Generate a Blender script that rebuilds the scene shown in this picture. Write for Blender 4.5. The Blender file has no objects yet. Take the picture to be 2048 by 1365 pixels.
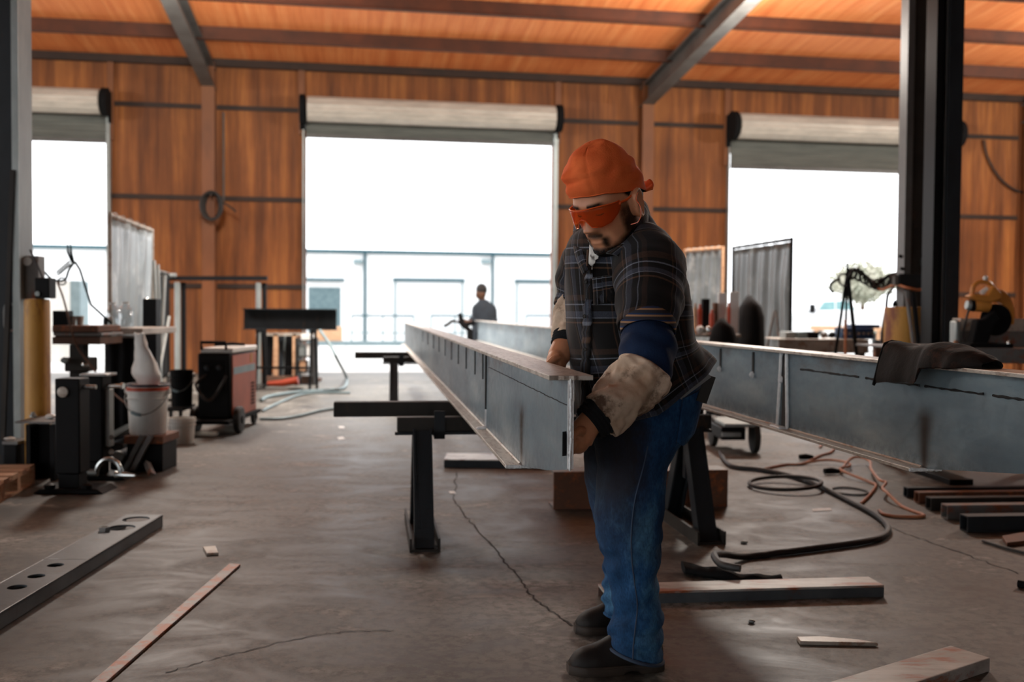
import bpy, bmesh, math, random
from mathutils import Vector, Matrix, noise
random.seed(7)
SC = bpy.context.scene
COL = SC.collection
PI = math.pi
V3 = Vector
# ------------------------------------------------------------------ camera
F = 1991.0; CX, CY = 1024.0, 682.5
H = 1.05
ROLL = 0.0075
PITCH = math.atan((CY - 623.1) / F)
cp, sp = math.cos(PITCH), math.sin(PITCH)
fwd = V3((0, cp, -sp)); r0 = V3((1, 0, 0)); u0 = V3((0, sp, cp))
ca, sa = math.cos(ROLL), math.sin(ROLL)
CR = r0 * ca + u0 * sa; CU = u0 * ca - r0 * sa
CAM = V3((0, 0, H))
cd = bpy.data.cameras.new('camera'); cam = bpy.data.objects.new('camera', cd); COL.objects.link(cam)
m = Matrix((CR, CU, -fwd)).transposed().to_4x4(); m.translation = CAM
cam.matrix_world = m
cd.sensor_width = 36; cd.lens = F / 2048 * 36
cd.clip_start = 0.05; cd.clip_end = 600
cd.dof.use_dof = True; cd.dof.focus_distance = 2.62; cd.dof.aperture_fstop = 3.0
SC.camera = cam

def ray(x, y):
    return fwd + CR * ((x - CX) / F) - CU * ((y - CY) / F)
def P(x, y, Y):
    "point on the sight line of (x, y) at forward distance Y"
    d = ray(x, y); return CAM + d * (Y / d.y)
def G(x, y, z=0.0):
    d = ray(x, y); return CAM + d * ((z - H) / d.z)
def S(Y): return Y / F
# building frame: U along the back wall, W away from the camera
TW = 0.16; _n = math.hypot(1, TW)
U = V3((1 / _n, TW / _n, 0)); W = V3((-TW / _n, 1 / _n, 0))
WO = V3((0, 17.0, 0))
WANG = math.atan(TW)
def B(u, w, z): return WO + U * u + W * w + V3((0, 0, z))
def PW(x, y, w=0.0):
    "(u, z) where the sight line meets the plane w metres behind the back wall"
    d = ray(x, y); t = ((WO + W * w - CAM).dot(W)) / d.dot(W); p = CAM + d * t - WO
    return p.dot(U), p.z

# ------------------------------------------------------------------ mesh builder
class MB:
    def __init__(s): s.v = []; s.f = []; s.uv = None
    def add(s, vs, fs):
        b = len(s.v); s.v.extend(V3(p) for p in vs); s.f.extend([tuple(b + i for i in f) for f in fs]); return s
    def hexa(s, p):
        return s.add(p, [(0, 3, 2, 1), (4, 5, 6, 7), (0, 1, 5, 4), (1, 2, 6, 5), (2, 3, 7, 6), (3, 0, 4, 7)])
    def box(s, c, d, rz=0.0, rx=0.0, ry=0.0):
        M = Matrix.Rotation(rz, 3, 'Z') @ Matrix.Rotation(ry, 3, 'Y') @ Matrix.Rotation(rx, 3, 'X')
        a, b, e = d[0] / 2, d[1] / 2, d[2] / 2; c = V3(c)
        return s.hexa([c + M @ V3(q) for q in [(-a, -b, -e), (a, -b, -e), (a, b, -e), (-a, b, -e), (-a, -b, e), (a, -b, e), (a, b, e), (-a, b, e)]])
    def b2(s, lo, hi):
        lo, hi = V3(lo), V3(hi); return s.box((lo + hi) / 2, hi - lo)
    def bar(s, p0, p1, w, h, up=(0, 0, 1)):
        "rectangular bar between two points, w across, h along up"
        p0, p1 = V3(p0), V3(p1); d = (p1 - p0).normalized(); up = V3(up)
        if abs(d.dot(up)) > .98: up = V3((0, 1, 0))
        a = d.cross(up).normalized() * (w / 2); b = a.cross(d).normalized() * (h / 2)
        return s.hexa([p0 - a - b, p0 + a - b, p0 + a + b, p0 - a + b, p1 - a - b, p1 + a - b, p1 + a + b, p1 - a + b])
    def pxbox(s, x0, y0, x1, y1, Y, dep, z0=None):
        "upright box whose front face fills the pixel rectangle at distance Y"
        a = P(x0, y1, Y); b = P(x1, y0, Y); lo = a.z if z0 is None else z0
        return s.b2((a.x, Y, lo), (b.x, Y + dep, b.z))
    def tube(s, path, r, n=10, cap=True, flat=1.0):
        path = [V3(p) for p in path]; k = len(path)
        rs = r if isinstance(r, (list, tuple)) else [r] * k
        t0 = (path[1] - path[0]).normalized()
        nrm = t0.orthogonal().normalized(); rings = []
        for i, p in enumerate(path):
            t = (path[min(i + 1, k - 1)] - path[max(i - 1, 0)])
            t = t.normalized() if t.length > 1e-9 else t0
            nrm = (nrm - t * nrm.dot(t)); nrm = nrm.normalized() if nrm.length > 1e-6 else t.orthogonal().normalized()
            bn = t.cross(nrm)
            rings.append([p + (nrm * math.cos(2 * PI * j / n) + bn * math.sin(2 * PI * j / n) * flat) * rs[i] for j in range(n)])
        return s.loft(rings, cap)
    def cyl(s, p0, p1, r, r1=None, n=20): return s.tube([p0, p1], [r, r if r1 is None else r1], n)
    def loft(s, rings, cap=True):
        n = len(rings[0]); vs = [p for q in rings for p in q]; fs = []
        for i in range(len(rings) - 1):
            for j in range(n):
                a, b = i * n + j, i * n + (j + 1) % n; fs.append((a, b, b + n, a + n))
        if cap:
            fs.append(tuple(range(n - 1, -1, -1))); o = (len(rings) - 1) * n; fs.append(tuple(o + j for j in range(n)))
        return s.add(vs, fs)
    def loft_uv(s, rings, lens):
        "open loft with a duplicated seam and uv in metres"
        n = len(rings[0]); b = len(s.v); s.uv = s.uv if s.uv is not None else [(0, 0)] * b
        for i, q in enumerate(rings):
            per = [0.0]
            for j in range(n): per.append(per[-1] + (q[(j + 1) % n] - q[j]).length)
            for j in range(n + 1):
                s.v.append(V3(q[j % n])); s.uv.append((per[j] - per[n] / 2, lens[i]))
        for i in range(len(rings) - 1):
            for j in range(n):
                a = b + i * (n + 1) + j; s.f.append((a, a + 1, a + n + 2, a + n + 1))
        return s
    def lathe(s, prof, o, n=24, axis=(0, 0, 1)):
        q = V3((0, 0, 1)).rotation_difference(V3(axis).normalized()); o = V3(o)
        rings = [[o + q @ V3((r * math.cos(2 * PI * j / n), r * math.sin(2 * PI * j / n), z)) for j in range(n)] for r, z in prof]
        return s.loft(rings, True)
    def prism(s, poly, ext):
        poly = [V3(p) for p in poly]; ext = V3(ext); n = len(poly)
        return s.add(poly + [p + ext for p in poly], [tuple(range(n - 1, -1, -1)), tuple(range(n, 2 * n))] + [(j, (j + 1) % n, n + (j + 1) % n, n + j) for j in range(n)])
    def ell(s, c, r, n=16, k=10, M=None):
        c = V3(c); M = M or Matrix.Identity(3); rings = []
        for i in range(k + 1):
            t = PI * min(max(i / k, .012), .988) - PI / 2
            rings.append([c + M @ V3((r[0] * math.cos(t) * math.cos(2 * PI * j / n), r[1] * math.cos(t) * math.sin(2 * PI * j / n), r[2] * math.sin(t))) for j in range(n)])
        return s.loft(rings, True)
    def isec(s, p0, p1, h, w, tf, tw, up=(0, 0, 1)):
        "I-section along p0-p1, p0/p1 on its centre line"
        p0, p1, up = V3(p0), V3(p1), V3(up)
        d = (p1 - p0).normalized(); a = d.cross(up).normalized(); u = a.cross(d).normalized()
        s.bar(p0 + u * (h - tf) / 2, p1 + u * (h - tf) / 2, w, tf, up); s.bar(p0 - u * (h - tf) / 2, p1 - u * (h - tf) / 2, w, tf, up)
        return s.bar(p0, p1, tw, h - 2 * tf, up)
    def jitter(s, amp, sc, seed=0.0, fn=None):
        for i, p in enumerate(s.v):
            q = V3((p.x * sc + seed, p.y * sc + seed * 2, p.z * sc))
            k = amp if fn is None else amp * fn(p)
            s.v[i] = p + noise.noise_vector(q) * k
        return s
    def build(s, name, mat, parent=None, smooth=30, bevel=0, mods=(), recalc=True):
        if parent is not None and parent.type == 'EMPTY': off = V3(parent['_o']); rz = parent['_rz']
        elif parent is not None: off = V3(parent['_o']); rz = parent['_rz']
        else:
            lo = V3([min(p[i] for p in s.v) for i in range(3)]); hi = V3([max(p[i] for p in s.v) for i in range(3)])
            off = V3(((lo.x + hi.x) / 2, (lo.y + hi.y) / 2, lo.z)); rz = 0.0
        R = Matrix.Rotation(-rz, 3, 'Z')
        me = bpy.data.meshes.new(name); me.from_pydata([tuple(R @ (p - off)) for p in s.v], [], s.f)
        if recalc:
            bm = bmesh.new(); bm.from_mesh(me); bmesh.ops.recalc_face_normals(bm, faces=bm.faces); bm.to_mesh(me); bm.free()
        if s.uv is not None:
            L = me.uv_layers.new(name='UVMap')
            for lp in me.loops: L.data[lp.index].uv = s.uv[lp.vertex_index]
        me.validate(); me.update()
        if smooth:
            me.polygons.foreach_set('use_smooth', [True] * len(me.polygons))
            me.set_sharp_from_angle(angle=math.radians(smooth))
        o = bpy.data.objects.new(name, me); COL.objects.link(o)
        o['_o'] = off; o['_rz'] = rz
        for mm in (mat if isinstance(mat, (list, tuple)) else [mat]): me.materials.append(mm)
        if parent is None: o.location = off
        else: o.parent = parent
        if bevel:
            b = o.modifiers.new('bevel', 'BEVEL'); b.width = bevel; b.segments = 2; b.limit_method = 'ANGLE'; b.angle_limit = .7
        for kind, kw in mods:
            md = o.modifiers.new(kind.lower(), kind)
            for k, v in kw.items(): setattr(md, k, v)
        return o

def thing(name, label, cat, loc, group=None, rz=0.0, kind=None):
    o = bpy.data.objects.new(name, None); COL.objects.link(o); o.empty_display_size = .1
    o.location = V3(loc); o.rotation_euler = (0, 0, rz); o['_o'] = V3(loc); o['_rz'] = rz
    tag(o, label, cat, group, kind); return o
def tag(o, label=None, cat=None, group=None, kind=None):
    if label: o['label'] = label
    if cat: o['category'] = cat
    if group: o['group'] = group
    if kind: o['kind'] = kind
    return o
def one(name, mb, mat, label, cat, group=None, **kw):
    return tag(mb.build(name, mat, None, **kw), label, cat, group)
def struct(name, mb, mat, **kw):
    return tag(mb.build(name, mat, None, **kw), kind='structure')
def copy_tree(o, parent=None):
    c = o.copy(); COL.objects.link(c)
    if parent is not None: c.parent = parent
    for ch in list(o.children): copy_tree(ch, c)
    return c
def bez(pts, k=8):
    "smooth curve through points (Catmull-Rom)"
    pts = [V3(p) for p in pts]; out = []
    for i in range(len(pts) - 1):
        a = pts[max(i - 1, 0)]; b = pts[i]; c = pts[i + 1]; d = pts[min(i + 2, len(pts) - 1)]
        for j in range(k):
            t = j / k
            out.append(0.5 * ((2 * b) + (c - a) * t + (2 * a - 5 * b + 4 * c - d) * t * t + (3 * b - a - 3 * c + d) * t ** 3))
    out.append(pts[-1]); return out
def lerp_tab(tab, x):
    if x <= tab[0][0]: return tab[0][1:]
    for a, b in zip(tab, tab[1:]):
        if x <= b[0]:
            t = (x - a[0]) / (b[0] - a[0]); return tuple(p + (q - p) * t for p, q in zip(a[1:], b[1:]))
    return tab[-1][1:]

# ------------------------------------------------------------------ materials
def lin(c): c /= 255.0; return c / 12.92 if c <= .04045 else ((c + .055) / 1.055) ** 2.4
def C(r, g, b): return (lin(r), lin(g), lin(b), 1)
class NT:
    def __init__(s, name):
        s.m = bpy.data.materials.new(name); s.m.use_nodes = True; s.t = s.m.node_tree; s.n = s.t.nodes
        s.p = s.n['Principled BSDF']; s.out = s.n['Material Output']; s.tc = s.n.new('ShaderNodeTexCoord')
    def link(s, a, b): s.t.links.new(a, b); return s
    def val(s, sock, x):
        if hasattr(x, 'is_output') or isinstance(x, bpy.types.NodeSocket): s.t.links.new(x, sock)
        else: sock.default_value = x
    def map(s, scale=(1, 1, 1), rot=(0, 0, 0), src=None, loc=(0, 0, 0)):
        m = s.n.new('ShaderNodeMapping'); m.inputs['Scale'].default_value = scale; m.inputs['Rotation'].default_value = rot; m.inputs['Location'].default_value = loc
        s.link(src or s.tc.outputs['Object'], m.inputs['Vector']); return m.outputs['Vector']
    def noise(s, vec, scale, detail=4, rough=.6, dist=0):
        n = s.n.new('ShaderNodeTexNoise'); n.inputs['Scale'].default_value = scale; n.inputs['Detail'].default_value = detail
        n.inputs['Roughness'].default_value = rough; n.inputs['Distortion'].default_value = dist; s.link(vec, n.inputs['Vector']); return n.outputs['Fac']
    def vor(s, vec, scale, feat='F1', rnd=1.0):
        n = s.n.new('ShaderNodeTexVoronoi'); n.feature = feat; n.inputs['Scale'].default_value = scale; n.inputs['Randomness'].default_value = rnd; s.link(vec, n.inputs['Vector']); return n.outputs['Distance']
    def ramp(s, fac, stops, interp='LINEAR'):
        r = s.n.new('ShaderNodeValToRGB'); r.color_ramp.interpolation = interp; e = r.color_ramp.elements
        while len(e) < len(stops): e.new(.5)
        for q, (pos, c) in zip(e, stops):
            q.position = pos; q.color = c if len(c) == 4 else (*c, 1)
        s.val(r.inputs['Fac'], fac); return r.outputs['Color']
    def mix(s, fac, a, b, mode='MIX'):
        n = s.n.new('ShaderNodeMix'); n.data_type = 'RGBA'; n.blend_type = mode
        s.val(n.inputs[0], fac); s.val(n.inputs[6], a); s.val(n.inputs[7], b); return n.outputs[2]
    def math(s, op, a, b=0.0, c=0.0, clamp=False):
        n = s.n.new('ShaderNodeMath'); n.operation = op; n.use_clamp = clamp
        s.val(n.inputs[0], a); s.val(n.inputs[1], b); s.val(n.inputs[2], c); return n.outputs[0]
    def sep(s, vec):
        n = s.n.new('ShaderNodeSeparateXYZ'); s.link(vec, n.inputs[0]); return n.outputs
    def bump(s, h, strength=.3, dist=.01):
        n = s.n.new('ShaderNodeBump'); n.inputs['Strength'].default_value = strength; n.inputs['Distance'].default_value = dist
        s.val(n.inputs['Height'], h); s.link(n.outputs['Normal'], s.p.inputs['Normal'])
    def set(s, col=None, rough=None, metal=None, spec=None):
        if col is not None: s.val(s.p.inputs['Base Color'], col)
        if rough is not None: s.val(s.p.inputs['Roughness'], rough)
        if metal is not None: s.val(s.p.inputs['Metallic'], metal)
        if spec is not None: s.p.inputs['Specular IOR Level'].default_value = spec
        return s.m
W1 = (1, 1, 1, 1); K0 = (0, 0, 0, 1)
def mat(name, c1, c2=None, rough=.6, metal=0.0, scale=6, stretch=(1, 1, 1), spots=None, spot_t=.62, spot_scale=14, bump=0.0, bscale=60, spec=.5, rot=(0, 0, 0)):
    t = NT(name); v = t.map(stretch, rot)
    col = c1
    if c2 is not None:
        f = t.noise(v, scale, 5, .62); col = t.ramp(f, [(.32, c1), (.68, c2)])
    if spots is not None:
        g = t.noise(v, spot_scale, 6, .7); k = t.ramp(g, [(spot_t - .06, K0), (spot_t + .06, W1)]); col = t.mix(k, col, spots)
    if bump: t.bump(t.noise(v, bscale, 4, .6), bump, .004)
    return t.set(col, rough, metal, spec)
# ------------------------------------------------------------------ shared materials
M = {}
def floor_mat():
    t = NT('stained_concrete'); o = t.tc.outputs['Object']
    v = t.map((1, 1, 1)); big = t.noise(v, .55, 5, .6, .6); mid = t.noise(t.map((1, 1.6, 1)), 2.6, 7, .68, .8); fine = t.noise(v, 26, 6, .7)
    col = t.ramp(big, [(.3, C(54, 51, 45)), (.5, C(86, 83, 75)), (.72, C(122, 119, 110))])
    col = t.mix(t.ramp(mid, [(.34, W1), (.5, K0)]), col, C(38, 34, 30))
    col = t.mix(t.ramp(mid, [(.56, K0), (.7, W1)]), col, C(164, 161, 153))
    col = t.mix(t.math('MULTIPLY', t.ramp(fine, [(.46, K0), (.6, W1)]), .7), col, C(44, 38, 33))
    sp = t.vor(t.map((1, 1.5, 1)), 9.0); sn = t.noise(v, 7, 3, .6)
    spot = t.math('MULTIPLY', t.ramp(sp, [(.05, W1), (.13, K0)]), t.ramp(sn, [(.48, K0), (.56, W1)]))
    sp2 = t.vor(t.map((1, 1.3, 1)), 26.0); spot2 = t.math('MULTIPLY', t.ramp(sp2, [(.06, W1), (.16, K0)]), t.ramp(sn, [(.45, K0), (.55, W1)]))
    col = t.mix(t.math('MULTIPLY', t.math('MAXIMUM', spot, spot2), .8), col, C(34, 27, 23))
    rust = t.noise(v, 1.7, 6, .7, .5); col = t.mix(t.math('MULTIPLY', t.ramp(rust, [(.6, K0), (.74, W1)]), .4), col, C(104, 66, 44))
    # hairline cracks
    dn = t.n.new('ShaderNodeTexNoise'); dn.inputs['Scale'].default_value = 2.2; dn.inputs['Detail'].default_value = 5; t.link(v, dn.inputs['Vector'])
    ad = t.n.new('ShaderNodeVectorMath'); ad.operation = 'MULTIPLY_ADD'; t.link(dn.outputs['Color'], ad.inputs[0]); ad.inputs[1].default_value = (.35, .35, 0); t.link(v, ad.inputs[2])
    cr = t.vor(ad.outputs[0], .42, 'DISTANCE_TO_EDGE'); crm = t.math('MULTIPLY', t.ramp(cr, [(.0, W1), (.0045, K0)]), t.ramp(t.noise(v, .9, 2), [(.45, K0), (.6, W1)]))
    col = t.mix(t.math('MULTIPLY', crm, .8), col, C(30, 24, 20))
    rg = t.ramp(mid, [(.3, (.44,) * 3), (.7, (.7,) * 3)])
    t.bump(t.math('ADD', t.math('MULTIPLY', mid, .15), t.math('MULTIPLY', fine, .5)), .3, .004)
    return t.set(col, rg, 0, .5)
M['floor'] = floor_mat()
def streak_mat(name, c0, c1, c2, ang, horiz_scale=7.0, along=.35):
    "insulation facing: wrinkles running along one direction of the building frame"
    t = NT(name); o = t.map((1, 1, 1), (0, 0, -ang))
    x, y, z = t.sep(o)[0:3]
    cb = t.n.new('ShaderNodeCombineXYZ'); t.val(cb.inputs[0], t.math('MULTIPLY', x, horiz_scale)); t.val(cb.inputs[1], t.math('MULTIPLY', y, along)); t.val(cb.inputs[2], t.math('MULTIPLY', z, along))
    n1 = t.noise(cb.outputs[0], 1.0, 5, .65); n2 = t.noise(t.map((1, 1, 1)), .7, 4, .6)
    col = t.ramp(n1, [(.3, c0), (.52, c1), (.75, c2)])
    col = t.mix(t.math('MULTIPLY', t.ramp(n2, [(.42, K0), (.7, W1)]), .45), col, c0)
    n3 = t.noise(cb.outputs[0], 5.0, 4, .6); t.bump(t.math('ADD', n1, t.math('MULTIPLY', n3, .35)), .55, .05)
    return t.set(col, .62, 0, .3)
M['wall'] = streak_mat('wall_insulation_rust', C(84, 48, 26), C(134, 80, 40), C(178, 114, 58), WANG, 5.5, .35)
M['ceil'] = streak_mat('roof_insulation_orange', C(206, 112, 62), C(232, 142, 84), C(246, 168, 108), WANG, 8.0, .3)
M['girt'] = mat('dark_girt_steel', C(52, 32, 20), C(34, 22, 15), .7, scale=4)
M['purlin'] = mat('brown_purlin', C(86, 42, 18), C(62, 30, 13), .7, scale=3)
M['rafter'] = mat('grey_painted_rafter', C(92, 92, 90), C(74, 72, 70), .5, scale=3)
M['wallcol'] = mat('rust_painted_column', C(128, 76, 38), C(100, 58, 28), .6, scale=3, stretch=(1, 1, .3))
M['dark'] = mat('dark_blue_steel', C(38, 43, 47), C(24, 27, 30), .55, .1, 4, (1, 1, .4), C(62, 48, 38), .68, 9, spec=.3)
M['dark2'] = mat('grimy_dark_steel', C(52, 48, 43), C(30, 27, 24), .6, .1, 5, (1, 1, .4), C(80, 56, 40), .66, 7, spec=.3)
M['black'] = mat('black_paint', C(17, 17, 18), C(11, 11, 12), .5, 0, 8, spots=C(48, 44, 40), spot_t=.74, spot_scale=22, spec=.12)
M['matte'] = mat('matte_black', C(14, 14, 15), C(20, 20, 21), .85, 0, 9, spec=.15)
M['rubber'] = mat('black_rubber', C(26, 25, 24), C(38, 36, 34), .6, 0, 12)
M['galv'] = mat('galvanised_steel', C(158, 164, 162), C(128, 134, 132), .45, .55, 6, (1, 1, .3))
M['chrome'] = mat('bright_steel', C(214, 216, 214), C(176, 178, 176), .22, .9, 9)
M['doorm'] = mat('door_slats_pale', C(206, 198, 186), C(178, 172, 162), .5, .1, 3, (1, 1, 4))
M['doorm2'] = mat('door_curtain_grey', C(118, 120, 114), C(96, 99, 95), .5, .2, 3, (.4, .4, 4))
M['white'] = mat('white_paint', C(222, 222, 218), C(206, 206, 202), .55, 0, 5)
M['plastic'] = mat('white_plastic', C(216, 216, 210), C(196, 196, 190), .4, 0, 4, spots=C(120, 110, 98), spot_t=.7, spot_scale=9)
M['yellow'] = mat('yellow_worn_paint', C(190, 140, 52), C(160, 112, 42), .55, 0, 4, (1, 1, .35), C(122, 66, 36), .56, 5, .3, 40)
M['rust'] = mat('rusty_steel', C(118, 74, 50), C(84, 58, 44), .7, .2, 6, (1, 1, 1), C(150, 82, 42), .6, 12, .3)
M['rustgrey'] = mat('grey_steel_rust', C(116, 116, 114), C(88, 86, 84), .5, .1, 5, (1, 1, 1), C(128, 74, 46), .58, 7, .2)
M['millscale'] = mat('mill_scale_steel', C(92, 98, 102), C(64, 69, 73), .4, .3, 4, (1, 1, 1), C(92, 62, 46), .7, 8, .15)
M['lightsteel'] = mat('worn_light_steel', C(184, 176, 164), C(146, 136, 124), .42, .15, 5, (1, 1, 1), C(124, 84, 58), .6, 10, .2)
M['orange'] = mat('welder_orange', C(172, 84, 46), C(138, 64, 34), .5, 0, 3, (1, 1, .6), C(92, 46, 28), .68, 8)
M['tan'] = mat('tan_wood', C(196, 156, 120), C(164, 122, 90), .7, 0, 5, (1, 6, 6), C(110, 76, 52), .64, 6)
M['brown'] = mat('brown_board', C(98, 66, 46), C(70, 48, 36), .75, 0, 5)
M['greycloth'] = mat('grey_vinyl', C(134, 142, 144), C(96, 104, 106), .35, 0, 3, (1, 1, .6), C(168, 172, 172), .62, 4, .3, 9)
M['bluebox'] = mat('blue_paint', C(22, 62, 104), C(16, 48, 84), .45)
M['red'] = mat('orange_red_plastic', C(196, 74, 36), C(168, 58, 28), .5)
M['teal'] = mat('teal_trim', C(26, 66, 76), C(34, 76, 86), .5)
M['facade'] = mat('white_metal_siding', C(226, 228, 228), C(214, 217, 218), .6, 0, 1)
M['facade_door'] = mat('pale_dock_door', C(206, 210, 212), C(198, 202, 204), .6, 0, 1)
M['rail'] = mat('rail_grey', C(120, 138, 142), C(104, 122, 126), .5, .2)
M['apron'] = mat('pale_concrete_apron', C(196, 194, 190), C(178, 176, 172), .8, 0, .5)
M['cord'] = mat('orange_brown_cord', C(190, 124, 84), C(158, 94, 60), .55, 0, 8)
def glassy(name, col, mixf):
    t = NT(name); tr = t.n.new('ShaderNodeBsdfTransparent'); tr.inputs['Color'].default_value = col
    gl = t.n.new('ShaderNodeBsdfGlossy'); gl.inputs['Roughness'].default_value = .06; gl.inputs['Color'].default_value = W1
    mx = t.n.new('ShaderNodeMixShader'); mx.inputs[0].default_value = mixf
    t.link(tr.outputs[0], mx.inputs[1]); t.link(gl.outputs[0], mx.inputs[2]); t.link(mx.outputs[0], t.out.inputs['Surface']); return t.m
M['bottle'] = glassy('clear_plastic', (.86, .9, .92, 1), .14)
# ------------------------------------------------------------------ the building
SLOPE = 0.088
EAVE = PW(1000, 146)[1]
def roof_z(w): return EAVE + SLOPE * (-w)
UL, UR, WN = -17.0, 19.0, -31.0
fl = MB(); fl.add([B(UL, WN, 0), B(UR, WN, 0), B(UR, .25, 0), B(UL, .25, 0), B(UL, WN, -.2), B(UR, WN, -.2), B(UR, .25, -.2), B(UL, .25, -.2)], [(0, 1, 2, 3), (7, 6, 5, 4), (0, 4, 5, 1), (1, 5, 6, 2), (2, 6, 7, 3), (3, 7, 4, 0)])
struct('floor', fl, M['floor'], smooth=0)
ce = MB(); t = .12
ce.hexa([B(UL, WN, roof_z(WN)), B(UR, WN, roof_z(WN)), B(UR, .2, roof_z(.2)), B(UL, .2, roof_z(.2)), B(UL, WN, roof_z(WN) + t), B(UR, WN, roof_z(WN) + t), B(UR, .2, roof_z(.2) + t), B(UL, .2, roof_z(.2) + t)])
struct('ceiling', ce, M['ceil'], smooth=0)
dl = []   # door openings: u0, u1, curtain bottom z, roll top z, roll bottom z
u0, u1 = PW(612, 420)[0], PW(1105, 420)[0]; DW = u1 - u0
dl.append((u0, u1, PW(858, 279)[1], PW(858, 209)[1], PW(858, 258)[1]))
a = PW(214, 400)[0]; dl.append((a - DW, a, PW(137, 279)[1], PW(137, 183)[1], PW(137, 233)[1]))
a = PW(1457, 450)[0]; dl.append((a, a + DW, PW(1650, 339)[1], PW(1650, 240)[1], PW(1650, 290)[1]))
dl.sort()
wb = MB(); HEAD = 4.05
def wseg(a, b, z0, z1): wb.hexa([B(a, 0, z0), B(b, 0, z0), B(b, .15, z0), B(a, .15, z0), B(a, 0, z1), B(b, 0, z1), B(b, .15, z1), B(a, .15, z1)])
cur = UL
for d in dl:
    wseg(cur, d[0], 0, EAVE); wseg(d[0], d[1], d[2] + .25, EAVE); cur = d[1]
wseg(cur, UR, 0, EAVE)
struct('wall_back', wb, M['wall'], smooth=0)
def side_box(b, u0_, u1_, w0, w1, z0, z1):
    t0 = roof_z(w0) if z1 is None else z1; t1 = roof_z(w1) if z1 is None else z1
    b.hexa([B(u0_, w0, z0), B(u1_, w0, z0), B(u1_, w1, z0), B(u0_, w1, z0), B(u0_, w0, t0), B(u1_, w0, t0), B(u1_, w1, t1), B(u0_, w1, t1)])
b = MB(); side_box(b, UL - .15, UL, WN, -24, 0, None); side_box(b, UL - .15, UL, -24, -6.5, 5.2, None); side_box(b, UL - .15, UL, -6.5, .15, 0, None); struct('wall_left', b, M['wall'], smooth=0)
b = MB(); side_box(b, UR, UR + .15, WN, .15, 0, None); struct('wall_right', b, M['wall'], smooth=0)
b = MB()
for (p, q, z0) in ((UL, -14, 0), (-14, -9.5, 4.4), (-9.5, -8, 0), (-8, -3.5, 4.4), (-3.5, UR, 0)): side_box(b, p, q, WN - .15, WN, z0, None)
struct('wall_front', b, M['wall'], smooth=0)
# girts pinching the insulation, purlins, eave strut
def zline(*pts): return sum(PW(*p)[1] for p in pts) / len(pts)
gz = [zline((400, 218), (590, 222), (1200, 240)), zline((300, 395), (560, 404), (1370, 415)), zline((460, 572), (580, 575))]
segs = []; cur = UL
for d in dl: segs.append((cur, d[0])); cur = d[1]
segs.append((cur, UR))
for z in gz:
    for (p, q) in segs:
        b = MB(); b.bar(B(p, -.012, z), B(q, -.012, z), .03, .075); struct('wall_girt', b, M['girt'])
b = MB(); b.bar(B(UL, -.05, EAVE - .06), B(UR, -.05, EAVE - .06), .1, .12); struct('eave_strut', b, M['girt'])
k = 1
while True:
    w = -1.49 * k
    if w < WN: break
    b = MB(); z = roof_z(w)
    b.bar(B(UL, w, z - .1), B(UR, w, z - .1), .025, .2); b.bar(B(UL, w - .04, z - .2), B(UR, w - .04, z - .2), .09, .015)
    struct('roof_purlin', b, M['purlin']); k += 1
cu = [PW(421, 300)[0], PW(1287, 300)[0]]
BAY = cu[1] - cu[0]
for n, uu in enumerate((cu[0] - BAY, cu[0], cu[1], cu[1] + BAY)):
    b = MB(); b.b2((-.01, 0, 0), (.01, 0, 0)); b = MB()
    for (lo, hi, w0, w1) in ((-.1, .1, -.05, -.02), (-.1, .1, -.27, -.245)): b.hexa([B(uu + lo, w0, 0), B(uu + hi, w0, 0), B(uu + hi, w1, 0), B(uu + lo, w1, 0), B(uu + lo, w0, EAVE - .1), B(uu + hi, w0, EAVE - .1), B(uu + hi, w1, EAVE - .1), B(uu + lo, w1, EAVE - .1)])
    b.hexa([B(uu - .012, -.25, 0), B(uu + .012, -.25, 0), B(uu + .012, -.04, 0), B(uu - .012, -.04, 0), B(uu - .012, -.25, EAVE - .1), B(uu + .012, -.25, EAVE - .1), B(uu + .012, -.04, EAVE - .1), B(uu - .012, -.04, EAVE - .1)])
    struct('wall_column', b, M['wallcol'])
    b = MB()
    p0 = B(uu, -.05, EAVE - .33); p1 = B(uu, WN, roof_z(WN) - .36)
    b.isec(p0, p1, .34, .2, .022, .014); struct('roof_rafter', b, M['rafter'])
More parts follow.
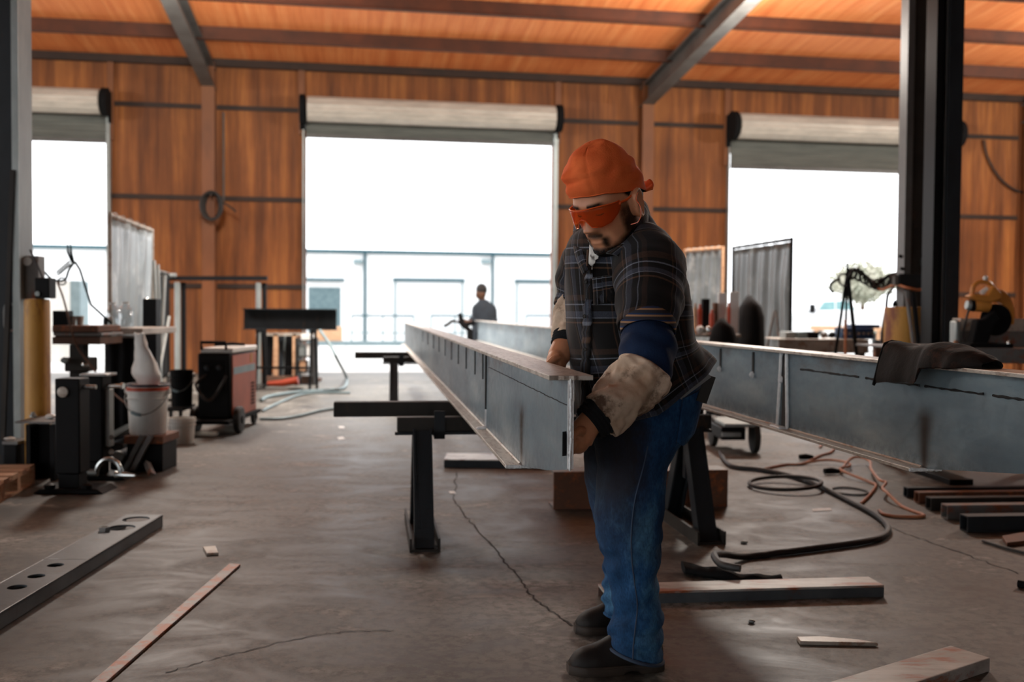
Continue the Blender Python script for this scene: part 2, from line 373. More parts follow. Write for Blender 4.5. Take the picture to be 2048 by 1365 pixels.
# door jamb posts above the openings (short orange posts to the eave)
for d in dl:
    for s, uu in ((-1, d[0]), (1, d[1])):
        b = MB(); b.hexa([B(uu + s * .02, -.06, d[2]), B(uu + s * .12, -.06, d[2]), B(uu + s * .12, -.005, d[2]), B(uu + s * .02, -.005, d[2]), B(uu + s * .02, -.06, EAVE - .12), B(uu + s * .12, -.06, EAVE - .12), B(uu + s * .12, -.005, EAVE - .12), B(uu + s * .02, -.005, EAVE - .12)])
        struct('jamb_post', b, M['wallcol'])
for i, d in enumerate(dl):
    o = thing('door_%d' % (i + 1), 'pale roll-up door, curtain wound up, ' + ('at the far left' if i == 0 else 'in the middle of the back wall' if i == 1 else 'at the right, behind the two dark posts'), 'roll-up door', B((d[0] + d[1]) / 2, 0, 0), rz=WANG, kind='structure')
    r = (d[3] - d[4]) / 2; zc = (d[3] + d[4]) / 2 ; n = 36
    rr = [r - (.010 if j % 3 == 0 else 0) for j in range(n)]
    ends = [d[0] + .03, d[1] - .03]
    b = MB(); b.loft([[B(e, -.06 - r + rr[j] * math.cos(2 * PI * j / n), zc + rr[j] * math.sin(2 * PI * j / n)) for j in range(n)] for e in ends]); b.build('roll', M['doorm'], o, smooth=0)
    b = MB(); z1 = zc; z0 = d[2]; kk = int((z1 - z0) / .03); prof = []
    for j in range(kk + 1): prof.append((-.06 + (.012 if j % 2 else -.004), z0 + (z1 - z0) * j / kk))
    for q, (w, z) in enumerate(prof[:-1]):
        w2, z2 = prof[q + 1]; b.hexa([B(d[0], w, z), B(d[1], w, z), B(d[1], w + .01, z), B(d[0], w + .01, z), B(d[0], w2, z2), B(d[1], w2, z2), B(d[1], w2 + .01, z2), B(d[0], w2 + .01, z2)])
    b.build('curtain', M['doorm2'], o, smooth=0)
    b = MB(); b.bar(B(d[0], -.065, d[2] - .02), B(d[1], -.065, d[2] - .02), .05, .06); b.build('bottom_bar', M['rafter'], o)
    for s, uu in ((-1, d[0]), (1, d[1])):
        b = MB(); b.hexa([B(uu - .02 + s * .03, -.1, 0), B(uu + .05 * s + .02, -.1, 0), B(uu + .05 * s + .02, .14, 0), B(uu - .02 + s * .03, .14, 0), B(uu - .02 + s * .03, -.1, zc - r), B(uu + .05 * s + .02, -.1, zc - r), B(uu + .05 * s + .02, .14, zc - r), B(uu - .02 + s * .03, .14, zc - r)])
        b.build('guide_rail', M['galv'], o)
        b = MB(); b.tube([B(uu + s * .0, -.06 - r, zc), B(uu + s * .09, -.06 - r, zc)], r * 1.12, 24); b.bar(B(uu + s * .05, -.05, zc - r * 1.5), B(uu + s * .05, -.05, zc + r), .08, .1, (0, 1, 0)); b.build('bracket', M['matte'], o)
# floor crack opening out under the near beam
def crack(pts, wd, seed):
    rnd = random.Random(seed); b = MB(); prev = None; path = []
    for (p, q) in zip(pts, pts[1:]):
        for j in range(10):
            t = j / 10; path.append((p[0] + (q[0] - p[0]) * t + rnd.uniform(-4, 4), p[1] + (q[1] - p[1]) * t + rnd.uniform(-1.5, 1.5)))
    g = [G(x, y, .0015) for x, y in path]
    for i in range(len(g) - 1):
        d = (g[i + 1] - g[i]).normalized(); n = V3((-d.y, d.x, 0)) * wd * rnd.uniform(.5, 1.3)
        a = g[i], g[i + 1]
        if prev is None: prev = (a[0] - n, a[0] + n)
        nx = (a[1] - n, a[1] + n); b.add([prev[0], prev[1], nx[1], nx[0]], [(0, 3, 2, 1)]); prev = nx
    return b
ckm = mat('crack_grime', C(30, 24, 20), rough=.9)
struct('floor_crack', crack([(915, 945), (905, 1000), (945, 1050), (990, 1100), (1040, 1160), (1070, 1200), (1110, 1228), (1150, 1255)], .004, 3), ckm)
struct('floor_crack', crack([(330, 1345), (430, 1318), (540, 1290), (640, 1270), (700, 1262), (800, 1262)], .002, 5), ckm)
struct('floor_joint', crack([(1760, 1050), (1850, 1080), (1960, 1120), (2048, 1150)], .0035, 8), ckm)
# ------------------------------------------------------------------ outside
gnd = MB(); gnd.add([B(-90, .25, -.02), B(90, .25, -.02), B(90, 12, -.24), B(-90, 12, -.24), B(90, 130, -.24), B(-90, 130, -.24)], [(0, 1, 2, 3), (3, 2, 4, 5)])
struct('concrete_apron', gnd, M['apron'], smooth=0)
gb = MB(); gb.add([B(-90, WN - .02, -.02), B(90, WN - .02, -.02), B(90, WN - 60, -.02), B(-90, WN - 60, -.02)], [(3, 2, 1, 0)]); struct('rear_yard', gb, M['apron'], smooth=0)
gb = MB(); gb.add([B(-90, WN - .02, -.02), B(UL - .01, WN - .02, -.02), B(UL - .01, .24, -.02), B(-90, .24, -.02)], [(0, 1, 2, 3)]); struct('side_yard', gb, M['apron'], smooth=0)
FWD = 24.0    # facade plane, metres behind the back wall
def FP(x, y): return PW(x, y, FWD)
o = thing('warehouse', 'white metal-sided warehouse with teal trim and dock doors across the yard', 'building', B(0, FWD, -.24))
zt = FP(858, 506)[1]; FL, FR = FP(-400, 600)[0], FP(1330, 600)[0]
b = MB(); b.hexa([B(FL, FWD, -.3), B(FR, FWD, -.3), B(FR, FWD + 12, -.3), B(FL, FWD + 12, -.3), B(FL, FWD, zt), B(FR, FWD, zt), B(FR, FWD + 12, zt), B(FL, FWD + 12, zt)]); b.build('siding', M['facade'], o, smooth=0)
b = MB(); b.bar(B(FL, FWD - .08, zt), B(FR, FWD - .08, zt), .16, .14); b.build('roof_trim', M['teal'], o)
for x in (-60, 730, 985, 1240):
    uu = FP(x, 560)[0]; b = MB(); b.bar(B(uu, FWD - .06, -.24), B(uu, FWD - .06, zt - .07), .1, .1); b.build('downspout', M['teal'], o)
    if x > 0:
        ul, zl = FP(x - 14, 524); b = MB(); b.box(B(ul, FWD - .15, zl), (.36, .3, .16), WANG); b.build('wall_lamp', M['rail'], o)
for (x0, x1, yt) in ((790, 925, 563), (1033, 1180, 566)):
    ua, ub = FP(x0, 600)[0], FP(x1, 600)[0]; z1 = FP((x0 + x1) / 2, yt)[1]
    b = MB(); b.hexa([B(ua, FWD - .02, -.24), B(ub, FWD - .02, -.24), B(ub, FWD, -.24), B(ua, FWD, -.24), B(ua, FWD - .02, z1), B(ub, FWD - .02, z1), B(ub, FWD, z1), B(ua, FWD, z1)])
    dd = b.build('dock_door', M['facade_door'], o, smooth=0)
    b = MB(); b.bar(B(ua - .08, FWD - .06, z1 + .05), B(ub + .08, FWD - .06, z1 + .05), .1, .12); b.build('door_hood', M['teal'], dd)
    for q in (ua, ub):
        b = MB(); b.bar(B(q, FWD - .04, -.24), B(q, FWD - .04, z1), .06, .07); b.build('door_track', M['rail'], dd)
ua, ub = FP(617, 600)[0], FP(681, 600)[0]; z1 = FP(650, 575)[1]; z2 = FP(650, 560)[1]
b = MB(); b.hexa([B(ua, FWD - .03, -.24), B(ub, FWD - .03, -.24), B(ub, FWD, -.24), B(ua, FWD, -.24), B(ua, FWD - .03, z1), B(ub, FWD - .03, z1), B(ub, FWD, z1), B(ua, FWD, z1)])
dd = b.build('dark_doorway', mat('teal_interior_shade', C(70, 92, 98), C(92, 112, 116), .6), o, smooth=0)  # flat panel; the open doorway's inner shade is painted as its colour
b = MB(); b.bar(B(ua - .1, FWD - .1, z2), B(ub + .15, FWD - .1, z2), .2, .1); b.build('door_hood', M['teal'], dd)
for i, (x0, x1, lab) in enumerate(((703, 828, 'grey pipe guard rail on the yard, left of the far end of the near beam'), (862, 958, 'grey pipe guard rail on the yard beside the distant worker'), (1052, 1180, 'grey pipe guard rail on the yard at the right door jamb'))):
    w = FWD - 3.0; q0 = PW(x0, 632, w)[0]; q1 = PW(x1, 632, w)[0]; zr = PW((x0 + x1) / 2, 632, w)[1]
    g = thing('guard_rail', lab, 'guard rail', B((q0 + q1) / 2, w, -.24), 'guard rails on the yard', rz=WANG)
    b = MB(); b.tube([B(q0, w, zr), B(q1, w, zr)], .035, 8); b.build('top_rail', M['teal'], g)
    b = MB(); b.tube([B(q0, w, (zr - .24) / 2 - .1), B(q1, w, (zr - .24) / 2 - .1)], .025, 8); b.build('mid_rail', M['rail'], g)
    for t in (0, .5, 1):
        b = MB(); uu = q0 + (q1 - q0) * t; b.tube([B(uu, w, -.24), B(uu, w, zr)], .03, 8); b.build('post', M['rail'], g)
# kerb, crates by the dark doorway, tree and truck seen through the right-hand door
b = MB(); b.bar(B(PW(560, 690, FWD - 4)[0], FWD - 4, -.16), B(PW(1000, 690, FWD - 4)[0], FWD - 4, -.16), .3, .16); struct('yard_kerb', b, M['rail'])
a0, a1 = PW(628, 672, 20), PW(684, 672, 20); b = MB(); b.box(B((a0[0] + a1[0]) / 2, 20.4, .1), (a1[0] - a0[0], .9, .68), WANG); 
one('timber_crate', b, M['tan'], 'tan timber crate on the yard in front of the dark doorway', 'crate', smooth=0, bevel=.02)
t = thing('yard_tree', 'pale round-crowned tree beyond the yard, seen through the right-hand door', 'tree', B(PW(1725, 600, 38)[0], 38, -.24))
tu, tz = PW(1725, 566, 38); rad = 1.28; rnd = random.Random(4); lb = MB()
lf = mat('pale_leaves', C(150, 156, 138), C(190, 184, 168), .8, 0, 1.2)
for i in range(2600):
    th, ph = rnd.uniform(0, 2 * PI), math.acos(rnd.uniform(-1, 1)); q = (rnd.random() ** .45)
    d = V3((math.sin(ph) * math.cos(th), math.sin(ph) * math.sin(th), math.cos(ph))); lump = 1 + .28 * noise.noise(d * 2.4)
    p = B(tu, 38, tz) + V3((d.x * 1.42, d.y * 1.42, d.z * .98)) * rad * q * lump
    a = V3((rnd.gauss(0, 1), rnd.gauss(0, 1), rnd.gauss(0, 1))).normalized(); c = a.orthogonal().normalized(); e = a.cross(c); sz = rnd.uniform(.08, .16)
    lb.add([p - c * sz - e * sz * .5, p + c * sz - e * sz * .5, p + c * sz + e * sz * .5, p - c * sz + e * sz * .5], [(0, 1, 2, 3)])
lb.build('foliage', lf, t, smooth=0)
b = MB(); b.tube([B(tu, 38, -.24), B(tu + .05, 38, tz - .5), B(tu, 38, tz)], [.16, .13, .05], 10); b.build('trunk', M['brown'], t)
hb = MB(); ha, hb1 = PW(1690, 640, 36)[0], PW(1870, 640, 36)[0]
for i in range(1500):
    p = B(rnd.uniform(ha, hb1), 36 + rnd.uniform(0, .7), rnd.uniform(-.2, 1.15)); a = V3((rnd.gauss(0, 1), rnd.gauss(0, 1), rnd.gauss(0, 1))).normalized(); c = a.orthogonal().normalized(); e = a.cross(c); sz = rnd.uniform(.07, .15)
    hb.add([p - c * sz - e * sz * .5, p + c * sz - e * sz * .5, p + c * sz + e * sz * .5, p - c * sz + e * sz * .5], [(0, 1, 2, 3)])
one('hedge', hb, mat('pale_green_leaves', C(150, 172, 156), C(182, 196, 186), .8, 0, 1.2), 'pale green bushes beyond the yard, behind the cable tripod', 'bushes', smooth=0)
# pickup truck facing left, parked on the yard
w = 15.0
def TP(x, y, dw=0): q = PW(x, y, w); return B(q[0], w + dw, q[1])
gz0 = -.24
tk = thing('pickup_truck', 'white pickup truck parked on the yard, seen through the right-hand door', 'truck', B(PW(1660, 640, w)[0], w, gz0))
tw = mat('white_car_paint', C(224, 226, 226), C(214, 216, 218), .25)
b = MB(); b.prism([TP(1618, 661), TP(1618, 630), TP(1640, 622), TP(1690, 620), TP(1800, 622), TP(1800, 661)], W * 1.8); b.build('body', tw, tk, bevel=.05)
b = MB(); b.prism([TP(1630, 622, .12), TP(1648, 601, .12), TP(1700, 599, .12), TP(1722, 621, .12)], W * 1.55); cbn = b.build('cab', tw, tk, bevel=.04)
gw = mat('teal_window_glass', C(96, 140, 146), C(120, 160, 160), .1)
b = MB(); b.prism([TP(1640, 620, .09), TP(1651, 604, .09), TP(1672, 603, .09), TP(1672, 620, .09)], W * .05); b.build('side_window', gw, cbn)
b = MB(); b.prism([TP(1676, 620, .09), TP(1676, 603, .09), TP(1697, 602, .09), TP(1714, 620, .09)], W * .05); b.build('side_window', gw, cbn)
b = MB(); p = TP(1622, 618, -.1); b.box(p, (.16, .12, .3)); b.build('mirror', M['matte'], tk)
for x in (1640, 1770):
    q = PW(x, 660, w)[0]; b = MB(); b.tube([B(q, w - .02, gz0 + .36), B(q, w + .24, gz0 + .36)], .36, 24); wh = b.build('wheel', M['rubber'], tk)
    b = MB(); b.tube([B(q, w - .04, gz0 + .36), B(q, w, gz0 + .36)], .2, 16); b.build('hub', M['chrome'], wh)
o = thing('yard_barrier', 'tan low barrier rail running in front of the white pickup', 'barrier', B(PW(1720, 660, 13.8)[0], 13.8, -.24))
b = MB(); b.bar(TP(1590, 655, -1.2), TP(1850, 659, -1.2), .12, .14); b.build('rail', M['tan'], o)
for x in (1600, 1720, 1840):
    q = TP(x, 656, -1.2); b = MB(); b.b2((q.x - .04, q.y - .04, -.24), (q.x + .04, q.y + .04, q.z - .05)); b.build('post', M['tan'], o)
# ------------------------------------------------------------------ the two long beams and the trestle they lie on
BT = -0.1406; _b = math.hypot(1, BT); BD = V3((BT / _b, 1 / _b, 0)); BP = V3((1 / _b, -BT / _b, 0))
BANG = math.atan2(BD.y, BD.x)
ZT, ZB = 0.909, 0.5915
def web_mat():
    t = NT('beam_web_steel'); o = t.tc.outputs['Object']; x, y, z = t.sep(o)[0:3]
    n = t.noise(t.map((.8, 1, 2.2)), 2.0, 5, .6); f = t.noise(t.map((1, 1, 1)), 30, 5, .7); d = t.noise(t.map((.5, 1, 1.2)), 5, 6, .72)
    col = t.ramp(n, [(.3, C(92, 110, 122)), (.55, C(126, 144, 152)), (.75, C(158, 170, 172))])
    top = t.math('SMOOTHSTEP', z, .18, .31) if False else t.math('MULTIPLY', t.math('SUBTRACT', z, .20), 9.0, clamp=True)
    rst = t.math('MULTIPLY', t.ramp(d, [(.46, K0), (.62, W1)]), t.math('MAXIMUM', top, .22))
    col = t.mix(t.math('MULTIPLY', rst, .75), col, C(92, 72, 60))
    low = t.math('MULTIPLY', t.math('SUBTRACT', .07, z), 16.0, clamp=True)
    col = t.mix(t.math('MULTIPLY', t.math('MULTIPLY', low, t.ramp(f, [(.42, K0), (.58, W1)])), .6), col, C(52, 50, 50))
    # soot plume left by the flame cut at the flange end
    dx = t.math('DIVIDE', t.math('SUBTRACT', x, .70), t.math('ADD', .014, t.math('MULTIPLY', z, .2)))
    g = t.math('POWER', 2.718, t.math('MULTIPLY', t.math('MULTIPLY', dx, dx), -1.0))
    up = t.math('MULTIPLY', t.math('SUBTRACT', .20, z), 22.0, clamp=True)
    col = t.mix(t.math('MULTIPLY', t.math('MULTIPLY', g, up), 1.0), col, C(48, 36, 28))
    rg = t.ramp(f, [(.3, (.3,) * 3), (.7, (.5,) * 3)]); t.bump(f, .12, .003)
    return t.set(col, rg, .45)
M['web'] = web_mat()
def flange_mat():
    t = NT('beam_flange_steel'); n = t.noise(t.map((1, 4, 4)), 4, 6, .7); f = t.noise(t.map((1, 3, 3)), 22, 5, .7)
    col = t.ramp(n, [(.3, C(150, 140, 128)), (.5, C(188, 180, 168)), (.7, C(206, 200, 190))])
    col = t.mix(t.math('MULTIPLY', t.ramp(f, [(.5, K0), (.66, W1)]), .7), col, C(112, 82, 64)); t.bump(f, .2, .003)
    return t.set(col, .42, .35)
M['flange'] = flange_mat()
M['cut'] = mat('flame_cut_bright_steel', C(240, 243, 243), C(214, 218, 218), .35, .1, 40, spots=C(96, 98, 100), spot_t=.66, spot_scale=60, bump=.8, bscale=90)
M['slot'] = mat('slot_shade', C(26, 25, 25), rough=.8)  # dark colour painting the shade inside slots and gaps; seams use it too
def ragged(b, amp, seed):
    return b
def long_beam(lat, length, label, seam_s, slots, dashes, wedge):
    """lat: metres to the right of the sight line through the beams' vanishing point"""
    base = V3((BT * 2.2 * 1.0, 2.2, 0)) + V3((lat, 0, 0)); base = base.copy(); base.z = ZB
    o = thing('steel_beam', label, 'steel beam', base, 'long steel beams on the trestle', rz=BANG)
    def L(s, q, z): return base + BD * s + BP * q + V3((0, 0, z))     # q to the right
    D = ZT - ZB; tf, tw, fw = .011, .009, .10
    se = .70                                        # the lower flange is cut back here
    b = MB(); rnd = random.Random(int(lat * 100)); n = 9
    ed = [(-fw / 2 + fw * j / n, (rnd.uniform(-.004, .006) if j < 6 else 0)) for j in range(n + 1)]
    ptsn = [L(e, q, D - tf) for q, e in ed]; far = [L(length, q, D - tf) for q, e in reversed(ed)]
    b.prism(ptsn + far, (0, 0, tf)); b.build('top_flange', M['flange'], o, smooth=0, bevel=.0015)
    b = MB(); poly = [L(0, -tw / 2, .108), L(se * .4, -tw / 2, .062), L(se - .02, -tw / 2, tf), L(length, -tw / 2, tf), L(length, -tw / 2, D - tf), L(0, -tw / 2, D - tf)]
    wb_ = b.prism(poly, BP * tw).build('web', M['web'], o, smooth=0)
    b = MB(); b.hexa([L(se, -fw / 2, 0), L(se, fw / 2, 0), L(length, fw / 2, 0), L(length, -fw / 2, 0), L(se, -fw / 2, tf), L(se, fw / 2, tf), L(length, fw / 2, tf), L(length, -fw / 2, tf)])
    b.build('bottom_flange', M['flange'], o, smooth=0, bevel=.0015)
    b = MB(); b.hexa([L(-.002, -tw / 2 - .002, .11), L(-.002, tw / 2 + .002, .11), L(.004, tw / 2 + .002, .11), L(.004, -tw / 2 - .002, .11), L(-.002, -tw / 2 - .002, D - tf), L(-.002, tw / 2 + .002, D - tf), L(.004, tw / 2 + .002, D - tf), L(.004, -tw / 2 - .002, D - tf)])
    for j in range(14): b.ell(L(.0, rnd.uniform(-.0012, .0012), .115 + (D - tf - .12) * j / 13), (.004, .0055, .011), 8, 5)
    b.build('cut_web_edge', M['cut'], o)
    b = MB()
    for j in range(22): b.ell(L(se - .001, -fw / 2 + fw * (j + .5) / 22, tf * .5), (.005, .004, tf * rnd.uniform(.46, .6)), 8, 5)
    b.build('cut_flange_edge', M['cut'], o)
    b = MB(); b.tube([L(se + .01, -tw / 2 - .001, tf + .001), L(length, -tw / 2 - .001, tf + .001)], .005, 6); b.build('fillet_weld', M['lightsteel'], o)
    x = seam_s
    if wedge:
        b = MB(); b.prism([L(x + .035, -tw / 2 - .003, D - tf), L(x + .002, -tw / 2 - .003, D - tf), L(x - .012, -tw / 2 - .003, tf), L(x + .05, -tw / 2 - .003, tf)], BP * .004); b.build('cut_gap_shade', M['slot'], o, smooth=0)  # dark strip painting the shade in the gap
        for (a0, a1) in ((.05, .078), (.0, -.016)):
            b = MB(); pth = [L(x + a1 + (a0 - a1) * j / 12 + rnd.uniform(-.0015, .0015), -tw / 2 - .005, tf + (D - 2 * tf) * j / 12) for j in range(13)]
            b.tube(pth, .0075, 6); b.build('cut_gap_edge', M['cut'], o)
        b = MB(); b.box(L(x + .03, -fw / 2 + .02, tf + .004), (.09, .03, .01), BANG); b.build('weld_slag', M['cut'], o, bevel=.003)
    else:
        b = MB(); b.bar(L(x, -tw / 2 - .002, tf), L(x, -tw / 2 - .002, D - tf), .007, .012, BD); b.build('splice_seam', M['slot'], o, smooth=0)
        b = MB(); b.bar(L(x - .016, -tw / 2 - .004, tf + .002), L(x - .016, -tw / 2 - .004, .085), .006, .012, BD); b.build('tack_weld', M['cut'], o)
        b = MB(); b.ell(L(x - .02, -tw / 2 - .012, tf + .004), (.03, .012, .008), 10, 6); b.build('weld_slag', M['cut'], o)
    for s in slots:
        b = MB(); b.bar(L(s, -tw / 2 - .0015, D - tf - .012), L(s, -tw / 2 - .0015, D - tf - .115), .004, .018, BD); sl = b.build('slot', M['slot'], o, smooth=0)
        if wedge and s < 2.6:
            b = MB(); b.ell(L(s - .004, -tw / 2 - .006, D - tf - .108), (.014, .006, .014), 8, 6); b.build('weld_bead', M['cut'], sl)
    for (a, c) in dashes:
        b = MB(); k = max(3, int((c - a) / .02)); pth = [L(a + (c - a) * j / k, -tw / 2 - .001, D - .068 + rnd.uniform(-.001, .001)) for j in range(k + 1)]
        b.tube(pth, [.002 + rnd.uniform(0, .003) if wedge else .0013 for _ in pth], 6); b.build('weld_seam', M['slot'], o)
    b = MB(); b.tube([L(.028, -tw / 2 - .0012, .135), L(.028, -tw / 2 - .0012, .19)], .011, 12, True, .1); b.prism([L(.02, -tw / 2 - .001, .14), L(.036, -tw / 2 - .001, .14), L(.036, -tw / 2 - .001, .185), L(.02, -tw / 2 - .001, .185)], BP * .0006); b.build('slot_hole_shade', M['slot'], o, smooth=0)  # dark sheet painting the shade of a hole through the web
    return o
LAT1 = (1143 - 1024) / F * 2.2 - BT * 2.2; LAT2 = LAT1 + (1.616 - .441)
SL = [1.72, 2.02, 2.42, 2.84, 3.28, 3.75, 4.3, 4.9, 5.6, 6.4]
long_beam(LAT1, 11.3, 'long grey steel I-beam whose near end the man in the orange cap is holding', 1.60, SL, [(.02, 1.52)], False)
long_beam(LAT2, 13.1, 'long grey steel I-beam behind the man, with a dark leather sleeve lying on it', 1.67, SL, [(1.1, 1.55), (.73, 1.05), (.42, .70), (.1, .38)], True)

def trestle(shift, label):
    "crossbar on two A-frame ends with angle-iron feet"
    a = G(850, 1105); c = G(1422, 1090); a.z = c.z = 0
    off = BD * shift; X = (c - a).normalized(); Yd = V3((-X.y, X.x, 0)); L = (c - a).length
    o = thing('trestle', label, 'trestle', a + X * L / 2 + Yd * .33 + off, 'trestles under the beams')
    cb = .556
    def T(x, y, z): return a + off + X * x + Yd * y + V3((0, 0, z))
    b = MB(); b.b2((0, 0, 0), (0, 0, 0)); b = MB(); b.bar(T(-.115, .33, cb - .033), T(L + .1, .33, cb - .033), .07, .066); b.build('crossbar', M['dark2'], o, bevel=.004)
    b = MB(); b.bar(T(-.125, .31, cb - .075), T(L + .1, .31, cb - .075), .04, .012); b.build('ledger_plate', M['dark'], o)
    b = MB(); b.bar(T(-.42, .74, .5915 - .0375), T(L + .2, .74, .5915 - .0375), .08, .074); b.build('top_tube', M['dark2'], o, bevel=.006)
    for q in (.08, L - .08):
        b = MB(); b.hexa([T(q - .025, .285, cb - .095), T(q + .025, .285, cb - .095), T(q + .025, .79, cb - .095), T(q - .025, .79, cb - .095), T(q - .025, .285, cb - .066), T(q + .025, .285, cb - .066), T(q + .025, .79, cb - .05), T(q - .025, .79, cb - .05)])
        b.hexa([T(q - .025, .285, cb - .1), T(q + .025, .285, cb - .1), T(q + .025, .293, cb - .1), T(q - .025, .293, cb - .1), T(q - .025, .285, cb + .03), T(q + .025, .285, cb + .03), T(q + .025, .293, cb + .03), T(q - .025, .293, cb + .03)])
        b.build('clamp_plate', M['dark'], o)
    for x, ln in ((0, 1), (L, -1)):
        for y0, y1 in ((.03, .27), (.63, .37)):
            b = MB(); b.bar(T(x, y0, .01), T(x - ln * .0, y1, cb - .06), .085, .012, Yd); b.bar(T(x - .038, y0 + (.035 if y0 < .3 else -.035), .01), T(x - .038, y1 + (.02 if y0 < .3 else -.02), cb - .06), .01, .07, Yd); b.bar(T(x + .038, y0 + (.035 if y0 < .3 else -.035), .01), T(x + .038, y1 + (.02 if y0 < .3 else -.02), cb - .06), .01, .07, Yd); b.build('leg', M['dark'], o)
        for q in (-.062, .062):
            b = MB(); b.bar(T(x + q, -.01, .03), T(x + q, .68, .03), .01, .06); b.build('foot_angle', M['dark2'], o)
        b = MB(); b.bar(T(x, .0, .005), T(x, .67, .005), .13, .01); b.build('foot_plate', M['dark2'], o)
        b = MB(); b.bar(T(x, .33, .25), T(x, .33, cb - .07), .05, .04, Yd); b.build('stiffener', M['dark'], o)
    return o
trestle(0, 'dark steel trestle nearest the camera, its A-frame legs left and right of the man')
trestle(6.05, 'dark steel trestle far down the shop under the long beams')

# ------------------------------------------------------------------ things lying on the floor
# long U-channel plate with holes at the left
def holes_plate():
    zt = .056; a = G(326, 1030, zt); c = G(0, 1227, zt); e = G(255, 1027, zt)
    d = (c - a).normalized(); n = V3((-d.y, d.x, 0));
    if n.dot(e - a) < 0: n = -n
    wdt = abs((e - a).dot(n)); L = 2.3
    def T(s, q, z): return V3((a.x, a.y, 0)) + d * s + n * (q * wdt) + V3((0, 0, z))
    o = thing('perforated_channel', 'long dark steel channel with round holes lying on the floor at lower left', 'steel channel', T(L / 2, .5, 0))
    def s_of(x, y):
        p = G(x, y, zt) - V3((a.x, a.y, zt)); return p.dot(d)
    hs = sorted([(s_of(273, 1039), .062), (s_of(246, 1056), .062), (s_of(123, 1131), .031), (s_of(85, 1153), .031), (s_of(44, 1175), .033)])
    b = MB(); cur = 0.0; th = .008
    def slab(s0, s1):
        if s1 - s0 > 1e-4: b.hexa([T(s0, 0, zt - th), T(s1, 0, zt - th), T(s1, 1, zt - th), T(s0, 1, zt - th), T(s0, 0, zt), T(s1, 0, zt), T(s1, 1, zt), T(s0, 1, zt)])
    lastr = 0
    for i, (s, r) in enumerate(hs):
        hw = r + .008
        if i + 1 < len(hs): hw = min(hw, (hs[i + 1][0] - s) / 2)
        if i: hw = min(hw, (s - hs[i - 1][0]) / 2)
        r = min(r, hw - .003); slab(cur, s - hw); cur = s + hw
        N = 32; inn = []; out = []
        for j in range(N):
            t = 2 * PI * (j + .5) / N; cx, sy = math.cos(t), math.sin(t); m = min(hw / max(abs(cx), 1e-6), (wdt / 2) / max(abs(sy), 1e-6))
            inn.append((s + r * cx, .5 + r * sy / wdt)); out.append((s + m * cx, .5 + m * sy / wdt))
        # snap the four nearest outer points to the corners
        for cx in (-1, 1):
            for sy in (-1, 1):
                k = min(range(N), key=lambda j: (out[j][0] - s - cx * hw) ** 2 + ((out[j][1] - .5 - sy * .5) * wdt) ** 2); out[k] = (s + cx * hw, .5 + sy * .5)
        vs = [T(p, q, zt) for p, q in inn] + [T(p, q, zt) for p, q in out] + [T(p, q, zt - th) for p, q in inn] + [T(p, q, zt - th) for p, q in out]; fs = []
        for j in range(N):
            k = (j + 1) % N; fs += [(j, k, N + k, N + j), (2 * N + j, 3 * N + j, 3 * N + k, 2 * N + k), (j, 2 * N + j, 2 * N + k, k), (N + j, N + k, 3 * N + k, 3 * N + j)]
        b.add(vs, fs)
    slab(cur, L)
    b.build('web', M['millscale'], o, smooth=0)
    for q in (0, 1):
        f = MB(); qq = .0 if q == 0 else 1 - .05
        f.hexa([T(0, qq, 0), T(L, qq, 0), T(L, qq + .05, 0), T(0, qq + .05, 0), T(0, qq, zt + .001), T(L, qq, zt + .001), T(L, qq + .05, zt + .001), T(0, qq + .05, zt + .001)])
        f.build('flange', M['millscale'], o, smooth=0, bevel=.004)
    f = MB(); f.bar(T(hs[2][0] - .09, .02, zt + .0006), T(hs[2][0] - .09, .98, zt + .0006), .006, .001); f.build('scribe_line', M['chrome'], o)
    p = G(209, 1063, zt); nb = MB(); r = .026
    nb.loft([[V3((p.x + rr * math.cos(PI / 3 * j), p.y + rr * math.sin(PI / 3 * j), z)) for j in range(6)] for rr, z in ((r, zt + .001), (r, zt + .02), (r * .55, zt + .02), (r * .55, zt + .001))], False)
    one('hex_nut', nb, M['chrome'], 'loose hex nut sitting on the perforated steel channel', 'nut', smooth=0)
holes_plate()
def flat_on(name, px, z, mt, label, cat, bev=.002, **kw):
    "flat piece: top outline in pixels at height z"
    b = MB(); b.prism([G(x, y, z) - V3((0, 0, z - .0005)) for x, y in px], (0, 0, z - .0005)); return one(name, b, mt, label, cat, smooth=0, bevel=bev, **kw)
flat_on('flat_bar', [(459, 1127), (481, 1129), (212, 1365), (120, 1440), (90, 1440), (181, 1365)], .009, mat('flat_bar_steel', C(176, 178, 176), C(140, 138, 134), .5, .1, 6, spots=C(176, 100, 58), spot_t=.52, spot_scale=9), 'narrow rusty flat bar lying on the floor at lower left', 'steel bar')
flat_on('square_offcut', [(406, 1094), (431, 1092), (437, 1106), (413, 1107)], .012, M['lightsteel'], 'small square steel offcut on the floor above the narrow flat bar', 'offcut')
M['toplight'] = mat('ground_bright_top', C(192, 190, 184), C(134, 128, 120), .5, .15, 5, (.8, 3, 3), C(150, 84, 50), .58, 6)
def tube_bar(p0, p1, w, h, name, mt, label, cat, hollow=False, **kw):
    b = MB(); b.bar(V3(p0) + V3((0, 0, h / 2)), V3(p1) + V3((0, 0, h / 2)), w, h); return one(name, b, mt, label, cat, smooth=0, bevel=.004, **kw)
p0 = G(1189, 1203); p1 = G(1752, 1186); p0.z = p1.z = .0005
p0, p1 = (G(1192, 1221) + G(1212, 1184, .0)) / 2, (G(1764, 1205) + G(1741, 1168)) / 2; p0.z = p1.z = .0005
o = thing('steel_channel', 'rust-edged steel channel on the floor behind the man\'s boots', 'steel channel', (p0 + p1) / 2)
d = (p1 - p0).normalized(); n = V3((-d.y, d.x, 0)); wv = .12
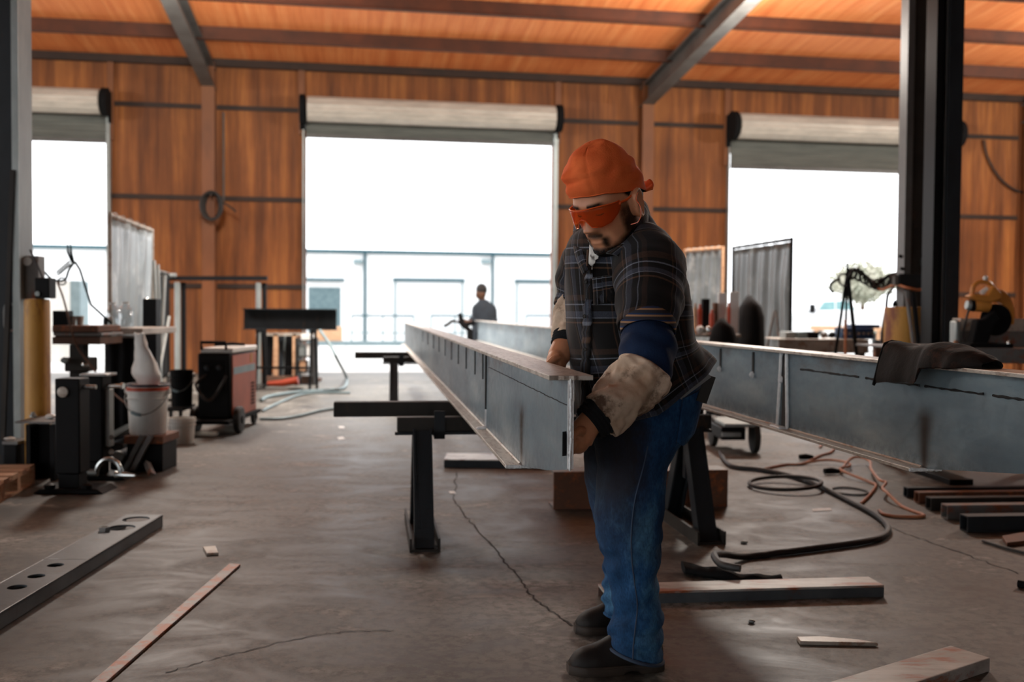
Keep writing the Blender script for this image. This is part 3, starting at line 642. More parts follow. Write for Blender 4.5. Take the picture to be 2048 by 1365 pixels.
b = MB(); b.bar(p0 + V3((0, 0, .040)), p1 + V3((0, 0, .040)), wv, .009); b.build('web', M['toplight'], o, smooth=0, bevel=.002)
for s in (-1, 1):
    b = MB(); b.bar(p0 + n * s * (wv / 2 - .005) + V3((0, 0, .018)), p1 + n * s * (wv / 2 - .005) + V3((0, 0, .018)), .01, .035); b.build('flange', M['rustgrey'] if s > 0 else M['millscale'], o, smooth=0)
flat_on('steel_plate', [(1901, 1291), (1981, 1316), (1750, 1393), (1600, 1393), (1656, 1365)], .042, M['toplight'], 'thick rusty steel plate lying on the floor at lower right corner', 'steel plate', .004)
b = MB(); b.prism([G(1593, 1281), G(1600, 1291), G(1690, 1293), G(1757, 1294), G(1720, 1287), G(1640, 1280)], (0, 0, .012)); one('wedge_offcut', b, M['lightsteel'], 'thin pointed steel sliver on the floor in front of the rust-edged channel', 'offcut', smooth=0, bevel=.003)
b = MB(); p = G(1503, 1247); b.ell(p + V3((0, 0, .006)), (.013, .009, .0065), 10, 6); one('pebble', b, M['galv'], 'small grey lump on the floor right of the near boot', 'pebble')
b = MB(); p = G(1488, 1088); b.ell(p + V3((0, 0, .007)), (.018, .012, .0075), 10, 6); one('pebble', b, M['galv'], 'small grey lump on the floor right of the trestle leg', 'pebble')
for (px, lab) in (([(1624, 1018), (1626, 1023), (1664, 1021), (1660, 1017)], 'thin white strip of paper on the floor inside the black cable bend'), ([(674, 875), (678, 880), (690, 879), (686, 874)], 'small white scrap on the floor left of the near trestle'), ([(676, 853), (679, 857), (690, 857), (687, 853)], 'small white scrap on the floor under the projecting tube end'), ([(898, 983), (900, 987), (912, 988), (909, 983)], 'small white scrap beside the crack under the near beam')):
    flat_on('paper_scrap', px, .003, M['white'], lab, 'scrap', 0)
# flat steel and a rusty channel lying behind the near beam
a, c = G(888, 936), G(1120, 938)
o = thing('steel_slab', 'dark flat steel piece with a light top, on the floor under the near beam', 'steel slab', (a + c) / 2)
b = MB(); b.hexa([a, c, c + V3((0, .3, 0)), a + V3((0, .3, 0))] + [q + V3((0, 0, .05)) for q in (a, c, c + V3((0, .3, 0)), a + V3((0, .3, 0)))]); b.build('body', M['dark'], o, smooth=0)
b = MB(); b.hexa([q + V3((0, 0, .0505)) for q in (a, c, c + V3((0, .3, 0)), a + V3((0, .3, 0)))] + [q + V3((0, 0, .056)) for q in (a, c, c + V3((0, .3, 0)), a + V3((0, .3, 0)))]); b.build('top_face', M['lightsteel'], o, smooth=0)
a, c = G(1107, 1020), G(1455, 1014); a.z = c.z = 0
o = thing('rusty_channel', 'rusty steel channel on edge on the floor behind the man\'s legs', 'steel channel', (a + c) / 2)
dd = (c - a).normalized(); nn = V3((-dd.y, dd.x, 0))
b = MB(); b.hexa([a + nn * .0 + V3((0, 0, 0)), c, c + nn * .012, a + nn * .012] + [q + V3((0, 0, .2)) for q in (a, c, c + nn * .012, a + nn * .012)]); b.build('web', M['rust'], o, smooth=0)
for z in (0, .188):
    b = MB(); b.hexa([q + V3((0, 0, z)) for q in (a + nn * .0122, c + nn * .0122, c + nn * .16, a + nn * .16)] + [q + V3((0, 0, z + .012)) for q in (a + nn * .0122, c + nn * .0122, c + nn * .16, a + nn * .16)]); b.build('flange', M['rustgrey'], o, smooth=0)
# cables
def gpath(px, r, z=None): return [G(x, y, r + .001) for x, y in px]
r = .0145
px = [(1440, 905), (1462, 932), (1520, 940), (1580, 952), (1640, 974), (1700, 1003), (1750, 1030), (1776, 1055), (1764, 1074), (1720, 1085), (1640, 1096), (1560, 1106), (1490, 1114), (1445, 1126), (1428, 1142), (1440, 1160), (1462, 1167), (1480, 1170)]
b = MB(); b.tube(bez([q + V3((0, 0, .062 if j > 13 else .035 if j == 13 else 0)) for j, q in enumerate(gpath(px, r))], 8), r, 12); one('black_cable', b, M['rubber'], 'thick black cable snaking across the floor to the right of the man', 'cable')
b = MB(); c0 = G(1570, 972, r); rx = (1640 - 1500) / 2 * S(c0.y); b.tube([c0 + V3((rx * math.cos(t), 1.02 * rx * math.sin(t), .004 + .013 * (1 + math.cos(t - .1)))) for t in [2 * PI * j / 40 for j in range(41)]], r * .8, 10); one('cable_loop', b, M['rubber'], 'single round loop of black hose lying on the floor under the second beam', 'hose')
for i, (px, lab) in enumerate((
    ([(1530, 938), (1570, 930), (1605, 928), (1640, 912), (1662, 905), (1668, 893), (1650, 882), (1640, 895)], 'orange-brown cord nearest the man, running up towards the second beam'),
    ([(1600, 929), (1650, 926), (1690, 930), (1700, 938), (1680, 944), (1700, 955), (1740, 965), (1752, 972), (1740, 990), (1722, 1008)], 'orange-brown cord crossing the middle of the tangle by the black plug'),
    ([(1680, 945), (1700, 930), (1722, 926), (1740, 935), (1742, 950), (1758, 972), (1772, 978), (1765, 990), (1775, 1000), (1805, 1014), (1848, 1032), (1800, 1034), (1770, 1030), (1758, 1022)], 'orange-brown cord ending in a bright loop by the stacked steel tubes'))):
    b = MB(); b.tube(bez([q + V3((0, 0, .019 * i * (1 if 1 <= j <= (5 if i == 1 else 8) else .0))) for j, q in enumerate(gpath(px, .008))], 8), .0085, 8); one('orange_cord', b, M['cord'], lab, 'cord', 'tangled orange cords')
for (x, y, lab) in ((1613, 921, 'black plug on the orange cord, left end of the tangle'), (1664, 950, 'black plug on the orange cord in the middle of the tangle')):
    p = G(x, y); b = MB(); b.tube([p + V3((-.05, 0, .022)), p + V3((.0, .01, .024)), p + V3((.05, .01, .02))], [.018, .021, .014], 10); one('cord_plug', b, M['matte'], lab, 'plug', 'black cord plugs')
b = MB(); b.tube([G(1700, 983, .007) + V3((.1 * math.cos(t), .12 * math.sin(t), 0)) for t in [2 * PI * j / 24 for j in range(25)]], .006, 8); one('small_hose_ring', b, M['rubber'], 'small black ring of hose lying among the orange cords', 'hose')
# crumpled black leather lying under the cable bend
b = MB(); rings = []
for i in range(26):
    t = i / 25; x = 1366 + t * 196; y = 1146 + 14 * math.sin(t * 2.2) + t * 8; p = G(x, y); hw = (.055 - .03 * t) * (1 + .2 * noise.noise(V3((t * 5, 1, 2)))); hh = .021 + .008 * noise.noise(V3((t * 4, 5, 1))) - .006 * t
    rings.append([p + V3((.01 * noise.noise(V3((t * 9, j, 0))), hw * math.cos(2 * PI * j / 14), max(.001, hh * (1 + math.sin(2 * PI * j / 14)) * (1 + .3 * noise.noise(V3((t * 8, j * .8, 3))))))) for j in range(14)])
b.loft(rings); one('black_leather_strip', b, M['matte'], 'crumpled black leather strip on the floor under the black cable bend', 'leather strip', smooth=60)
# stack of dark steel tubes at the right edge
tubes = [(1815, 996, 0, .05, 'farthest'), (1838, 1008, 0, .055, 'second from the back'), (1862, 1022, 0, .06, 'third from the back'), (1895, 1040, 0, .065, 'fourth from the back'), (1935, 1066, 0, .07, 'nearest')]
for i, (x, y, z, w_, lab) in enumerate(tubes):
    a = G(x, y); a.z = .001; dr = V3((1, .10, 0)).normalized(); nn = V3((-dr.y, dr.x, 0)); e = a + dr * 1.9; h_ = w_ * 1.1
    b = MB(); th = .006; 
    for (q0, q1, z0, z1) in ((0, w_, 0, th), (0, w_, h_ - th, h_), (0, th, th, h_ - th), (w_ - th, w_, th, h_ - th)):
        b.hexa([a + nn * q0 + V3((0, 0, z0)), e + nn * q0 + V3((0, 0, z0)), e + nn * q1 + V3((0, 0, z0)), a + nn * q1 + V3((0, 0, z0)), a + nn * q0 + V3((0, 0, z1)), e + nn * q0 + V3((0, 0, z1)), e + nn * q1 + V3((0, 0, z1)), a + nn * q1 + V3((0, 0, z1))])
    one('square_tube', b, (M['dark'], M['rust'], M['dark2'], M['rustgrey'], M['dark'])[i], 'square steel tube on the floor at the right edge, ' + lab + ' of five', 'steel tube', 'stacked square tubes', smooth=0)
flat_on('rust_plate', [(2004, 1072), (2048, 1064), (2100, 1056), (2110, 1072), (2048, 1082), (2014, 1086)], .02, M['rust'], 'orange rusty flat piece at the right edge in front of the square tubes', 'steel plate', .003)
b = MB(); b.tube([G(2036, 1168, .014), G(2070, 1174, .014)], .014, 10); one('tool_grip', b, M['matte'], 'black tool grip on the floor cut off by the right edge', 'tool')
b = MB(); b.tube(bez(gpath([(1965, 1082), (2010, 1096), (2048, 1106), (2090, 1116)], .007), 6), .007, 8); one('thin_cable', b, M['rubber'], 'thin black cable on the floor in front of the square tubes', 'cable')
# leather sleeve lying over the second beam
b = MB(); rings = []; z0 = ZT + .006
def on2(x, y, dz=0):
    d = ray(x, y); t = (z0 - H) / d.z; return CAM + d * t
K = [((1795, 742), (.075, .075), .05), ((1830, 737), (.072, .065), .042), ((1860, 731), (.07, .06), .045), ((1890, 728), (.075, .06), .055), ((1915, 729), (.07, .06), .05), ((1940, 734), (.065, .05), .04), ((1965, 740), (.05, .04), .03), ((1985, 746), (.03, .02), .012)]
for i in range(31):
    t = i / 30 * (len(K) - 1); k = min(int(t), len(K) - 2); f = t - k; (x0, y0), h0, v0 = K[k]; (x1, y1), h1, v1 = K[k + 1]
    x, y = x0 + (x1 - x0) * f, y0 + (y1 - y0) * f; hw = h0[0] + (h1[0] - h0[0]) * f; hv = v0 + (v1 - v0) * f
    s2 = (744 + 1.616 * F / 2.6, 0); c0 = V3((0, 0, 0)); Yc = LAT2; 
    # centre follows the beam's top
    Yb = 2.2 + 0; 
    d = ray(x, 700); den = d.x - BT * d.y; tt = LAT2 / den; cpt = CAM + d * tt; cpt.z = z0
    ring = []
    for j in range(18):
        a = 2 * PI * j / 18; q = -math.cos(a) * hw; zz = math.sin(a)
        dz = hv * max(zz, 0) * 1.0 + (.004 * min(zz, 0))
        if q < -.052 : dz -= (abs(q) - .052) * 2.2 * (1.6 if i < 12 else .4)
        ring.append(cpt + BP * q + V3((0, 0, dz)) + noise.noise_vector(V3((i * .28, j * .5, 3))) * .008)
    rings.append(ring)
o = thing('leather_sleeve', 'dark brown leather welding sleeve draped over the second beam at right', 'welding sleeve', rings[8][0])
b.loft(rings, False); b.build('sleeve_body', mat('dark_leather', C(30, 24, 20), C(20, 16, 14), .8, 0, 5, spots=C(70, 42, 28), spot_t=.64, spot_scale=4, bump=.4, bscale=50, spec=.2), o, smooth=70, mods=[('SOLIDIFY', dict(thickness=.004, offset=1)), ('SUBSURF', dict(levels=1, render_levels=1))])
b = MB(); b.tube(rings[0] + [rings[0][0]], .0045, 6); b.build('cuff_seam', M['matte'], o)
# ------------------------------------------------------------------ left side of the shop
def rect_part(nm, mt, parent, x0, y0, x1, y1, Y, dep, **kw):
    b = MB(); b.pxbox(x0, y0, x1, y1, Y, dep); return b.build(nm, mt, parent, **kw)
# near steel column at the left edge
Yc = 6.55; gx = P(38, 700, Yc).x
c = thing('steel_column', 'wide dark blue steel column at the left edge of the picture', 'column', (gx - .3, Yc + .1, 0), kind='structure')
b = MB(); b.b2((gx - .012, Yc, 0), (gx, Yc + .2, roof_z(-10))); b.build('flange', mat('column_lit_edge', C(150, 158, 160), C(112, 120, 124), .5, .2, 3, (1, 1, .3)), c, smooth=0)  # flange coloured paler than the web to paint the light on it
b = MB(); b.b2((gx - .9, Yc + .05, 0), (gx - .0122, Yc + .065, roof_z(-10))); b.build('web', M['dark'], c, smooth=0)
b = MB(); b.bar((gx - .012, Yc - .004, .0), (gx - .012, Yc - .004, roof_z(-10)), .045, .008, (0, 1, 0)); b.build('edge_strip', M['galv'], c, smooth=0)  # pale strip painting the lit flange edge
q = P(20, 635, Yc + .03); b = MB(); pth = []
for j in range(33):
    t = 2 * PI * j / 32; pth.append(q + V3((.036 * (1 if math.cos(t) > 0 else -1) * abs(math.cos(t)) ** .5, 0, .088 * (1 if math.sin(t) > 0 else -1) * abs(math.sin(t)) ** .6)))
b.tube(pth, .009, 8); b.build('oval_bracket', M['rustgrey'], c)
b = MB(); b.bar(P(26, 340, Yc - .01), P(6, 880, Yc - .01), .03, .02, (0, 1, 0)); b.build('cover_strip', M['dark2'], c)
one('conduit_box', MB().pxbox(50, 512, 76, 598, 6.63, .1), M['rustgrey'], 'grey box on the left column above the yellow bollard', 'electrical box', bevel=.005)
# yellow bollard with a black switch box on it
bp = P(75, 720, 6.37); r = 24 * S(6.37)
o = thing('bollard', 'yellow worn bollard beside the left column, black box on its top', 'bollard', (bp.x, 6.37, 0), 'yellow bollards')
zt = P(75, 598, 6.37).z; b = MB(); b.lathe([(r, 0), (r, zt - .02), (r * .93, zt - .004), (r * .5, zt)], (bp.x, 6.37, 0), 28); b.build('post', M['yellow'], o)
b = MB(); b.lathe([(r * 1.12, 0), (r * 1.12, .012), (r, .013)], (bp.x, 6.37, 0), 24); b.build('base_flange', M['rust'], o)
o = thing('switch_box', 'black box standing on top of the left yellow bollard', 'box', P(84, 597, 6.35))
b = MB(); b.pxbox(69, 556, 98, 597, 6.31, .1); b.build('housing', M['black'], o, bevel=.006)
b = MB(); b.lathe([(.016, 0), (.016, .012)], P(76, 588, 6.308), 12, (0, -1, 0)); b.build('dial', M['galv'], o)
b = MB(); b.tube(bez([P(60, 500, 6.38), P(72, 525, 6.37), P(82, 548, 6.36), P(86, 558, 6.36)], 6), .006, 8); b.build('lead', M['rubber'], o)
b = MB(); b.lathe([(.028, 0), (.030, .006), (.02, .007), (.019, .002)], P(55, 523, 6.62), 20, (0, -1, 0)); one('white_tape_ring', b, M['plastic'], 'round white ring hanging on the box beside the left column', 'ring')
# I-beam stub and small black box on the floor by the column
a = P(50, 965, 6.0)
o = thing('beam_stub', 'short black I-beam stub standing on end beside the yellow bollard', 'beam stub', (P(85, 900, 6.05).x, 6.15, 0))
b = MB(); b.pxbox(52, 850, 60, 966, 6.0, .25); b.build('flange', M['black'], o, smooth=0)
b = MB(); b.pxbox(100, 850, 108, 966, 6.0, .25); b.build('flange', M['black'], o, smooth=0)
b = MB(); b.pxbox(60.3, 850, 99.7, 966, 6.11, .02); b.build('web', M['black'], o, smooth=0)
zt = P(75, 846, 6.0).z; b = MB(); b.b2((P(38, 846, 6.0).x, 5.95, zt), (P(112, 846, 6.0).x, 6.27, zt + .012)); b.build('cap_plate', M['rustgrey'], o, smooth=0)
b = MB(); q = P(66, 838, 6.2); b.lathe([(.02, 0), (.02, .012), (.012, .02), (.012, .03)], (q.x, 6.2, zt + .0125), 8); one('bolt', b, M['galv'], 'bolt lying on the cap plate of the beam stub, left of the grey rag', 'bolt')
b = MB(); q = P(101, 838, 6.1); b.ell((q.x, 6.1, zt + .028), (.035, .03, .016), 12, 8); b.jitter(.008, 20); one('grey_rag', b, M['plastic'], 'small white crumpled rag on the cap plate beside the front jack', 'rag')
o = thing('parts_box', 'low open black box on the floor at the foot of the left column', 'box', (P(33, 930, 6.3).x, 6.37, 0)); b = MB(); b.pxbox(6, 890, 33, 936, 6.3, .14); b.build('body', M['black'], o, bevel=.006)
b = MB(); b.pxbox(4, 884, 35, 889.6, 6.28, .18); b.build('rim', M['rustgrey'], o)
b = MB(); q = P(20, 880, 6.36); b.ell(q + V3((0, 0, .006)), (.035, .03, .012), 12, 8); b.jitter(.006, 25); one('grey_rag', b, M['plastic'], 'small pale rag lying on the low black box at the left column', 'rag')
# wooden pallet
p0, p1 = G(70, 967), G(-60, 1042); p0.z = p1.z = 0
d = (p1 - p0).normalized(); n = V3((d.y, -d.x, 0));
if n.x > 0: n = -n
L, Wd, Hh = 1.2, 1.0, .115
o = thing('wooden_pallet', 'wooden pallet cut off by the left edge, on the floor before the black box', 'pallet', p0 + d * L / 2 + n * Wd / 2)
def T(s, q, z): return p0 + d * s + n * q + V3((0, 0, z))
for q in (0, .46, .92):
    b = MB(); b.hexa([T(0, q, .0), T(L, q, .0), T(L, q + .08, .0), T(0, q + .08, .0), T(0, q, .015), T(L, q, .015), T(L, q + .08, .015), T(0, q + .08, .015)]); b.build('skid_board', M['tan'], o, smooth=0)
    for s in (0, .28, .56, 1.1):
        b = MB(); b.hexa([T(s, q, .0155), T(s + .05, q, .0155), T(s + .05, q + .08, .0155), T(s, q + .08, .0155), T(s, q, .085), T(s + .05, q, .085), T(s + .05, q + .08, .085), T(s, q + .08, .085)]); b.build('block', M['tan'], o, smooth=0)
    b = MB(); b.hexa([T(0, q, .0855), T(L, q, .0855), T(L, q + .08, .0855), T(0, q + .08, .0855), T(0, q, .1), T(L, q, .1), T(L, q + .08, .1), T(0, q + .08, .1)]); b.build('stringer_board', M['tan'], o, smooth=0)
for i in range(8):
    s = i * (L - .1) / 7; b = MB(); b.hexa([T(s, 0, .1005), T(s + .1, 0, .1005), T(s + .1, Wd, .1005), T(s, Wd, .1005), T(s, 0, Hh), T(s + .1, 0, Hh), T(s + .1, Wd, Hh), T(s, Wd, Hh)]); b.build('deck_board', M['tan'], o, smooth=0)
# two black trailer jacks
def jack(x0, x1, ytop, ybot, Y, label, rear):
    cx = P((x0 + x1) / 2, ybot, Y).x; o = thing('trailer_jack', label, 'jack', (cx, Y + .08, 0), 'black trailer jacks')
    w = (x1 - x0) * S(Y); zt = P(0, ytop, Y).z
    b = MB(); b.b2((cx - w / 2, Y, .11), (cx + w / 2, Y + .14, zt)); b.build('outer_tube', M['black'], o, bevel=.008)
    b = MB(); b.b2((cx - w / 2 + .012, Y + .012, .03), (cx + w / 2 - .012, Y + .128, .1095)); b.build('inner_tube', M['black'], o, bevel=.004)
    b = MB(); b.hexa([V3((cx - .19, Y - .02, 0)), V3((cx + .21, Y - .02, 0)), V3((cx + .21, Y + .2, 0)), V3((cx - .19, Y + .2, 0)), V3((cx - .15, Y - .02, .03)), V3((cx + .17, Y - .02, .03)), V3((cx + .17, Y + .2, .03)), V3((cx - .15, Y + .2, .03))]); b.build('foot', M['black'], o, bevel=.008)
    if not rear:
        b = MB(); b.lathe([(.03, 0), (.03, .012), (.016, .016)], (cx - .02, Y - .001, zt - .075), 16, (0, -1, 0)); b.build('gear_boss', M['lightsteel'], o)
        b = MB(); b.tube([(cx + w / 2, Y + .06, zt - .05), (cx + w / 2 + .07, Y + .06, zt - .05)], .013, 10); b.build('crank_shaft', M['chrome'], o)
        for s in (-.1, .11):
            b = MB(); b.lathe([(.03, 0), (.03, .02), (.014, .028)], (cx + s, Y - .0, .0305), 14); b.build('foot_bolt', M['black'], o)
    else:
        b = MB(); b.b2((cx - w / 2 - .01, Y - .01, zt + .0005), (cx + w / 2 + .03, Y + .15, zt + .016)); b.build('cap_plate', M['chrome'], o, bevel=.003)
        b = MB(); b.tube([(cx + w / 2 + .01, Y + .05, zt - .06), (cx + w / 2 + .1, Y + .04, zt - .06)], .013, 12); b.lathe([(.02, 0), (.02, .014)], (cx + w / 2 + .1, Y + .04, zt - .06), 12, (1, -.1, 0)); b.build('crank_shaft', M['chrome'], o)
        b = MB(); b.b2((cx + w / 2 + .001, Y + .03, .2), (cx + w / 2 + .03, Y + .1, zt - .08)); b.build('guide_rail', M['galv'], o, bevel=.003)
        b = MB(); b.tube([V3((cx + .11 + .075 * math.cos(t), Y - .03, .04 + .095 * math.sin(t))) for t in [PI * j / 12 for j in range(13)]], .016, 10); b.build('shackle', M['chrome'], o)
        b = MB(); b.tube([(cx + .15, Y - .03, .04), (cx + .27, Y - .03, .035)], [.022, .012], 10); b.build('shackle_pin', M['chrome'], o)
        b = MB(); b.tube([(cx - .14, Y - .025, .055), (cx + .04, Y - .025, .05)], .022, 10); b.build('bottom_bar', M['galv'], o)
        for z in (.17, .26):
            b = MB(); b.lathe([(.016, 0), (.016, .02)], (cx + w / 2 + .035, Y + .04, z), 10, (.5, -1, 0)); b.build('pin', M['chrome'], o)
    return o
jack(110, 160, 757, 990, 5.6, 'front black trailer jack standing on the floor, its shaft sticking out to the right', False)
jack(165, 206, 752, 968, 6.05, 'black trailer jack with bright cap plate and shackle, behind the front one', True)
# pedestal stand with rusty slabs
Y = 7.3; bx = P(150, 740, Y)
o = thing('pedestal_stand', 'dark pedestal work stand with rusty slabs for a top, left of the long drape', 'work stand', (bx.x, Y + .2, 0))
b = MB(); b.pxbox(140, 690, 166, 900, Y + .18, .1, 0.0); b.build('post', M['dark2'], o)
for (x0, y0, x1, y1, mt) in ((104, 652, 196, 664, 'rust'), (106, 667, 203, 672, 'rustgrey'), (104, 675, 200, 689, 'brown')):
    b = MB(); b.pxbox(x0, y0, x1, y1, Y, .42); b.build('slab', M[mt], o, smooth=0, bevel=.004)
b = MB(); b.pxbox(106, 664.2, 192, 666.8, Y + .03, .3); b.pxbox(110, 672.2, 190, 674.8, Y + .03, .3); b.build('spacer', M['dark2'], o)
b = MB(); b.pxbox(128, 716, 176, 744, Y + .14, .18); b.build('vise_body', M['dark2'], o, bevel=.01)
b = MB(); p = P(131, 721, Y + .12); b.lathe([(.022, 0), (.026, .02), (.02, .04)], p, 12, (0, -1, 0)); b.build('knob', M['galv'], o)
b = MB(); p = P(171, 730, Y + .12); b.ell(p, (.03, .03, .024), 12, 8); b.build('jaw_grip', M['chrome'], o)
b = MB(); b.b2((bx.x - .22, Y, 0), (bx.x + .22, Y + .42, .012)); b.build('base_plate', M['dark2'], o)
zt = P(150, 652, Y).z + .0005
b = MB(); b.pxbox(105, 622, 135, 651.5, Y + .1, .10); b2 = one('small_box', b, M['black'], 'small black box on the rusty slabs behind the yellow bollard', 'box', bevel=.004)
for i, (x, y, lab) in enumerate(((145, 632, 'white cup on the rusty slabs, left of its twin'), (160, 634, 'white cup on the rusty slabs, right of its twin'))):
    p = P(x, y, Y + .2); b = MB(); b.lathe([(.022, 0), (.028, .07), (.026, .07), (.02, .004)], (p.x, Y + .2, zt), 14); one('cup', b, M['plastic'], lab, 'cup')
# cable whip stand on the slabs
o = thing('cable_whip', 'black forked cable stand with curling leads above the pedestal stand', 'cable stand', V3((P(152, 640, Y).x, Y + .3, zt)))
b = MB(); b.tube([V3((P(190, 640, Y).x, Y + .3, zt + .014)), P(182, 610, Y + .3), P(170, 572, Y + .3), P(160, 540, Y + .3), P(150, 524, Y + .3)], .009, 8); b.build('mast', M['matte'], o)
for (x, y) in ((135, 488), (141, 487)):
    b = MB(); b.tube([P(146 + (x - 138) * .6, 526, Y + .3), P(x + 1, 505, Y + .3), P(x, y, Y + .3)], [.008, .01, .004], 8); b.build('prong', M['matte'], o)
b = MB(); b.tube(bez([P(148, 526, Y + .3), P(138, 540, Y + .28), P(130, 560, Y + .26), P(112, 562, Y + .26), P(100, 556, Y + .28), P(90, 545, Y + .3)], 6), .009, 8); b.build('arm', M['matte'], o)
b = MB(); b.tube([P(114 + 26 * t, 548 - 22 * t, Y + .3) + V3((0, .02 * math.cos(t * 50), .022 * math.sin(t * 50))) for t in [j / 90 for j in range(91)]], .0035, 6); b.build('curly_lead', M['rubber'], o)
b = MB(); b.tube([P(124, 563, Y + .25) + V3((.03 * math.cos(t), 0, .026 * math.sin(t))) for t in [2 * PI * j / 20 for j in range(21)]], .006, 6); b.build('lead_ring', M['rubber'], o)
b = MB(); b.tube(bez([P(115, 566, Y + .16), P(126, 595, Y + .02), P(138, 640, Y - .05), P(152, 690, Y - .06), P(180, 730, Y - .1), P(225, 785, Y - .2), P(258, 812, Y - .3)], 6), .007, 8); b.build('hanging_lead', M['brown'], o)
# outdoor cabinet seen through the left door
w = 6.0; a, c = PW(100, 625, w), PW(160, 562, w)
o = thing('utility_cabinet', 'pale cabinet with a dark side standing outside the left door', 'cabinet', B((a[0] + c[0]) / 2, w + .4, -.14))
m1 = PW(140, 600, w)[0]
b = MB(); b.hexa([B(a[0], w, -.14), B(m1, w, -.14), B(m1, w + .7, -.14), B(a[0], w + .7, -.14), B(a[0], w, c[1]), B(m1, w, c[1]), B(m1, w + .7, c[1]), B(a[0], w + .7, c[1])]); b.build('front', M['plastic'], o, smooth=0)
b = MB(); b.hexa([B(m1 + .002, w, -.14), B(c[0], w, -.14), B(c[0], w + .7, -.14), B(m1 + .002, w + .7, -.14), B(m1 + .002, w, c[1]), B(c[0], w, c[1]), B(c[0], w + .7, c[1]), B(m1 + .002, w + .7, c[1])]); b.build('side_unit', M['rail'], o, smooth=0)
# silver work table with drape and bottles
Y = 7.9
o = thing('work_table', 'small work table with a bright steel edge, left of the orange welding machine', 'table', (P(248, 700, Y).x, Y + .4, 0))
a, c = P(208, 664, Y), P(285, 657, Y); zt = a.z + .03
b = MB(); b.b2((a.x, Y, zt - .05), (c.x, Y + .8, zt)); b.build('tabletop', M['lightsteel'], o, bevel=.004)
b = MB(); b.b2((P(236, 670, Y).x, Y - .03, zt - .085), (c.x - .02, Y - .001, zt - .055)); b.build('front_lip', M['galv'], o)
for x in (214, 280):
    for dy in (.05, .7):
        q = P(x, 670, Y + dy); b = MB(); b.b2((q.x - .02, Y + dy, 0), (q.x + .02, Y + dy + .04, zt - .051)); b.build('leg', M['dark2'], o)
def drape(x0, y0, x1, y1, Y, amp, k, thick=.006, seed=0, rows=14, cols=40):
    A, Bm = P(x0, y1, Y), P(x1, y0, Y); vs = []; fs = []
    for i in range(rows + 1):
        for j in range(cols + 1):
            s, t = j / cols, i / rows; vs.append((A.x + (Bm.x - A.x) * s, Y + amp * math.sin(k * s * 2 * PI + seed + .6 * math.sin(t * 3)) * (1 - .5 * t) + amp * noise.noise(V3((s * 5, t * 4, seed))), A.z + (Bm.z - A.z) * t))
    for i in range(rows):
        for j in range(cols): q = i * (cols + 1) + j; fs.append((q, q + 1, q + cols + 2, q + cols + 1))
    b = MB(); b.add(vs, fs); return b, [('SOLIDIFY', dict(thickness=thick, offset=0))]
b, md = drape(212, 676, 283, 883, Y - .07, .014, 3, seed=1); one('welding_blanket', b, M['matte'], 'black welding blanket hanging in front of the silver work table', 'blanket', smooth=80, mods=md)
def bottle(x, yb, yt, Y, r, lab):
    p = P(x, yb, Y); h_ = (yb - yt) * S(Y); z0 = zt + .0005
    o = thing('water_bottle', lab, 'bottle', (p.x, Y, z0), 'clear bottles on the work table')
    b = MB(); b.lathe([(r * .9, 0), (r, .01), (r, h_ * .55), (r * .92, h_ * .62), (r, h_ * .7), (r * .45, h_ * .9), (r * .42, h_ * .94)], (p.x, Y, z0), 18); b.build('bottle_body', M['bottle'], o)
    b = MB(); b.lathe([(r * .48, 0), (r * .48, h_ * .06)], (p.x, Y, z0 + h_ * .941), 14); b.build('cap', M['white'], o)
bottle(226, 655, 606, Y + .35, .055, 'clear plastic bottle on the silver table, nearest the door')
bottle(251, 655, 604, Y + .25, .062, 'large clear plastic jug on the silver table beside the black box post')
for i, (x, lab) in enumerate(((206, 'small dark tin at the left end of the silver table'), (215, 'small pale tin between the dark tin and the clear bottle'))):
    p = P(x + 6, 650, Y + .1); b = MB(); b.lathe([(.022, 0), (.022, .07), (.012, .085)], (p.x, Y + .1, zt + .0005), 12); one('tin', b, M['dark'] if i == 0 else M['galv'], lab, 'tin')
# black post box
o = thing('post_box', 'tall black square post standing right of the clear bottles', 'post', (P(299, 640, Y + 1).x, Y + 1.06, 0)); b = MB(); b.pxbox(285, 598, 312, 690, Y + 1.0, .12, 0.0); b.build('tube', M['black'], o, bevel=.005)
b = MB(); q = P(294, 594, Y + 1.05); b.lathe([(.02, 0), (.02, .012), (.01, .018)], (q.x, q.y, P(0, 598, Y + 1.0).z + .0005), 10); b.build('cap_nut', M['chrome'], o)
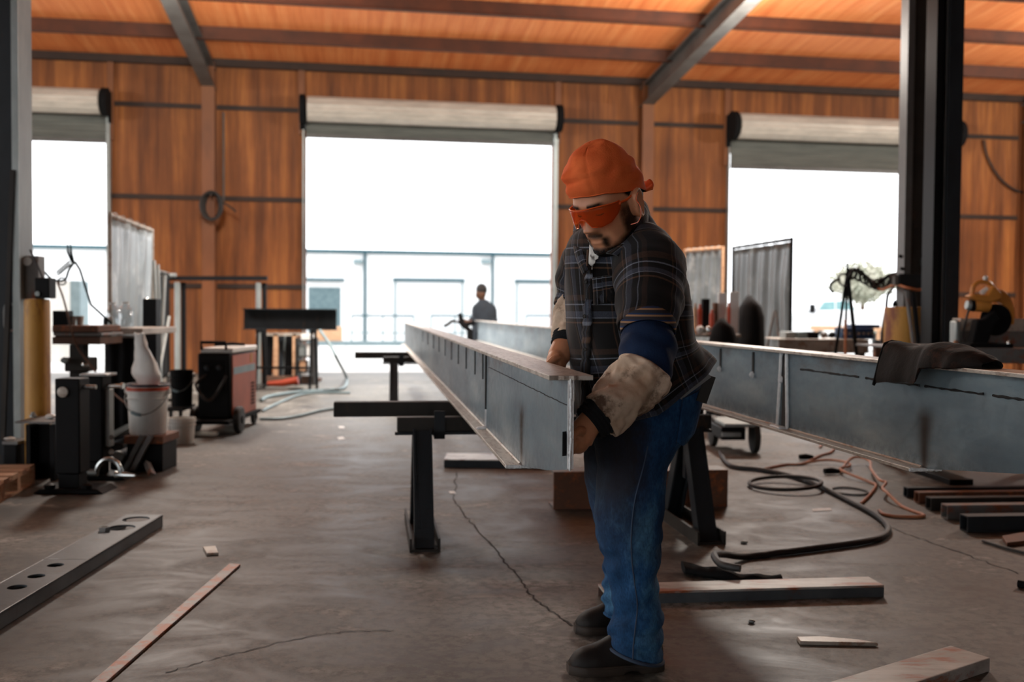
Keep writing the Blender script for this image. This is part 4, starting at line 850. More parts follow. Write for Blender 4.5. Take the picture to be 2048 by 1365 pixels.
# welding screens at the left
def screen(xa, ya, Ya, xb, yb, Yb, zbot, label, cloth, railm, name='welding_screen', fold=.03, grp='welding screens'):
    A, Bm = P(xa, ya, Ya), P(xb, yb, Yb); zt = (A.z + Bm.z) / 2; A.z = Bm.z = 0
    o = thing(name, label, 'welding screen', (A + Bm) / 2, grp); d = (Bm - A); L = d.length; d.normalize(); n = V3((-d.y, d.x, 0)); vs = []; fs = []; R_, K_ = 16, 48
    for i in range(R_ + 1):
        for j in range(K_ + 1):
            s, t = j / K_, i / R_; k = fold * (math.sin(s * 2 * PI * 5 + .8 * math.sin(t * 4)) * .4 + noise.noise(V3((s * 4, t * 3, xa))) * .8)
            p = A + d * (L * s) + n * k; p.z = zbot + (zt - .05 - zbot) * t; vs.append(p)
    for i in range(R_):
        for j in range(K_): q = i * (K_ + 1) + j; fs.append((q, q + 1, q + K_ + 2, q + K_ + 1))
    b = MB(); b.add(vs, fs); b.build('curtain', cloth, o, smooth=80, mods=[('SOLIDIFY', dict(thickness=.005, offset=0))])
    b = MB(); b.tube([A + V3((0, 0, zt - .02)) - d * .02, Bm + V3((0, 0, zt - .02)) + d * .02], .02, 10); b.build('top_rail', railm, o)
    for e in (A - d * .02, Bm + d * .02):
        b = MB(); b.tube([e, e + V3((0, 0, zt))], .02, 10); b.build('post', railm, o)
        b = MB(); b.bar(e - n * .3 + V3((0, 0, .015)), e + n * .3 + V3((0, 0, .015)), .04, .03); b.build('foot', M['dark2'], o)
    for j in range(6):
        p = A + d * (L * (j + .5) / 6) + V3((0, 0, zt - .02)); b = MB(); b.tube([p + (n * math.cos(t) + V3((0, 0, math.sin(t)))) * .032 for t in [2 * PI * q / 12 for q in range(13)]], .004, 6); b.build('ring', M['galv'], o)
    return o
screen(220, 427, 9.3, 303, 456, 11.2, .25, 'grey vinyl welding screen at left with a tan top rail, beside the left door', M['greycloth'], M['lightsteel'])
screen(307, 458, 11.3, 336, 620, 12.6, .2, 'black welding screen seen almost edge-on behind the grey screen at left', M['matte'], M['matte'], fold=.015)
# leaning bright tubes
for i, (x0, y0, x1, y1, r, lab) in enumerate(((308, 522, 316, 700, .018, 'tallest bright tube leaning on the black screen at left'), (316, 530, 320, 700, .016, 'second bright tube leaning on the black screen, beside the tallest'), (329, 552, 322, 700, .02, 'shorter bright tube leaning at the right of the bundle on the black screen'), (338, 634, 326, 700, .016, 'shortest bright tube, tilted right, at the foot of the bundle'))):
    q0, q1 = P(x0, y0, 10.9 - .13 * i), P(x1, y1, 10.6 - .13 * i); dn = (q1 - q0); tt = (0.01 - q0.z) / dn.z; b = MB(); b.tube([q0, q0 + dn * tt], r, 10); one('leaning_tube', b, M['galv'], lab, 'steel tube', 'bright tubes leaning at left')
# tall pipe rack
Y = 13.75
o = thing('pipe_rack', 'tall black rack with a long top bar and two posts against the rust wall', 'rack', (P(436, 600, Y).x, Y, 0))
b = MB(); b.bar(P(340, 557, Y), P(534, 557, Y + .0), .07, .06); b.build('top_bar', M['matte'], o)
b = MB(); b.tube([P(338, 551, Y - .05), P(352, 551, Y - .05)], .03, 10); b.build('bar_end', M['galv'], o)
for x in (355, 517):
    q = P(x, 600, Y); b = MB(); b.tube([V3((q.x, Y, 0)), V3((q.x, Y, P(0, 562, Y).z))], .04 if x < 400 else .035, 12); b.build('post', M['galv'], o)
    b = MB(); b.b2((q.x + .045, Y + .02, 0), (q.x + .1, Y + .06, P(0, 562, Y).z)); b.build('side_plate', M['matte'], o)
    b = MB(); b.b2((q.x - .2, Y - .2, 0), (q.x + .2, Y + .2, .02)); b.build('base_plate', M['dark2'], o)
# short beam on a stand
Y = 13.0
a, c = P(488, 640, Y), P(676, 640, Y + .1); hh = 42 * S(Y); zb = P(600, 660, Y).z
o = thing('support_stand', 'thin black support stand under the short dark beam by the middle door', 'stand', (P(580, 700, Y).x, Y, 0))
for x in (520, 627):
    for dy in (-.12, .12):
        q = P(x, 700, Y); b = MB(); b.bar((q.x, Y + dy * 2, 0), (q.x, Y + dy, zb - .04), .03, .03); b.build('leg', M['matte'], o)
    b = MB(); b.b2((q.x - .02, Y - .14, zb - .04), (q.x + .02, Y + .14, zb - .0005)); b.build('head_bar', M['matte'], o)
b = MB(); q0, q1 = P(520, 730, Y), P(627, 730, Y); b.bar((q0.x, Y - .18, .3), (q1.x, Y - .18, .3), .03, .03); b.build('cross_bar', M['matte'], o)
b = MB(); b.isec(V3((a.x, Y, zb + hh / 2)), V3((c.x, Y, zb + hh / 2)), hh, .16, .014, .01); one('short_beam', b, M['dark'], 'short dark steel beam lying across a stand by the middle door', 'steel beam', smooth=0)
# cable hanging from it to the floor
b = MB(); b.tube(bez([P(640, 661, Y - .1), P(660, 690, Y - .3), P(675, 720, Y - .4), G(693, 756, .02), G(688, 776, .02), G(655, 781, .02), G(600, 784, .02), G(540, 793, .02), G(522, 801, .02)], 7), .02, 8); one('grey_hose', b, M['rail'], 'grey hose hanging from the short dark beam and trailing over the floor', 'hose')
for i, (px, lab) in enumerate((([(520, 838), (560, 838), (600, 832), (640, 822), (690, 815)], 'thin grey cable on the floor nearest the projecting tube'), ([(525, 822), (560, 805), (600, 790), (640, 786), (700, 786)], 'thin grey cable on the floor behind the nearest one'))):
    b = MB(); b.tube(bez([G(x, y, .016) for x, y in px], 6), .014, 8); one('floor_cable', b, M['rail'], lab, 'cable', 'grey cables on the floor')
# grinder on the floor
p = G(572, 779); p.z = 0
o = thing('angle_grinder', 'red-brown grinder lying on the floor right of the orange welding machine', 'grinder', p)
b = MB(); b.tube([p + V3((-.24, 0, .07)), p + V3((-.05, 0, .08)), p + V3((.16, 0, .12))], [.03, .045, .055], 12); b.build('motor_body', M['red'], o)
b = MB(); b.lathe([(.1, 0), (.1, .012), (.03, .02)], p + V3((.14, -.02, .0)), 18); b.build('disc', M['matte'], o)
b = MB(); b.tube([p + V3((-.23, 0, .07)), p + V3((-.33, .03, .015)), p + V3((-.5, .05, .012))], .012, 8); b.build('lead', M['rubber'], o)
# stock rack with sheets standing in it
Y = 14.2
o = thing('stock_rack', 'brown stock rack holding upright dark sheets beside the middle door', 'rack', (P(580, 740, Y).x, Y + .25, 0))
a, c = P(524, 762, Y), P(630, 762, Y)
b = MB(); b.b2((a.x, Y - .02, 0), (c.x, Y + .02, P(0, 748, Y).z)); b.build('front_board', M['brown'], o)
b = MB(); b.b2((a.x, Y + .021, 0), (c.x, Y + .5, .05)); b.build('floor_board', M['brown'], o)
for x in (550, 588):
    q = P(x, 700, Y); b = MB(); b.b2((q.x - .03, Y + .03, .0505), (q.x + .03, Y + .09, P(0, 664, Y).z)); b.build('upright', M['tan'], o)
b = MB(); b.b2((a.x, Y + .03, P(0, 668, Y).z), (c.x, Y + .09, P(0, 662, Y).z)); b.build('rail', M['lightsteel'], o)
for i, (x0, x1, mt, lab) in enumerate(((526, 546, 'black', 'dark upright sheet at the left end of the stock rack'), (553, 566, 'dark', 'dark upright sheet left of the bright strip in the stock rack'), (569, 584, 'black', 'black upright sheet right of the bright strip in the stock rack'), (564, 568.5, 'galv', 'bright narrow strip standing between two dark sheets in the stock rack'))):
    p0, p1 = P(x0, 742, Y + .2), P(x1, 668, Y + .2); b = MB(); b.hexa([V3((p0.x, Y + .12 + .03 * i, .0505)), V3((p1.x, Y + .12 + .03 * i, .0505)), V3((p1.x, Y + .13 + .03 * i, .0505)), V3((p0.x, Y + .13 + .03 * i, .0505)), V3((p0.x + .03, Y + .12 + .03 * i, p1.z)), V3((p1.x + .03, Y + .12 + .03 * i, p1.z)), V3((p1.x + .03, Y + .13 + .03 * i, p1.z)), V3((p0.x + .03, Y + .13 + .03 * i, p1.z))]); one('upright_sheet', b, M[mt], lab, 'steel sheet', 'sheets in the stock rack', smooth=0)
o = thing('shelf_unit', 'little open shelf unit with pale boxes beside the stock rack', 'shelf', (P(612, 740, Y - .4).x, Y - .25, 0))
for x in (592, 626):
    q = P(x, 700, Y - .4); b = MB(); b.b2((q.x - .015, Y - .4, 0), (q.x + .015, Y - .1, P(0, 672, Y - .4).z)); b.build('side', M['dark2'], o)
sh = []
for y in (744, 714, 682):
    q0, q1 = P(592, y, Y - .4), P(626, y, Y - .4); b = MB(); b.b2((q0.x + .016, Y - .4, q0.z - .01), (q1.x - .016, Y - .1, q0.z + .01)); b.build('shelf', M['dark2'], o); sh.append(q0.z + .0105)
for i, (x0, x1, k, hh, mt, lab) in enumerate(((598, 610, 0, .14, 'tan', 'tan box on the lowest shelf of the little unit'), (612, 622, 1, .18, 'white', 'white box on the middle shelf of the little unit'), (597, 609, 1, .15, 'galv', 'grey box on the middle shelf of the little unit'), (601, 622, 2, .08, 'white', 'white box on the top shelf of the little unit'))):
    q0, q1 = P(x0, 700, Y - .4), P(x1, 700, Y - .4); b = MB(); b.b2((q0.x, Y - .37, sh[k]), (q1.x, Y - .15, sh[k] + hh)); one('storage_box', b, M[mt], lab, 'box', 'boxes on the little shelf unit', bevel=.004)
# welding machine
o = thing('welding_machine', 'black and orange wheeled welding machine on the floor at left', 'welding machine', (-2.48, 8.7, 0))
x0, x1 = P(395, 840, 8.3).x, P(463, 840, 8.3).x; zb_, zt_ = P(463, 838, 8.3).z, P(463, 700, 8.3).z
b = MB(); b.b2((x0, 8.3, zb_), (x1 - .012, 9.12, zt_ - .03)); b.build('case', M['black'], o, bevel=.015)
b = MB(); b.b2((x1 - .0118, 8.34, zb_ + .0), (x1, 9.1, zt_ - .05)); sd = b.build('side_panel', M['orange'], o, bevel=.004)
b = MB(); b.b2((x1, 8.36, .50), (x1 + .004, 9.05, .56)); b.build('grey_band', M['rail'], sd, smooth=0)
for j in range(7):
    b = MB(); b.b2((x1, 8.93, .2 + .03 * j), (x1 + .005, 9.03, .215 + .03 * j)); b.build('vent_slot', M['matte'], sd, smooth=0)
b = MB(); b.b2((x1, 8.9, .58), (x1 + .003, 8.98, .66)); b.build('yellow_label', M['yellow'], sd, smooth=0)
b = MB(); b.b2((x0 + .02, 8.32, zt_ - .0295), (x1 + .004, 9.12, zt_ + .012)); b.build('lid', M['plastic'], o, bevel=.008)
b = MB(); b.b2((x0 + .03, 8.28, .36), (x1 - .04, 8.2995, .62)); fp = b.build('front_panel', M['matte'], o, bevel=.004)
for j in range(2):
    b = MB(); b.lathe([(.025, 0), (.025, .012), (.012, .02)], (x0 + .09 + .1 * j, 8.2795, .56), 14, (0, -1, 0)); b.build('dial', M['dark'], fp)
b = MB(); b.b2((x0 - .02, 8.15, .1), (x1 + .02, 9.2, .13)); b.build('undercarriage', M['matte'], o)
for (x, y, r, w_) in ((x1 + .03, 8.42, .115, .06), (x0 - .05, 8.42, .115, .06), (x1 - .02, 9.1, .07, .04), (x0 + .03, 9.1, .07, .04)):
    b = MB(); b.lathe([(r * .55, 0), (r * .92, .004), (r, .015), (r, w_ - .015), (r * .92, w_ - .004), (r * .55, w_)], (x - w_ / 2, y, r), 24, (1, 0, 0)); wh = b.build('wheel', M['rubber'], o)
    b = MB(); b.lathe([(r * .3, 0), (r * .3, .01)], (x + w_ / 2, y, r), 12, (1, 0, 0)); b.build('hub', M['dark'], wh)
b = MB(); b.tube([(x0 + .03, 8.32, zt_ + .0), (x0 + .03, 8.3, zt_ + .06), (x1 - .05, 8.3, zt_ + .06), (x1 - .05, 8.32, zt_)], .014, 10); b.build('handle', M['matte'], o)
b = MB(); b.tube(bez([(x0 + .08, 8.28, .5), (x0 + .02, 8.2, .42), (x0 + .12, 8.15, .3), (x1 - .1, 8.18, .34), (x1 - .02, 8.22, .5)], 7), .012, 8); b.build('front_lead', M['rubber'], o)
b = MB(); b.b2((x0 + .0, 8.1, .015), (x1 - .06, 8.13, .05)); b.build('kick_bar', M['chrome'], o)
b = MB(); q = P(492, 684, 8.7); b.tube([V3((x0 + .06, 8.6, zt_ + .028)), V3((x0 + .16, 8.75, zt_ + .034)), V3((x1 - .04, 8.85, zt_ + .026))], [.012, .016, .012], 10); one('torch', b, M['matte'], 'black torch lying on the lid of the orange welding machine', 'torch')
# stand with rusty top under the white bucket
Y = 6.5; bx = P(296, 900, Y).x; zt = P(296, 872, Y - .12).z
o = thing('steel_block_stand', 'low dark stand with rusty top carrying the white bucket', 'stand', (bx, Y, 0))
b = MB(); b.b2((bx - .09, Y - .13, 0), (bx + .14, Y + .15, zt - .05)); b.build('base', M['black'], o, bevel=.006)
b = MB(); b.b2((bx - .1, Y - .15, zt - .0495), (bx + .15, Y + .17, zt)); b.build('top_plate', M['rust'], o, bevel=.004)
for i, (x0, y0, x1, y1, w_, lab) in enumerate(((284, 872, 249, 944, .028, 'left one of the two angle bars leaning on the bucket stand'), (300, 872, 263, 946, .028, 'right one of the two angle bars leaning on the bucket stand'), (290, 925, 300, 952, .03, 'short square tube end on the floor at the foot of the bucket stand'))):
    q0, q1 = P(x0, y0, Y - .21), G(x1, y1 + 3, .004); b = MB()
    b.bar(q0, q1 + V3((0, 0, .02)), w_, .006, (0, 1, 0)); b.bar(q0 + V3((w_ / 2, .015, 0)), q1 + V3((w_ / 2, .015, .02)), .006, .03, (0, 1, 0)); one('angle_bar', b, M['rustgrey'], lab, 'steel bar', 'bars leaning on the bucket stand', smooth=0)
def bucket(cx, Y, z0, r0, r1, h, label, bodym, name='bucket', handle=True, band=None, rim=None):
    o = thing(name, label, 'bucket', (cx, Y, z0))
    b = MB(); b.lathe([(r0 * .96, 0), (r0, .01), (r0 + (r1 - r0) * .7, h * .7), (r0 + (r1 - r0) * .7 + .006, h * .71), (r0 + (r1 - r0) * .74 + .006, h * .74), (r0 + (r1 - r0) * .74, h * .75), (r0 + (r1 - r0) * .86, h * .86), (r1 + .006, h * .865), (r1 + .006, h * .88), (r1, h * .885), (r1, h), (r1 - .005, h), (r0 - .006, .02)], (cx, Y, z0), 32); b.build('pail', bodym, o, smooth=25)
    if band: 
        b = MB(); b.lathe([(r1 + .001, h * .89), (r1 + .003, h * .89), (r1 + .003, h * .96), (r1 + .001, h * .96)], (cx, Y, z0), 32); b.build('band', band, o)
    if rim:
        b = MB(); b.tube([V3((cx + (r1 + .002) * math.cos(t), Y + (r1 + .002) * math.sin(t), z0 + h)) for t in [2 * PI * j / 36 for j in range(37)]], .008, 8); b.build('rim', rim, o)
    if handle:
        b = MB(); pth = []
        for j in range(15):
            t = PI * j / 14; pth.append(V3((cx - (r1 + .012) * math.cos(t), Y - (r1 * .95) * math.sin(t) - .005, z0 + h * .86 - h * .44 * math.sin(t))))
        b.tube(pth, .0035, 8); hd = b.build('bail', M['galv'], o)
        b = MB(); b.tube(pth[5:8], .011, 10); b.build('grip', M['rail'], hd)
        for s in (-1, 1):
            b = MB(); b.lathe([(.02, 0), (.018, .012)], (cx + s * (r1 + .006), Y, z0 + h * .86), 12, (s, 0, 0)); b.build('ear', M['plastic'], o)
    return o
bucket(bx, Y, zt + .0005, 35 * S(Y), 39.5 * S(Y), 98 * S(Y), 'white plastic bucket with an orange band and dark blue rim, on the low stand', M['plastic'], band=M['red'], rim=mat('navy_rim', C(20, 32, 52), rough=.5))
b = MB(); q0 = V3((bx + .01, Y + .0, zt + 98 * S(Y) - .06)); R = []
for i in range(14):
    t = i / 13; rr = (.05 + .03 * min(1, t * 4)) * (1 - .45 * t) * (1 + .25 * math.sin(t * 5)) if t < .9 else .03
    cxx = q0 + V3((.0 - .07 * t, .02, .02 + .37 * t)); R.append([cxx + V3((rr * math.cos(2 * PI * j / 18) * (1 + .3 * noise.noise(V3((t * 4, j * .6, 1)))), rr * .6 * math.sin(2 * PI * j / 18), .02 * noise.noise(V3((j * .7, t * 3, 4)))))for j in range(18)])
b.loft(R); b.jitter(.012, 14); one('plastic_bag', b, M['plastic'], 'crumpled white plastic bag standing up out of the white bucket', 'bag', smooth=60)
bx2 = P(362, 800, 8.4).x; bucket(P(352, 860, 7.6).x, 7.75, 0.0005, .085, .1, .2, 'pale bucket on the floor just behind the white bucket, under the black pail', M['plastic'], handle=False)
o = thing('cart_shelf', 'dark low cart holding the black pail, between white bucket and welding machine', 'cart', (bx2, 8.4, 0)); b = MB(); zs = P(362, 816, 8.25).z; b.b2((bx2 - .16, 8.25, zs - .03), (bx2 + .06, 8.6, zs)); b.build('deck', M['dark2'], o)
for sx in (-.14, .04):
    for sy in (8.27, 8.56):
        b = MB(); b.b2((bx2 + sx - .012, sy - .012, 0), (bx2 + sx + .012, sy + .012, zs - .0305)); b.build('leg', M['dark2'], o)
bucket(bx2, 8.42, zs + .0005, 20 * S(8.4), 22 * S(8.4), 72 * S(8.4), 'black pail with a pale label beside the orange welding machine', M['matte'], handle=True)
# pipe end with a pale collar
p = P(235, 918, 6.35); 
o = thing('roller_pipe', 'dark pipe with a pale ring end lying on the floor left of the bucket stand', 'pipe', (p.x, 6.6, 0))
b = MB(); b.tube([V3((p.x, 6.38, .10)), V3((p.x - .05, 6.95, .10))], .03, 18); b.build('pipe', M['black'], o)
b = MB(); b.lathe([(.016, 0), (.034, 0), (.036, .008), (.034, .02), (.016, .02)], V3((p.x, 6.375, .10)), 24, (0, -1, 0)); b.build('collar', M['galv'], o)
b = MB(); b.b2((p.x - .09, 6.45, 0), (p.x + .025, 6.95, .069)); b.build('cradle', M['black'], o, bevel=.006)
b = MB(); b.prism([P(208, 872, 7.1), P(218, 880, 7.1), P(256, 858, 7.1), P(256, 848, 7.1)], (0, .3, 0)); o = one('sloping_plate', b, M['galv'], 'bright sheet leaning behind the white bucket, above the pipe end', 'steel sheet', smooth=0)
b = MB(); b.pxbox(208, 888, 246, 948, 7.05, .5, 0.0); one('black_crate', b, M['black'], 'black crate on the floor behind the pipe with the pale ring', 'crate', bevel=.01)
# wall fittings
u_, z_ = PW(430, 417); o = thing('cord_reel', 'black coil of cord hanging on the left wall column', 'cord reel', B(u_, -.4, z_ - .25))
b = MB()
for k in range(6): b.tube([B(u_ + (.11 + .012 * k) * math.cos(t), -.33 - .018 * k, z_ + (.2 + .012 * (k % 3)) * math.sin(t)) for t in [2 * PI * j / 28 for j in range(29)]], .018, 8)
b.build('coil', M['rubber'], o)
b = MB(); b.tube([B(u_, -.27, z_ + .17), B(u_, -.47, z_ + .17)], .02, 8); b.build('hook', M['dark2'], o)
b = MB(); b.tube(bez([B(u_ + .1, -.4, z_ + .1), B(u_ + .3, -.34, z_ - .02), B(u_ + .36, -.3, z_ - .08)], 5), .014, 8); b.build('loose_end', M['rubber'], o)
for (x, y0, y1, lab) in ((447, 225, 402, 'thin dark conduit running up the wall left of the middle door'), (1298, 200, 408, 'thin grey conduit running up the wall column right of the man')):
    b = MB(); q = PW(x, y0, -.03); q2 = PW(x, y1, -.03); b.tube([B(q[0], -.032, q2[1]), B(q[0], -.032, q[1])], .016, 8); one('wall_conduit', b, M['rafter'], lab, 'conduit')
b = MB(); pts = [PW(x, y, -.06) for x, y in ((1968, 280), (1972, 305), (1985, 335), (2005, 362), (2030, 380), (2060, 388))]; b.tube(bez([B(u, -.06, z) for u, z in pts], 6), .02, 8); one('hanging_cord', b, M['rubber'], 'dark cord sagging across the back wall at the right edge', 'cord')
# ------------------------------------------------------------------ right side of the shop
# two dark posts
def post(x0, x1, Y, label, name='steel_post'):
    q0, q1 = P(x0, 640, Y), P(x1, 640, Y); w_ = q1.x - q0.x; zt_ = roof_z(W.dot(V3((q0.x, Y, 0)) - WO)) - .02
    o = thing(name, label, 'post', ((q0.x + q1.x) / 2, Y + w_ / 2, 0), 'dark steel posts', kind='structure')
    return o, q0.x, q1.x, w_, zt_
o, xa, xb, w_, zt_ = post(1806, 1846, 8.6, 'dark grey steel post with a clamp block, left one of the two at right')
b = MB(); b.b2((xa, 8.6, 0), (xa + .06, 8.6 + w_, zt_)); b.build('near_flange', M['rafter'], o, smooth=0, bevel=.003)
b = MB(); b.b2((xa + .0605, 8.615, 0), (xb, 8.6 + w_ - .015, zt_)); b.build('box_section', M['dark2'], o, smooth=0, bevel=.003)
b = MB(); b.pxbox(1798, 548, 1852, 576, 8.52, .075); b.build('clamp_block', M['dark'], o, bevel=.006)
b = MB(); b.pxbox(1846, 516, 1858, 530, 8.56, .06); b.build('bracket', M['dark2'], o)
b = MB(); b.pxbox(1790, 552, 1797, 570, 8.52, .06); b.build('side_lug', M['rafter'], o)
for (x, y) in ((1803, 512), (1806, 537)):
    b = MB(); b.tube([P(x - 5, y, 8.58), P(x + 2, y + 2, 8.58)], .014, 8); b.build('bolt', M['matte'], o)
o, xa, xb, w_, zt_ = post(1863, 1917, 7.4, 'near-black wide steel post, right one of the two at right')
b = MB(); b.b2((xa, 7.4, 0), (xa + .05, 7.4 + .2, zt_)); b.build('left_flange', M['black'], o, smooth=0, bevel=.003)
b = MB(); b.b2((xa + .0505, 7.47, 0), (xb - .105, 7.49, zt_)); b.build('web', M['black'], o, smooth=0)
b = MB(); b.b2((xb - .1045, 7.4, 0), (xb, 7.4 + .2, zt_)); b.build('right_flange', M['dark'], o, smooth=0, bevel=.003)
b = MB(); b.bar((xa + .088, 7.44, 0), (xa + .088, 7.44, zt_), .012, .02, (0, 1, 0)); b.build('conduit', M['rafter'], o)
# yellow bollard at right, pipes leaning on it
Y = 7.95; bp = P(1810, 660, Y); r = 40 * S(Y); zt = P(1810, 614, Y).z
o = thing('bollard', 'thick yellow worn bollard in front of the right-hand posts', 'bollard', (bp.x, Y, 0), 'yellow bollards')
b = MB(); b.lathe([(r, 0), (r, zt - .015), (r * .95, zt - .002), (r * .5, zt)], (bp.x, Y, 0), 36); b.build('post', M['yellow'], o)
b = MB(); b.lathe([(r * 1.3, 0), (r * 1.3, .014), (r, .015)], (bp.x, Y, 0), 30); b.build('base_flange', M['rust'], o)
for i, (x0, y0, x1, y1, r_, mt, lab) in enumerate(((1812, 582, 1834, 740, .015, 'rustgrey', 'grey pipe leaning against the right-hand yellow bollard'), (1826, 585, 1842, 740, .019, 'matte', 'black pipe leaning against the right-hand yellow bollard'))):
    q0 = P(x0, y0, Y - r - .03 - .06 * i); q1 = P(x1, y1, Y - r - .12 - .06 * i); dn = q1 - q0; b = MB(); b.tube([q0, q0 + dn * ((.01 - q0.z) / dn.z)], r_, 10); one('leaning_pipe', b, M[mt], lab, 'pipe', 'pipes leaning on the right bollard')
b = MB(); q = P(1790, 604, Y - .03); b.lathe([(.02, 0), (.02, .03), (.012, .035), (.012, .05)], (q.x, Y - .03, zt + .0005), 10); one('valve_stub', b, M['matte'], 'small black stub standing on top of the right-hand yellow bollard', 'valve')
# cable tripod
Y = 8.9
o = thing('cable_tripod', 'black tripod with looping cables in front of the white pickup', 'cable stand', (P(1697, 700, Y).x, Y, 0))
ap = P(1695, 545, Y)
for (x, dy, r_) in ((1672, .1, .014), (1712, -.15, .018), (1690, .35, .012)):
    q = P(x, 700, Y + dy); dn = q - ap; b = MB(); b.tube([ap, ap + dn * (-(ap.z - .002) / dn.z)], r_, 8); b.build('leg', M['matte'], o)
b = MB(); b.tube([P(1697, 560, Y), P(1694, 526, Y)], [.024, .006], 8); b.build('tip', M['matte'], o)
b = MB(); b.tube(bez([P(1694, 545, Y), P(1716, 542, Y), P(1740, 560, Y), P(1756, 568, Y), P(1778, 552, Y), P(1800, 547, Y)], 8), .017, 8); b.build('arm', M['matte'], o)
for k, ph in enumerate((0, 1.9)):
    base = bez([P(1696, 548, Y - .02), P(1716, 549, Y - .02), P(1738, 565, Y - .02), P(1756, 570, Y - .02), P(1780, 560, Y - .02), P(1798, 556, Y - .02)], 30)
    b = MB(); b.tube([p + V3((.02 * math.sin(i * .55 + ph), .035 * math.cos(i * .55 + ph), .05 * math.sin(i * .5 + ph))) for i, p in enumerate(base)], .006, 6); b.build('curly_lead', M['rubber'], o)
b = MB(); b.tube(bez([P(1680, 558, Y), P(1664, 566, Y), P(1661, 578, Y), P(1667, 586, Y)], 6), .012, 8); b.build('hook', M['dark2'], o)
b = MB(); b.tube([P(1688, 560, Y) + V3((.05 * math.cos(t), .02 * math.sin(t), .055 * math.sin(t))) for t in [2 * PI * j / 20 for j in range(21)]], .008, 6); b.build('lead_ring', M['rubber'], o)
b = MB(); b.tube(bez([P(1788, 574, Y - .1), P(1776, 590, Y - .2), P(1772, 620, Y - .25), P(1766, 655, Y - .3), P(1762, 700, Y - .35)], 7), .013, 8); b.build('hanging_cable', M['rubber'], o)
b = MB(); b.tube(bez([P(1745, 574, Y), P(1765, 580, Y - .1), P(1790, 570, Y - .3), P(1815, 576, 8.44), P(1840, 580, 8.46), P(1855, 572, 8.46)], 7), .012, 8); b.build('brown_cable', M['cord'], o)
b = MB(); q = P(1694, 660, Y - .25); b.tube([V3((q.x, Y - .25, .002)), P(1691, 640, Y - .25)], .013, 8); one('copper_rod', b, M['cord'], 'orange-brown rod standing upright beside the cable tripod', 'rod')
# long pale work bench behind the second beam
Y = 10.2
a, c = P(1558, 676, Y), P(1738, 684, Y); zt = P(1650, 679, Y).z
o = thing('work_bench', 'long pale steel bench behind the second beam, seen through the right door', 'bench', ((a.x + c.x) / 2, Y + .4, 0))
b = MB(); b.b2((a.x, Y, zt - .012), (c.x, Y + .7, zt)); b.build('benchtop', M['lightsteel'], o, smooth=0)
b = MB(); b.b2((a.x, Y, zt - .14), (c.x, Y + .04, zt - .0125)); b.build('front_apron', M['lightsteel'], o, smooth=0, bevel=.004)
for x in (1575, 1640, 1725):
    for dy in (.05, .6):
        q = P(x, 690, Y + dy); b = MB(); b.b2((q.x - .03, Y + dy, 0), (q.x + .03, Y + dy + .06, zt - (.1405 if dy < .1 else .0125))); b.build('leg', M['dark2'], o)
for i, (x, yb, mt, kind, lab) in enumerate(((1576, 0, 'galv', 'box', 'grey tin box at the left end of the pale bench'), (1600, 0, 'rail', 'box', 'teal-grey flat box on the pale bench, second from the left'), (1622, 0, 'matte', 'box', 'black flat box in the middle of the pale bench'), (1648, 0, 'rustgrey', 'lump', 'grey clamp lump on the pale bench, left of the blue box'), (1664, 0, 'matte', 'lump', 'black lump right beside the blue box on the pale bench'))):
    q = P(x, 670, Y + .3); b = MB()
    if kind == 'box': b.b2((q.x - .052, Y + .2, zt + .0005), (q.x + .052, Y + .45, zt + .07))
    else: b.ell((q.x, Y + .3, zt + .04), (.035, .05, .034), 12, 8); b.jitter(.006, 12)
    one('parts_tin', b, M[mt], lab, 'container', 'odds and ends on the pale bench', bevel=.006 if kind == 'box' else 0)
q0, q1 = P(1684, 668, Y + .15), P(1752, 655, Y + .15)
o = thing('socket_box', 'blue tool box with a row of bright sockets on the pale bench', 'tool box', ((q0.x + q1.x) / 2, Y + .25, zt + .0005))
b = MB(); b.b2((q0.x, Y + .15, zt + .0005), (q1.x - .02, Y + .4, zt + .115)); b.build('box_body', M['bluebox'], o, bevel=.005)
for j in range(7):
    xx = q0.x + .02 + (q1.x - q0.x - .06) * j / 6; b = MB(); b.lathe([(.016, 0), (.016, .03)], (xx, Y + .1495, zt + .06), 12, (0, -1, 0)); b.build('socket', M['chrome'], o)
b = MB(); b.b2((q0.x + .12, Y + .2, zt + .1155), (q1.x + .06, Y + .36, zt + .15)); b.build('lid_tray', M['bluebox'], o, bevel=.004)
q = P(1752, 680, Y + .2); b = MB(); b.b2((q.x - .1, Y - .2, 0), (q.x + .14, Y - .03, zt + .0)); one('black_cabinet', b, M['matte'], 'black cabinet between the pale bench and the right yellow bollard', 'cabinet', bevel=.008)
# welding screens
screen(1468, 495, 12.9, 1582, 473, 11.35, .12, 'dark grey welding screen with bright eyelets in the right doorway', mat('dark_grey_vinyl', C(96, 102, 102), C(70, 76, 76), .3, 0, 3, (1, 1, .6), C(128, 134, 134), .64, 4, .3, 9), M['matte'])
screen(1372, 503, 14.6, 1444, 489, 13.9, .3, 'pale grey welding screen with a tan frame right behind the man\'s back', M['greycloth'], M['tan'])
